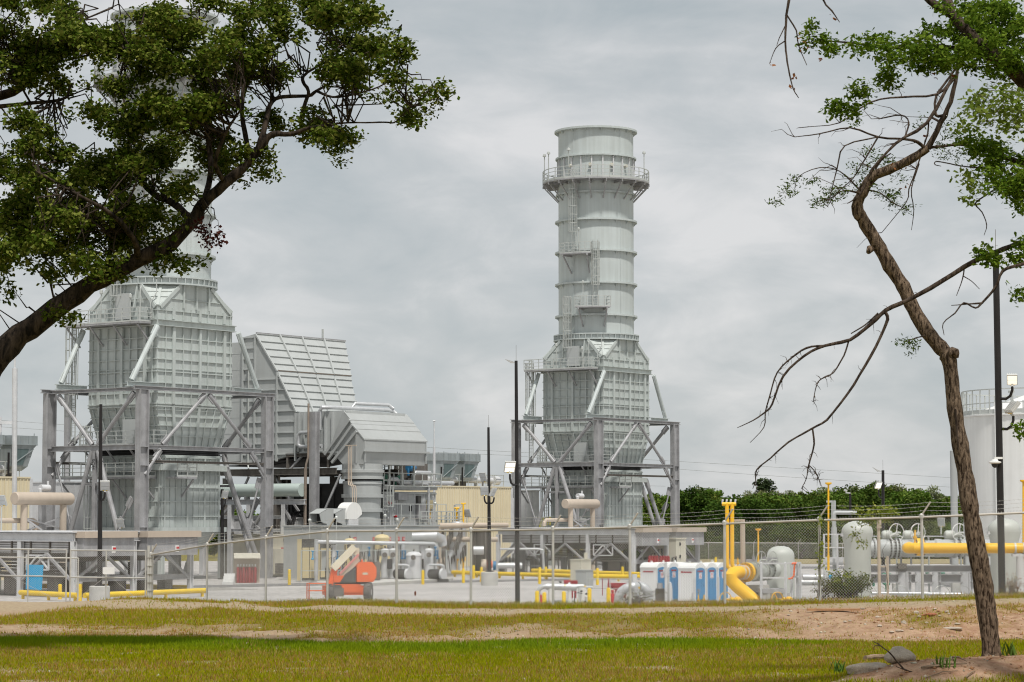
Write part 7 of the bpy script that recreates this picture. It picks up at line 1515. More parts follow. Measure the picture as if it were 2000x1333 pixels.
# --- the oak at the left
def make_oak():
    d0 = 47.0; s = d0 / FPX; root = at(-150, d0, 0, 1300); root.z = float(ground_z(root.x, d0))
    R = thing('oak_tree', 'big dark oak leaning in from the left, its leafy crown covering the left stack', 'tree', root)
    def L(*a): return [(P(x, y, d0 + dd), w * s * .78) for x, y, w, dd in a]
    g = MB(); allp = []
    paths = [L((-152, 1310, 170, 0), (-135, 1180, 125, 0), (-112, 980, 100, 0), (-60, 790, 76, 0), (0, 692, 62, 0), (62, 640, 56, .1), (130, 588, 52, .1), (200, 545, 46, 0), (270, 508, 40, -.1), (330, 478, 36, -.2), (378, 432, 33, -.2), (397, 398, 29, -.3), (440, 358, 26, -.4), (490, 312, 23, -.4), (512, 284, 20, -.5), (532, 263, 16, -.5), (570, 262, 12, -.6), (605, 250, 8, -.7), (650, 244, 5, -.8)),
             L((505, 290, 18, -.4), (520, 240, 14, -.2), (528, 205, 12, 0), (548, 190, 10, .2), (600, 188, 9, .4), (618, 178, 8, .5), (640, 165, 6, .6)),
             L((585, 240, 10, .2), (597, 200, 11, .3), (603, 178, 9, .3), (592, 160, 9, .3), (600, 142, 7, .4), (660, 110, 5, .5), (730, 70, 3, .5)),
             L((618, 178, 8, .5), (650, 190, 6, .2), (690, 185, 5, .1), (740, 170, 4, 0), (790, 140, 2.5, 0)), L((632, 190, 6, .3), (645, 222, 5, .3), (652, 232, 3, .3)),
             L((378, 432, 22, -.2), (335, 395, 18, .4), (300, 380, 15, .8), (262, 330, 11, 1.2), (250, 262, 8, 1.6), (240, 180, 5, 1.8)), L((397, 398, 18, -.3), (412, 340, 15, .3), (406, 270, 13, .6), (398, 200, 10, .9), (404, 120, 7, 1.1), (390, 40, 4, 1.2)),
             L((200, 545, 22, 0), (214, 500, 14, .5), (226, 440, 10, .8), (238, 380, 7, 1.0)), L((270, 508, 20, -.1), (262, 470, 14, -.8), (220, 420, 11, -1.4), (150, 380, 8, -1.8), (80, 340, 5, -2)),
             L((490, 312, 16, -.4), (478, 260, 13, .3), (474, 190, 11, .8), (510, 110, 8, 1.0), (560, 50, 5, 1.2)), L((440, 358, 14, -.4), (420, 320, 11, -1.0), (440, 262, 8, -1.3), (470, 215, 5, -1.5)),
             L((-70, 215, 26, 1), (0, 208, 11, .6), (60, 202, 9.5, .5), (105, 198, 8.5, .4), (130, 190, 7.5, .4), (136, 172, 6, .4), (144, 162, 4, .4)), L((-90, 200, 40, 1.2), (-10, 190, 26, 1), (40, 172, 20, .9), (72, 140, 15, .9), (110, 90, 10, 1), (160, 40, 6, 1.1)),
             L((-80, 560, 60, 1.5), (-30, 530, 34, 1.3), (20, 500, 26, 1.2), (70, 450, 18, 1.2), (120, 410, 11, 1.2), (180, 350, 6, 1.3)), L((-112, 980, 70, .4), (-130, 700, 66, 1.0), (-110, 480, 55, 1.3), (-95, 300, 45, 1.3), (-80, 180, 34, 1.2)), L((60, 202, 6, .5), (20, 127, 5, .3), (50, 130, 4, .2), (80, 136, 3, .1)),
             L((120, 120, 7, .5), (200, 104, 6, .3), (245, 110, 4, .1)), L((713, 240, 4, -.6), (752, 239, 4.4, -.6), (770, 240, 4, -.6), (782, 228, 3, -.6), (803, 208, 2, -.6)), L((640, 244, 5, -.8), (680, 240, 4.5, -.7), (713, 240, 4, -.6)), L((390, 405, 14, -.4), (402, 402, 12, -.5), (406, 396, 8, -.5)), L((218, 540, 9, -.2), (232, 515, 6, -.4), (222, 490, 5, -.4), (226, 455, 4, -.4))]
    for p in paths: allp += limb(g, p, 10 if p[0][1] > .15 else 7)
    tr = g.build('trunk', M['oakbark'], R, 60)
    A = np.array([tuple(p) for p in allp])
    E = [(40, 40, 90, 70, 1), (120, 60, 90, 60, 1), (50, 130, 80, 60, 1), (200, 50, 60, 50, 1), (-30, 90, 70, 90, 1), (95, 150, 40, 30, .8), (270, 40, 80, 50, 1), (340, 50, 60, 50, 1), (225, 105, 40, 30, .9), (300, 110, 70, 50, 1), (370, 80, 70, 60, 1), (470, 40, 85, 50, 1), (560, 35, 75, 48, 1), (610, 75, 75, 55, 1), (705, 55, 60, 55, 1), (757, 90, 45, 45, 1), (700, 125, 80, 45, 1), (650, 145, 60, 35, .8), (765, 140, 50, 28, .9), (540, 115, 60, 45, 1), (450, 125, 65, 48, 1), (375, 165, 65, 45, 1), (300, 180, 65, 45, 1), (235, 185, 38, 34, .9), (500, 165, 50, 34, .9), (430, 200, 50, 45, 1), (350, 225, 75, 45, 1), (270, 250, 65, 45, 1), (200, 235, 45, 34, .9), (420, 240, 50, 40, 1), (495, 232, 45, 26, .8), (50, 262, 70, 45, 1), (30, 330, 60, 60, 1), (110, 320, 70, 55, 1), (180, 310, 60, 55, 1), (250, 325, 70, 50, 1), (330, 305, 65, 48, 1), (400, 305, 45, 42, .9), (100, 395, 100, 55, 1), (200, 405, 90, 55, 1), (285, 385, 65, 48, 1), (350, 365, 45, 45, .8), (20, 440, 55, 55, .9), (120, 450, 60, 40, .8), (190, 465, 70, 38, 1), (240, 480, 60, 34, .9), (205, 520, 42, 30, .7), (15, 545, 32, 40, .8), (60, 490, 50, 40, .9), (140, 500, 55, 34, .9), (100, 545, 30, 20, .6), (170, 530, 40, 26, .8), (20, 500, 40, 40, .9), (250, 430, 60, 40, .9), (150, 430, 60, 40, .9), (60, 410, 70, 50, .9), (300, 455, 40, 32, .7), (315, 505, 34, 26, .6), (365, 420, 30, 26, .5), (600, 252, 48, 24, .9), (650, 250, 55, 26, .9), (692, 258, 30, 20, .9), (568, 232, 32, 22, .7), (512, 302, 24, 18, .9), (528, 318, 12, 14, .8), (820, 205, 26, 30, .5), (800, 222, 24, 16, .6), (775, 190, 22, 14, .5), (838, 178, 14, 6, .5), (440, 325, 34, 22, .6), (470, 290, 34, 24, .6), (640, 285, 14, 16, .5), (345, 525, 18, 14, .5), (130, 618, 8, 10, .3)]
    C = []
    for cx, cy, rx, ry, w in E:
        n = max(6, int(rx * ry * w / 84)); m_ = max(2, n // 12); an = rng.uniform(0, 2 * np.pi, m_); rr = np.sqrt(rng.random(m_)); dep = rng.normal(0, 1.2 if rx > 40 else .3, m_)
        for k in range(n):
            i = k % m_; sp = 2.0 if rng.random() < .10 else 1.0; C.append(tuple(P(cx + rx * rr[i] * math.cos(an[i]) + rng.normal() * 15 * sp, cy + ry * rr[i] * math.sin(an[i]) + rng.normal() * 8.5 * sp, d0 + dep[i] + rng.normal() * .18)))
    C = np.array(C); g = MB()
    for c in C[rng.random(len(C)) < .5]:
        k = np.argmin(((A - c) ** 2).sum(1)); dist = math.sqrt(((A[k] - c) ** 2).sum())
        if dist < 1.5: twig_to(g, A[k], c, .006 + .008 * dist, 4, .16)
    for x0, y0, x1, y1 in ((408, 405, 392, 440), (405, 400, 408, 455), (412, 405, 428, 452), (300, 500, 285, 560), (545, 400, 495, 330)):
        if x0 < 450 and y1 < 470: twig_to(g, P(x0, y0, 46.5), P(x1, y1, 46.3), .014, 4, .06)
    g.build('twig', M['oakbark'], tr, 0)
    per = 46; off = rng.normal(size=(len(C), per, 3)); off /= np.linalg.norm(off, axis=2)[:, :, None]; off *= (rng.random((len(C), per, 1)) ** .55) * .24; off[:, :, 2] *= .8
    LP = (C[:, None, :] + off).reshape(-1, 3); V, F, c = leaves(LP, .092, rng, .3, cols=((.036, .060, .005), (.075, .105, .009), (.20, .205, .045)))
    fast_mesh('crown', V, F, M['leaf'], R, c)
    DC = np.array([tuple(P(x, y, 46.3)) for x, y in ((391, 440), (386, 452), (396, 446), (403, 470), (408, 462), (411, 476), (402, 455), (428, 455), (432, 465), (427, 470))]); off = rng.normal(size=(len(DC), 26, 3)) * np.array([.05, .06, .10])
    V, F, c = leaves((DC[:, None, :] + off).reshape(-1, 3), .075, rng, .3, cols=((.05, .014, .012), (.07, .02, .015), (.10, .035, .02))); fast_mesh('dead_leaf_bunch', V, F, M['leaf'], R, c)
make_oak()

# --- slender leaning tree at the right
def make_slender():
    d0 = 38.0; s = d0 / FPX; root = P(1938, 1330, d0); root.z = float(ground_z(root.x, d0)) - .05
    R = thing('slender_tree', 'slender crooked tree with rough brown bark and sparse leaves at the right', 'tree', root)
    def L(*a): return [(P(x, y, d0 + dd), w * s * .80) for x, y, w, dd in a]
    g = MB()
    limb(g, L((1940, 1345, 72, 0), (1938, 1310, 54, 0), (1936, 1270, 47, 0), (1928, 1200, 46, 0), (1918, 1130, 45, 0), (1906, 1060, 43, 0), (1894, 990, 42, 0), (1884, 920, 40, .02), (1872, 850, 39, .04), (1862, 780, 36, .05), (1858, 730, 35, .05), (1852, 700, 37, .05), (1836, 678, 38, .08), (1812, 650, 36, .1), (1784, 604, 35, .12), (1764, 560, 34, .15), (1738, 520, 33, .15), (1712, 474, 32, .15), (1684, 428, 30, .12), (1674, 404, 28, .1), (1684, 378, 26, .05), (1704, 346, 26, 0), (1736, 332, 22, -.1), (1775, 314, 21, -.15), (1812, 290, 19, -.2)), 14, .012, 4)
    # a knot where a branch broke off and torn bark
    limb(g, L((1700, 486, 20, -.12), (1696, 493, 12, -.2)), 8, .02); limb(g, L((1858, 690, 30, .0), (1866, 690, 22, -.05), (1869, 700, 10, -.05)), 8, .02)
    # root flare
    for x, dd in ((1915, -.5), (1955, -.4), (1975, .2), (1900, .1)): limb(g, L((1938 + (x - 1938) * .25, 1285, 30, dd * .2), (1938 + (x - 1938) * .7, 1318, 26, dd * .7), (x, 1338, 12, dd)), 8, .04)
    tr = g.build('trunk', M['bark'], R, 60)
    g = MB(); thin = [L((1812, 290, 17, -.2), (1838, 240, 15, -.2), (1856, 200, 13, -.3), (1866, 160, 11, -.3), (1872, 120, 9, -.3), (1880, 60, 7, -.2)), L((1845, 225, 8, -.2), (1828, 225, 7, -.2), (1828, 190, 6, -.1), (1848, 160, 6, 0), (1880, 115, 6, 0)),
            L((1808, 292, 9, -.2), (1792, 278, 8, -.3), (1766, 272, 6, -.4), (1715, 268, 5, -.5), (1660, 250, 4, -.6), (1600, 262, 3, -.7), (1552, 268, 2, -.7)), L((1715, 268, 5, -.5), (1690, 310, 4, -.5), (1665, 350, 3, -.5), (1640, 372, 2, -.5), (1615, 405, 1.5, -.5)),
            L((1766, 272, 5, -.4), (1775, 240, 4, -.3), (1760, 225, 3.5, -.2), (1720, 232, 3, -.1)), L((1715, 268, 4, -.5), (1650, 285, 3.5, -.8), (1635, 330, 3, -.8), (1620, 390, 2, -.8)), L((1866, 150, 8, -.3), (1830, 185, 6, -.5), (1760, 190, 5, -.8), (1700, 200, 4, -1), (1640, 240, 3, -1.1), (1580, 248, 1.6, -1.2)),
            L((1862, 148, 9, -.3), (1810, 240, 8, -.8), (1750, 280, 7, -1), (1705, 330, 6, -1), (1680, 380, 5, -1), (1655, 398, 2, -1)), L((1838, 240, 6, -.2), (1815, 230, 5, .2), (1812, 260, 4, .4), (1790, 330, 3.5, .4), (1775, 370, 3, .4), (1770, 395, 2.4, .4), (1722, 455, 1.6, .4)), L((1795, 320, 4, .2), (1780, 370, 3, .2), (1785, 410, 2.4, .2), (1780, 450, 1.4, .2)),
            L((1812, 290, 8, -.2), (1845, 285, 8, -.1), (1890, 284, 7, 0), (1925, 295, 6, .1), (1950, 310, 5, .2), (2000, 312, 4, .2)), L((1680, 372, 5, 0), (1640, 335, 3, .2), (1600, 328, 2.4, .2), (1560, 345, 2, .2), (1552, 370, 1.4, .2)), L((1684, 380, 6, 0), (1650, 372, 4, -.1), (1625, 386, 3, -.1), (1600, 400, 2, -.1)), L((1690, 370, 5, 0), (1720, 378, 4, -.1), (1742, 395, 3, -.1), (1775, 412, 2, -.1)), L((1700, 350, 5, 0), (1720, 315, 4, .1), (1740, 300, 3, .1)), L((1810, 655, 4, .05), (1790, 660, 3, -.1), (1770, 668, 2, -.2)), L((1866, 800, 6, -.1), (1871, 860, 5, -.15), (1872, 880, 3, -.15))]
    pts_ = []
    for p in thin: pts_ += limb(g, p, 6, .06)
    for p in thin[2:9]:
        for k in range(7):
            q = V3(p[rng.integers(1, len(p))][0]); e = q + V3((rng.uniform(-.5, .1), rng.uniform(-.2, .2), rng.uniform(-.25, .22))); twig_to(g, q, e, .008, 3, .1, 3)
    g.build('branch', M['twig'], tr, 60)
    E = [(1840, 292, 18, 22, 16), (1850, 250, 20, 24, 12), (1720, 315, 28, 16, 20), (1670, 335, 34, 14, 16), (1700, 300, 24, 14, 10), (1640, 372, 30, 12, 18), (1605, 395, 22, 8, 14), (1620, 382, 20, 9, 12), (1745, 390, 22, 14, 16), (1725, 378, 26, 12, 14), (1770, 408, 14, 8, 8), (1540, 372, 14, 12, 14), (1518, 395, 10, 7, 8), (1585, 355, 14, 4, 8), (1552, 350, 6, 5, 5), (1775, 668, 22, 8, 14), (1782, 680, 8, 14, 8), (1690, 360, 30, 16, 14), (1760, 350, 22, 12, 8), (1870, 300, 16, 14, 8), (1800, 240, 14, 14, 6), (1665, 240, 10, 8, 5)]
    C = []
    for cx, cy, rx, ry, n in E:
        for k in range(n): a, r_ = rng.uniform(0, 2 * np.pi), math.sqrt(rng.random()); C.append(tuple(P(cx + rx * r_ * math.cos(a), cy + ry * r_ * math.sin(a), d0 + rng.normal(0, .18))))
    C = np.array(C); off = rng.normal(size=(len(C), 9, 3)) * np.array([.05, .05, .035]); V, F, c = leaves((C[:, None, :] + off).reshape(-1, 3), .058, rng, .3, shape='slim', cols=((.04, .085, .009), (.065, .12, .014), (.115, .18, .026))); fast_mesh('crown', V, F, M['leaf2'], R, c)
make_slender()

# --- tree standing out of frame on the right, its canopy and bare limbs reaching in
def make_overhang():
    d0 = 33.0; s = d0 / FPX; root = at(2230, d0, 0, 1300); root.z = float(ground_z(root.x, d0))
    R = thing('overhanging_tree', 'leafy limbs and long bare branches of a tree beyond the right photo edge', 'tree', root)
    def L(*a): return [(P(x, y, d0 + dd), w * s) for x, y, w, dd in a]
    g = MB(); A = []
    big = [L((2232, 1320, 120, 0), (2225, 1000, 90, 0), (2210, 700, 84, 0), (2190, 450, 74, 0), (2140, 270, 58, 0), (2060, 190, 46, 0), (2000, 152, 38, -.1), (1955, 120, 30, -.2), (1915, 88, 22, -.2), (1860, 30, 18, -.2), (1815, 0, 14, -.2), (1760, -60, 10, -.2)), L((1955, 120, 18, -.2), (1900, 104, 12, .4), (1830, 90, 8, .5), (1740, 94, 6, .4), (1660, 84, 4, .3), (1600, 80, 2.4, .2)),
           L((2200, 560, 50, 0), (2120, 500, 24, .3), (2050, 482, 14, .4), (2000, 475, 11, .4), (1960, 488, 10.5, .4), (1905, 510, 10, .4), (1840, 550, 9.5, .4), (1775, 585, 9, .4), (1730, 607, 8.5, .4), (1700, 634, 7.5, .4), (1660, 664, 7, .4), (1610, 676, 6, .4), (1570, 696, 5, .4), (1530, 735, 4.5, .4), (1508, 790, 4, .4), (1495, 805, 3.5, .4), (1470, 822, 2.4, .4), (1440, 836, 1.4, .4)),
           L((1728, 607, 7, .4), (1733, 625, 6.5, .4), (1718, 662, 6, .4), (1690, 715, 5.6, .4), (1655, 770, 5.2, .4), (1615, 820, 5, .4), (1585, 838, 4.6, .4), (1540, 864, 4, .4), (1505, 895, 3.4, .4), (1478, 918, 3, .4), (1476, 940, 2, .4), (1470, 955, 1.4, .4)), L((1587, 838, 4, .4), (1590, 868, 4, .4), (1582, 900, 3.4, .4), (1578, 915, 3, .4), (1575, 935, 2, .4), (1565, 955, 1.2, .4)), L((1579, 908, 2.4, .4), (1592, 922, 2, .4), (1600, 938, 1.2, .4)),
           L((1607, 676, 5, .4), (1575, 680, 4.4, .4), (1545, 700, 4, .4), (1518, 728, 3.6, .4), (1505, 768, 3.2, .4), (1495, 805, 3, .4), (1492, 835, 2, .4), (1465, 865, 1.2, .4)), L((1657, 668, 4, .4), (1648, 695, 3.4, .4), (1628, 728, 3, .4), (1605, 740, 2.6, .4), (1595, 752, 2.4, .4), (1588, 785, 1.4, .4)), L((1715, 612, 4, .4), (1690, 635, 3, .4), (1662, 652, 2.4, .4)), L((1884, 520, 3, .4), (1880, 545, 2.6, .4), (1868, 578, 1.4, .4)), L((1882, 540, 2.4, .4), (1898, 550, 1.8, .4), (1913, 565, 1.2, .4)),
           L((2060, 500, 12, 0), (1990, 518, 7, -.3), (1958, 530, 6, -.3), (1945, 560, 5.4, -.3), (1920, 590, 5, -.3), (1905, 602, 4, -.3), (1882, 592, 3.6, -.3), (1865, 612, 3, -.3), (1842, 632, 2.2, -.3), (1844, 655, 1.4, -.3)), L((1920, 592, 4, -.3), (1895, 594, 3, -.3), (1858, 597, 1.6, -.3)), L((2160, 300, 44, .2), (2070, 330, 26, .2), (2000, 322, 15, .2), (1950, 300, 8, .2), (1890, 288, 5, .2)),
           L((2190, 450, 30, .8), (2080, 380, 16, 1), (2000, 380, 9, 1), (1940, 350, 6, 1)), L((1560, -120, 14, -1), (1545, -40, 9, -1), (1541, 0, 6, -1), (1536, 30, 5, -1), (1534, 80, 4.4, -1), (1536, 110, 3.8, -1), (1542, 145, 3.2, -1), (1550, 175, 2.4, -1), (1560, 192, 1.6, -1)), L((1537, 30, 3.4, -1), (1555, 60, 3, -1), (1560, 90, 2.4, -1), (1576, 128, 1.4, -1)), L((1534, 80, 2.6, -1), (1515, 95, 2.2, -1), (1503, 125, 1.4, -1)), L((1600, -60, 8, -1), (1608, 0, 4, -1), (1625, 22, 3, -1), (1640, 44, 1.4, -1)), L((1534, 50, 2.6, -1), (1522, 75, 1.8, -1), (1517, 90, 1.2, -1)), L((1815, -80, 30, .5), (1760, -110, 24, 0), (1650, -140, 18, -.6), (1560, -120, 14, -1)), L((1860, 30, 16, -.2), (1840, -30, 22, .2), (1815, -80, 30, .5)), L((1985, 330, 5, .2), (1950, 365, 4, .2), (1925, 382, 3.4, .2), (1905, 398, 3, .2), (1918, 415, 2.4, .2), (1927, 440, 2, .2), (1922, 460, 1.2, .2)), L((1960, 322, 4, .1), (1920, 328, 3.2, .1), (1880, 325, 2.8, .1), (1845, 318, 2.6, .1), (1828, 316, 2.4, .1), (1826, 322, 2, .1), (1838, 325, 1.4, .1))]
    for p in big: A += limb(g, p, 9 if p[0][1] > .1 else 6, .05)
    for p in big[2:8]:
        for k in range(16):
            i = rng.integers(2, len(p)); q = V3(p[i][0]).lerp(V3(p[i - 1][0]), rng.random()); e = q + V3((rng.uniform(-.10, .10), rng.uniform(-.08, .08), rng.uniform(-.16, .10))); twig_to(g, q, e, .006, 2, .1, 3)
    tr = g.build('trunk', M['twig'], R, 60); A = np.array([tuple(p) for p in A])
    E = [(1600, 82, 22, 14, 12), (1640, 82, 30, 18, 22), (1690, 90, 34, 22, 34), (1740, 92, 36, 26, 46), (1790, 95, 40, 34, 64), (1840, 85, 50, 44, 100), (1890, 70, 50, 50, 120), (1940, 60, 55, 60, 150), (1985, 80, 50, 70, 150), (1920, 110, 50, 36, 90), (1975, 130, 40, 30, 60), (1870, 20, 40, 20, 40), (1850, 120, 34, 18, 34), (1800, 125, 24, 10, 14), (1720, 160, 24, 16, 22), (1690, 180, 26, 14, 18), (1735, 145, 22, 10, 12), (1640, 205, 16, 12, 14), (1655, 220, 14, 10, 12), (1635, 215, 12, 9, 8), (1930, 300, 34, 22, 44), (1965, 330, 40, 34, 90), (1995, 350, 30, 40, 70), (1900, 275, 26, 16, 22), (1950, 365, 26, 20, 34), (1985, 395, 20, 16, 16), (1890, 290, 20, 10, 12), (1915, 500, 16, 9, 14), (1945, 500, 18, 12, 16), (1985, 495, 24, 12, 22), (1990, 475, 14, 10, 10), (1990, 578, 14, 8, 10), (1998, 840, 8, 8, 8), (2040, 100, 60, 90, 120), (1585, 60, 8, 10, 5), (1950, 20, 50, 24, 60)]
    C = []
    for cx, cy, rx, ry, n in E:
        for k in range(int(n * .66) // 5 + 1):
            a, r_, e_ = rng.uniform(0, 2 * np.pi), math.sqrt(rng.random()), rng.normal(0, .45 if rx > 30 else .15); ux, uy = rng.normal() * 9 - 4, rng.normal() * 5
            for j in range(5): C.append(tuple(P(cx + rx * r_ * math.cos(a) + ux * (j - 2) * .6, cy + ry * r_ * math.sin(a) + uy * (j - 2) * .6, d0 + e_ + rng.normal(0, .05))))
    C = np.array(C); off = rng.normal(size=(len(C), 15, 3)) * np.array([.055, .055, .045]); V, F, c = leaves((C[:, None, :] + off).reshape(-1, 3), .078, rng, .3, shape='ovate', cols=((.055, .110, .009), (.11, .185, .016), (.20, .28, .034))); fast_mesh('crown', V, F, M['leaf2'], R, c)
    E = [(1940, 200, 44, 30, 36), (1985, 190, 30, 30, 24), (1900, 215, 26, 24, 16), (1965, 250, 40, 24, 22), (1890, 250, 24, 16, 14), (1990, 230, 18, 20, 20), (1885, 345, 16, 16, 12), (1895, 385, 10, 10, 8), (1925, 225, 22, 16, 16), (1905, 360, 14, 10, 8)]
    C = []
    for cx, cy, rx, ry, n in E:
        for k in range(n): a, r_ = rng.uniform(0, 2 * np.pi), math.sqrt(rng.random()); C.append(tuple(P(cx + rx * r_ * math.cos(a), cy + ry * r_ * math.sin(a), d0 + 4 + rng.normal(0, .4))))
    C = np.array(C); off = rng.normal(size=(len(C), 6, 3)) * np.array([.07, .06, .05]); V, F, c = leaves((C[:, None, :] + off).reshape(-1, 3), .085, rng, .3, cols=((.10, .16, .02), (.16, .23, .032), (.22, .28, .06))); fast_mesh('pale_crown', V, F, M['leaf2'], R, c)
    g = MB()
    for c in C[::2]: k = np.argmin(((A - c) ** 2).sum(1)); twig_to(g, A[k] * .0 + c + np.array([.35, .3, .15]), c, .005, 3, .1, 3)
    g.build('twig', M['twig'], tr, 0)
    DC = np.array([tuple(P(x, y, d0 - 1)) for x, y in ((1561, 72), (1573, 84), (1575, 92), (1503, 127), (1601, 118), (1549, 150), (1547, 168), (1562, 100), (1626, 34))] + [tuple(P(x, y, d0)) for x, y in ((1860, 145), (1825, 152), (1740, 328), (1775, 328), (1765, 372), (1772, 366), (1810, 265))]); off = rng.normal(size=(len(DC), 3, 3)) * .018
    V, F, c = leaves((DC[:, None, :] + off).reshape(-1, 3), .055, rng, .3, cols=((.16, .05, .02), (.22, .08, .03), (.28, .12, .05))); fast_mesh('dead_leaf_bunch', V, F, M['leaf'], R, c)
make_overhang()

# --- the wood behind the plant: every tree a thing, three kinds, copies share their meshes
def wood_tree(name, label, h, w, seed, cols, n, ls, gaps=.5):
    rg = np.random.default_rng(seed); R = thing(name, label, 'tree', V3((0, 0, 0)), 'trees of the wood behind the plant'); g = MB()
    limb(g, [(V3((0, 0, -.3)), .5), (V3((.1, 0, h * .3)), .4), (V3((0, .1, h * .6)), .22), (V3((.1, 0, h * .9)), .06)], 7)
    lobes = []
    for k in range(40):
        a = rg.uniform(0, 2 * np.pi); z = h * (rg.uniform(.10, .93)); rr = w * math.sqrt(max(.05, 1 - ((z - h * .50) / (h * .55)) ** 2)) * rg.uniform(.15, .85); lobes.append((rr * math.cos(a), rr * math.sin(a), z, rg.uniform(.5, 1.25) * w * .32))
    for x, y, z, r in lobes[::3]: limb(g, [(V3((0, 0, z * .6)), .16), (V3((x * .5, y * .5, z * .85)), .09), (V3((x, y, z)), .03)], 5)
    g.build('trunk', M['twig'], R, 60); L_ = np.array(lobes); i = rg.integers(0, len(L_), n); d = rg.normal(size=(n, 3)); d /= np.linalg.norm(d, axis=1)[:, None]; d *= (rg.random((n, 1)) ** .33); Pn = L_[i, :3] + d * L_[i, 3:4] * np.array([1, 1, .8])
    V, F, c = leaves(Pn, ls, rg, .3, shape='clump', cols=cols); shade = np.repeat(rg.uniform(.85, 1.18, len(L_))[i], 6)[:, None]
    fast_mesh('crown', V, F, M['tleaf'], R, c * shade); return R
DK = ((.024, .055, .008), (.048, .092, .013), (.085, .13, .022)); MD = ((.05, .095, .013), (.088, .14, .02), (.15, .185, .036)); HAZE = ((.13, .155, .07), (.17, .19, .09), (.23, .24, .12)); PN = ((.04, .07, .03), (.055, .09, .035), (.08, .11, .05))  # back row leaves paler and greyer: distance haze put into the leaf colour
kinds = [[wood_tree('dense_tree', 'dense dark green round crowned tree of the wood behind the rear fence', 9.5, 4.6, 100 + k, DK, 9500, .27) for k in range(3)], [wood_tree('bushy_tree', 'fresh mid green bushy tree of the wood behind the rear fence', 8.0, 3.9, 110 + k, MD, 8500, .25) for k in range(3)],
         [wood_tree('hazed_tree', 'pale grey green tree at the back of the wood, haze put into its colour', 10.0, 4.4, 120 + k, HAZE, 8500, .28) for k in range(2)], [wood_tree('shrub_tree', 'low light green thicket tree at the foot of the wood', 4.6, 3.0, 130 + k, MD, 4800, .24) for k in range(2)]]
used = set()
def plant(kind, px, d, h, rgz):
    k = int(rgz.integers(0, len(kinds[kind]))); o = kinds[kind][k]; q = at(px, d); q.z = float(ground_z(q.x, d)) - .1; base = (9.5, 8.0, 10.0, 4.6)[kind]; sc = h / base
    if (kind, k) in used: o = copy_tree(o)
    used.add((kind, k)); o.location = q; o.rotation_euler = (0, 0, float(rgz.uniform(0, 6.28))); o.scale = (sc * float(rgz.uniform(.9, 1.15)), sc * float(rgz.uniform(.9, 1.1)), sc); return o
rz_ = np.random.default_rng(55)
TOP = lambda px: np.interp(px, [1240, 1300, 1345, 1400, 1450, 1500, 1560, 1620, 1700, 1740, 1790, 1850, 1900, 2000], [958, 954, 950, 958, 957, 952, 952, 946, 940, 944, 948, 955, 962, 966])
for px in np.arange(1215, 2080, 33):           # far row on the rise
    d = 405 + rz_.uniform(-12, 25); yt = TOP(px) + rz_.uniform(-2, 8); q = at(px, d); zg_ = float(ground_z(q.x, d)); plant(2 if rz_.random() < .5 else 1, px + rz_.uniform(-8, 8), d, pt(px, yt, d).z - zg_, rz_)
for px in np.arange(1225, 2060, 42):           # middle row
    d = 352 + rz_.uniform(-10, 12); yt = TOP(px) + rz_.uniform(8, 26); q = at(px, d); zg_ = float(ground_z(q.x, d)); plant(int(rz_.choice([0, 1, 1])), px + rz_.uniform(-10, 10), d, pt(px, yt, d).z - zg_, rz_)
for px, yt, k in ((1262, 985, 1), (1300, 1000, 0), (1352, 951, 0), (1395, 985, 1), (1432, 966, 0), (1478, 974, 0), (1520, 982, 0), (1562, 972, 1), (1604, 970, 0), (1650, 975, 1), (1692, 968, 0), (1735, 975, 1), (1780, 972, 0), (1822, 978, 1), (1858, 972, 0), (1900, 975, 1), (1950, 975, 0)):    # front row at the fence
    d = 318 + rz_.uniform(-6, 6); plant(k, px, d, pt(px, yt, d).z + .1, rz_)
for px in list(np.arange(1250, 1960, 34)): d = 306 + rz_.uniform(-3, 3); plant(3, px + rz_.uniform(-8, 8), d, pt(px, 1022 + rz_.uniform(-12, 16), d).z, rz_)
for px in (440, 478, 516, 555, 596, 636, 676): d = 318 + rz_.uniform(-6, 6); plant(1, px, d, pt(px, 985 + rz_.uniform(-14, 14), d).z, rz_)
pine = wood_tree('pine_tree', 'dark pine poking above the wood near its middle', 5.0, 2.2, 140, PN, 2500, .25); q = at(1493, 400); q.z = pt(1493, 982, 400).z; pine.location = q; pine.scale = (1, 1, .8)

# --- bushes, vine and weeds at the fence
def bush(px, py, d, rx, h, n, lab, cols, name='bush', ls=.07, dens=12):
    q = at(px, d); q.z = float(ground_z(q.x, d)); R = thing(name, lab, 'shrub', q); g = MB(); C = []
    for k in range(n):
        a, r_ = rng.uniform(0, 2 * np.pi), math.sqrt(rng.random()); e = q + V3((rx * r_ * math.cos(a), rx * .6 * r_ * math.sin(a), h * rng.uniform(.35, 1.0) * (1 - .45 * r_))); ps = twig_to(g, q + V3((rng.normal() * .15, rng.normal() * .1, 0)), e, .008, 4, .08, 3)
        for s in np.linspace(.4, 1, dens): i = min(3, int(s * 4)); C.append(tuple(ps[i].lerp(ps[i + 1], s * 4 - i) + V3(rng.normal(size=3)) * .03))
    st = g.build('stem', M['twig'], R, 0); V, F, c = leaves(np.array(C), ls, rng, .3, shape='slim', cols=cols); fast_mesh('foliage', V, F, M['leaf2'], R, c); return R
bush(1655, 1150, 66, .75, 1.0, 150, 'bushy green shrub growing behind the fence at the foot of the grey vessel', ((.06, .10, .015), (.10, .15, .02), (.20, .22, .04)), dens=22, ls=.085)
bush(1608, 1160, 65.5, .35, .8, 30, 'small reddish weed clump left of the bushy shrub', ((.10, .06, .02), (.10, .12, .02), (.14, .16, .03)))
bush(1975, 1150, 64, .3, .6, 24, 'dry reddish weed at the foot of the thick black pole', ((.25, .10, .04), (.30, .16, .06), (.20, .18, .05)), ls=.06)
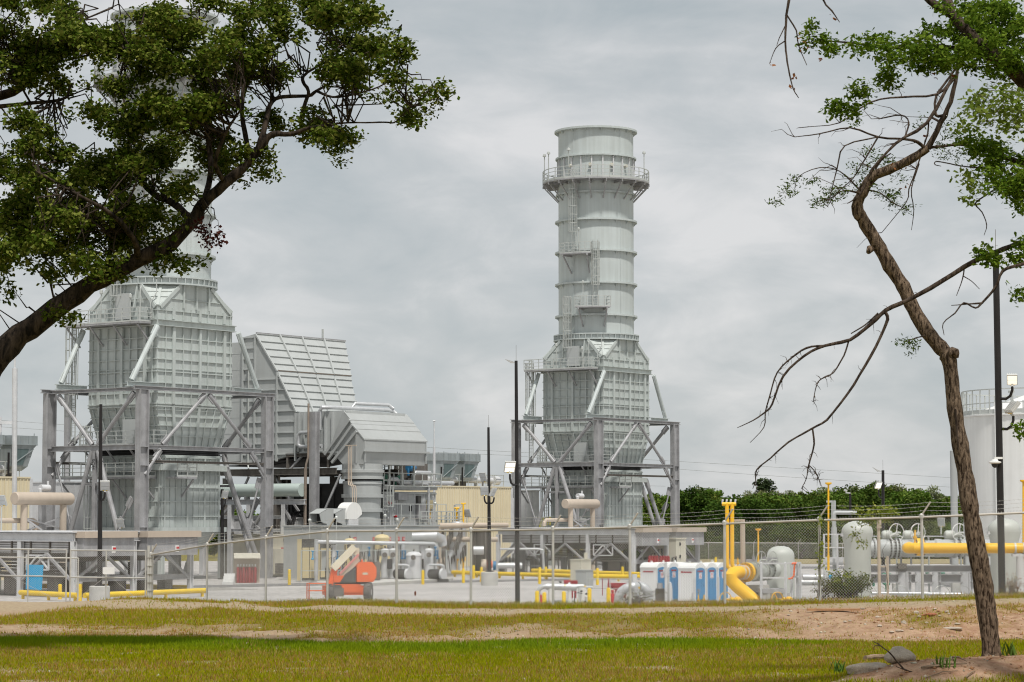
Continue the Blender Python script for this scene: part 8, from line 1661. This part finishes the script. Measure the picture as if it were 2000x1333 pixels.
bush(1240, 1178, 67.5, 1.0, .55, 40, 'thin green weeds at the fence foot before the silver elbow', ((.12, .16, .03), (.18, .22, .05), (.22, .24, .07)), ls=.05, dens=7)
q = at(1730, 64); q.z = float(ground_z(q.x, 64)); R = thing('climbing_vine', 'yellow green vine climbing the fence and bushing out above its top rail', 'vine', q); g = MB(); C = []
for cx, cy, rx, ry, n in ((1705, 1005, 18, 12, 60), (1728, 1000, 18, 10, 60), (1690, 1015, 14, 12, 40), (1745, 1002, 10, 5, 18), (1720, 1018, 26, 8, 40), (1676, 1000, 10, 10, 26), (1672, 1046, 12, 12, 22), (1684, 1062, 8, 10, 12), (1604, 1060, 3, 60, 34), (1602, 1100, 4, 40, 16), (1640, 1125, 24, 10, 18), (1712, 992, 12, 5, 14)):
    for k in range(n): a, r_ = rng.uniform(0, 2 * np.pi), math.sqrt(rng.random()); C.append(tuple(P(cx + rx * r_ * math.cos(a), cy + ry * r_ * math.sin(a), 63.4 + rng.normal(0, .08))))
for a, b_ in (((1735, 1150), (1728, 1010)), ((1600, 1165), (1604, 1020)), ((1700, 1020), (1672, 1046)), ((1672, 1046), (1684, 1070)), ((1650, 1160), (1640, 1120)), ((1728, 1010), (1690, 1012))): twig_to(g, P(*a, 63.4), P(*b_, 63.4), .008, 5, .06, 4)
g.build('stem', M['twig'], R, 0); off = rng.normal(size=(len(C), 3, 3)) * .04; V, F, c = leaves((np.array(C)[:, None, :] + off).reshape(-1, 3), .075, rng, .3, cols=((.16, .24, .03), (.26, .33, .05), (.36, .38, .08))); fast_mesh('foliage', V, F, M['leaf2'], R, c)

# ------------------------------------------------------------------ stones, log, sticks on the bank and at the tree foot
def G(px, py):
    """point where the sight line meets the ground near the camera"""
    lo, hi = 25.0, 90.0
    for d in np.arange(26, 90, .15):
        p = P(px, py, float(d))
        if p.z <= float(ground_z(p.x, d)): return V3((p.x, float(d), float(ground_z(p.x, d))))
    return P(px, py, 60)
def rock(q, r, m='rock', flat=.6):
    import bmesh
    bm = bmesh.new(); bmesh.ops.create_icosphere(bm, subdivisions=3, radius=r); ph = rng.uniform(0, 9, 3); st = rng.uniform(.75, 1.3, 3)
    for v in bm.verts:
        k = 1 + .17 * math.sin(v.co.x * 3.2 / r + ph[0]) * math.sin(v.co.y * 2.7 / r + ph[1]) + .12 * math.sin(v.co.z * 4 / r + ph[2]) + .05 * math.sin(v.co.x * 9 / r + ph[1]) + rng.normal() * .018; v.co = V3((v.co.x * k * st[0], v.co.y * k * st[1], v.co.z * k * flat))
    me = bpy.data.meshes.new('rock'); bm.to_mesh(me); bm.free(); me.materials.append(M[m]); me.polygons.foreach_set('use_smooth', [True] * len(me.polygons)); me.update()
    o = bpy.data.objects.new('rock', me); COL.objects.link(o); o.location = q + Z * r * .15; return o
spots = [(1790, 1198, 5, 'pale'), (1795, 1206, 4, ''), (1825, 1193, 4, ''), (1850, 1197, 5, ''), (1853, 1203, 3, ''), (1714, 1207, 4, ''), (1743, 1216, 3, ''), (1765, 1218, 6, ''), (1810, 1219, 4, ''), (1718, 1225, 5, ''), (1742, 1236, 4, ''), (1755, 1238, 5, ''), (1762, 1238, 3, ''), (1690, 1222, 3, ''), (1660, 1214, 3.5, ''), (1650, 1216, 3, ''), (1870, 1224, 4, ''), (1685, 1194, 4, ''), (1835, 1208, 3, ''), (1780, 1232, 3, ''), (1545, 1196, 3, ''), (1540, 1206, 3, '')]
for px, py, w, _ in spots: q = G(px, py); tag(rock(q, w * q.y / FPX * 1.05), 'small pale stone lying on the reddish dirt bank', 'stone', 'stones on the dirt bank')
for px, py, w, lab in ((1818, 1204, 9, 'reddish clay clod left of centre among the stones of the bank'), (1805, 1204, 6, 'smaller reddish clay clod beside the bigger one on the bank')): q = G(px, py); o = rock(q, w * q.y / FPX, 'clay'); o.name = 'clay_clod'; tag(o, lab, 'clod')
q = G(1756, 1294); o = rock(q, .20, 'rock', .75); o.location.z += .06; tag(o, 'large pale boulder behind the leaning stick, beside the red earth mound', 'boulder'); o.name = 'boulder'
q = G(1695, 1312); o = rock(q, .20, 'rock', .6); o.location.z -= .03; o.scale = (1.6, .9, .9); tag(o, 'long flat pale rock at the edge of the red earth mound', 'boulder'); o.name = 'boulder'
q = G(1860, 1231); o = rock(q, .16, 'rock', .35); o.scale = (1.6, .9, .8); o.location.z -= .02; o.name = 'flat_rock'; tag(o, 'flat sandy slab of rock at the foot of the bank near the slender trunk', 'rock')
q, q2 = G(1690, 1293), G(1728, 1290); g = MB(); limb(g, [(q + Z * .06, .09), (q.lerp(q2, .5) + Z * .075, .10), (q2 + Z * .06, .085)], 10, .05); tag(g.build('log', M['log']), 'short rotten log lying behind the pale boulder', 'log')
q, q2 = G(1577, 1199), G(1680, 1196); g = MB(); g.boxf(q + Z * .03, q2 - q, V3((0, .16, 0)), Z * .045); tag(g.build('plank', M['plank'], None, 0), 'weathered brown plank lying on top of the dirt bank', 'plank')
R = thing('fallen_branch', 'dark forked dead branch leaning up from the red earth mound', 'branch', G(1775, 1316)); g = MB(); dd = G(1775, 1316).y
def Q(px, py, o=0): return P(px, py, dd + o)
limb(g, [(Q(1830, 1320), .03), (Q(1775, 1312), .03), (Q(1755, 1296), .028), (Q(1738, 1276), .024), (Q(1720, 1262), .02), (Q(1706, 1253), .012)], 6, .06); limb(g, [(Q(1720, 1262), .015), (Q(1708, 1262), .012), (Q(1707, 1270), .008)], 5); limb(g, [(Q(1722, 1263), .014), (Q(1714, 1256), .008)], 5); limb(g, [(Q(1775, 1312), .02), (Q(1750, 1302), .012)], 5); g.build('branch', M['twig'], R, 60)
sticks = [((1800, 1312), (1888, 1305), .045, 'thick pale fallen stick pointing at the foot of the slender trunk'), ((1810, 1330), (1870, 1314), .02, 'thin dark stick lying just below the thick pale one'), ((1860, 1288), (1888, 1300), .03, 'short pale broken stick left of the slender trunk'), ((1985, 1248), (2010, 1258), .02, 'thin stick in the grass right of the slender trunk'), ((1835, 1288), (1870, 1296), .016, 'thin grey twig behind the fallen sticks'), ((1885, 1330), (1905, 1318), .03, 'stubby dark stick against the trunk foot')]
for a, b_, w, lab in sticks: p, q = G(*a), G(*b_); g = MB(); limb(g, [(p + Z * w, w), (p.lerp(q, .5) + Z * (w + .02), w * .9), (q + Z * w, w * .5)], 6, .15); tag(g.build('stick', M['log'], None, 60), lab, 'stick', 'fallen sticks by the slender tree')
for px, py, h, n, lab in ((1640, 1318, .34, 26, 'tall pale green grass tuft in the lawn before the red mound'), (1845, 1310, .22, 20, 'leafy green weed between the fallen sticks'), (1975, 1280, .25, 24, 'green weed clump on the red earth right of the trunk')):
    q = G(px, py); R = thing('weed', lab, 'weed', q); C, V, F = [], [], []
    for k in range(n):
        a = rng.uniform(0, 6.28); b0 = np.array(q) + np.array([rng.normal() * .06, rng.normal() * .06, -.01]); hh = h * rng.uniform(.5, 1); tip = b0 + np.array([math.cos(a) * hh * .5, math.sin(a) * hh * .4, hh]); md = (b0 + tip) / 2 + np.array([0, 0, hh * .15]); sd = np.array([-math.sin(a), math.cos(a), 0]) * .012; i = len(V); V += [b0 - sd, b0 + sd, md + sd, md - sd, tip]; F += [(i, i + 1, i + 2), (i, i + 2, i + 3), (i + 3, i + 2, i + 4)]
    fast_mesh('blade', np.array(V), np.array(F), M['grass'], R, np.tile(np.array([.10, .17, .03]), (len(V), 1)))
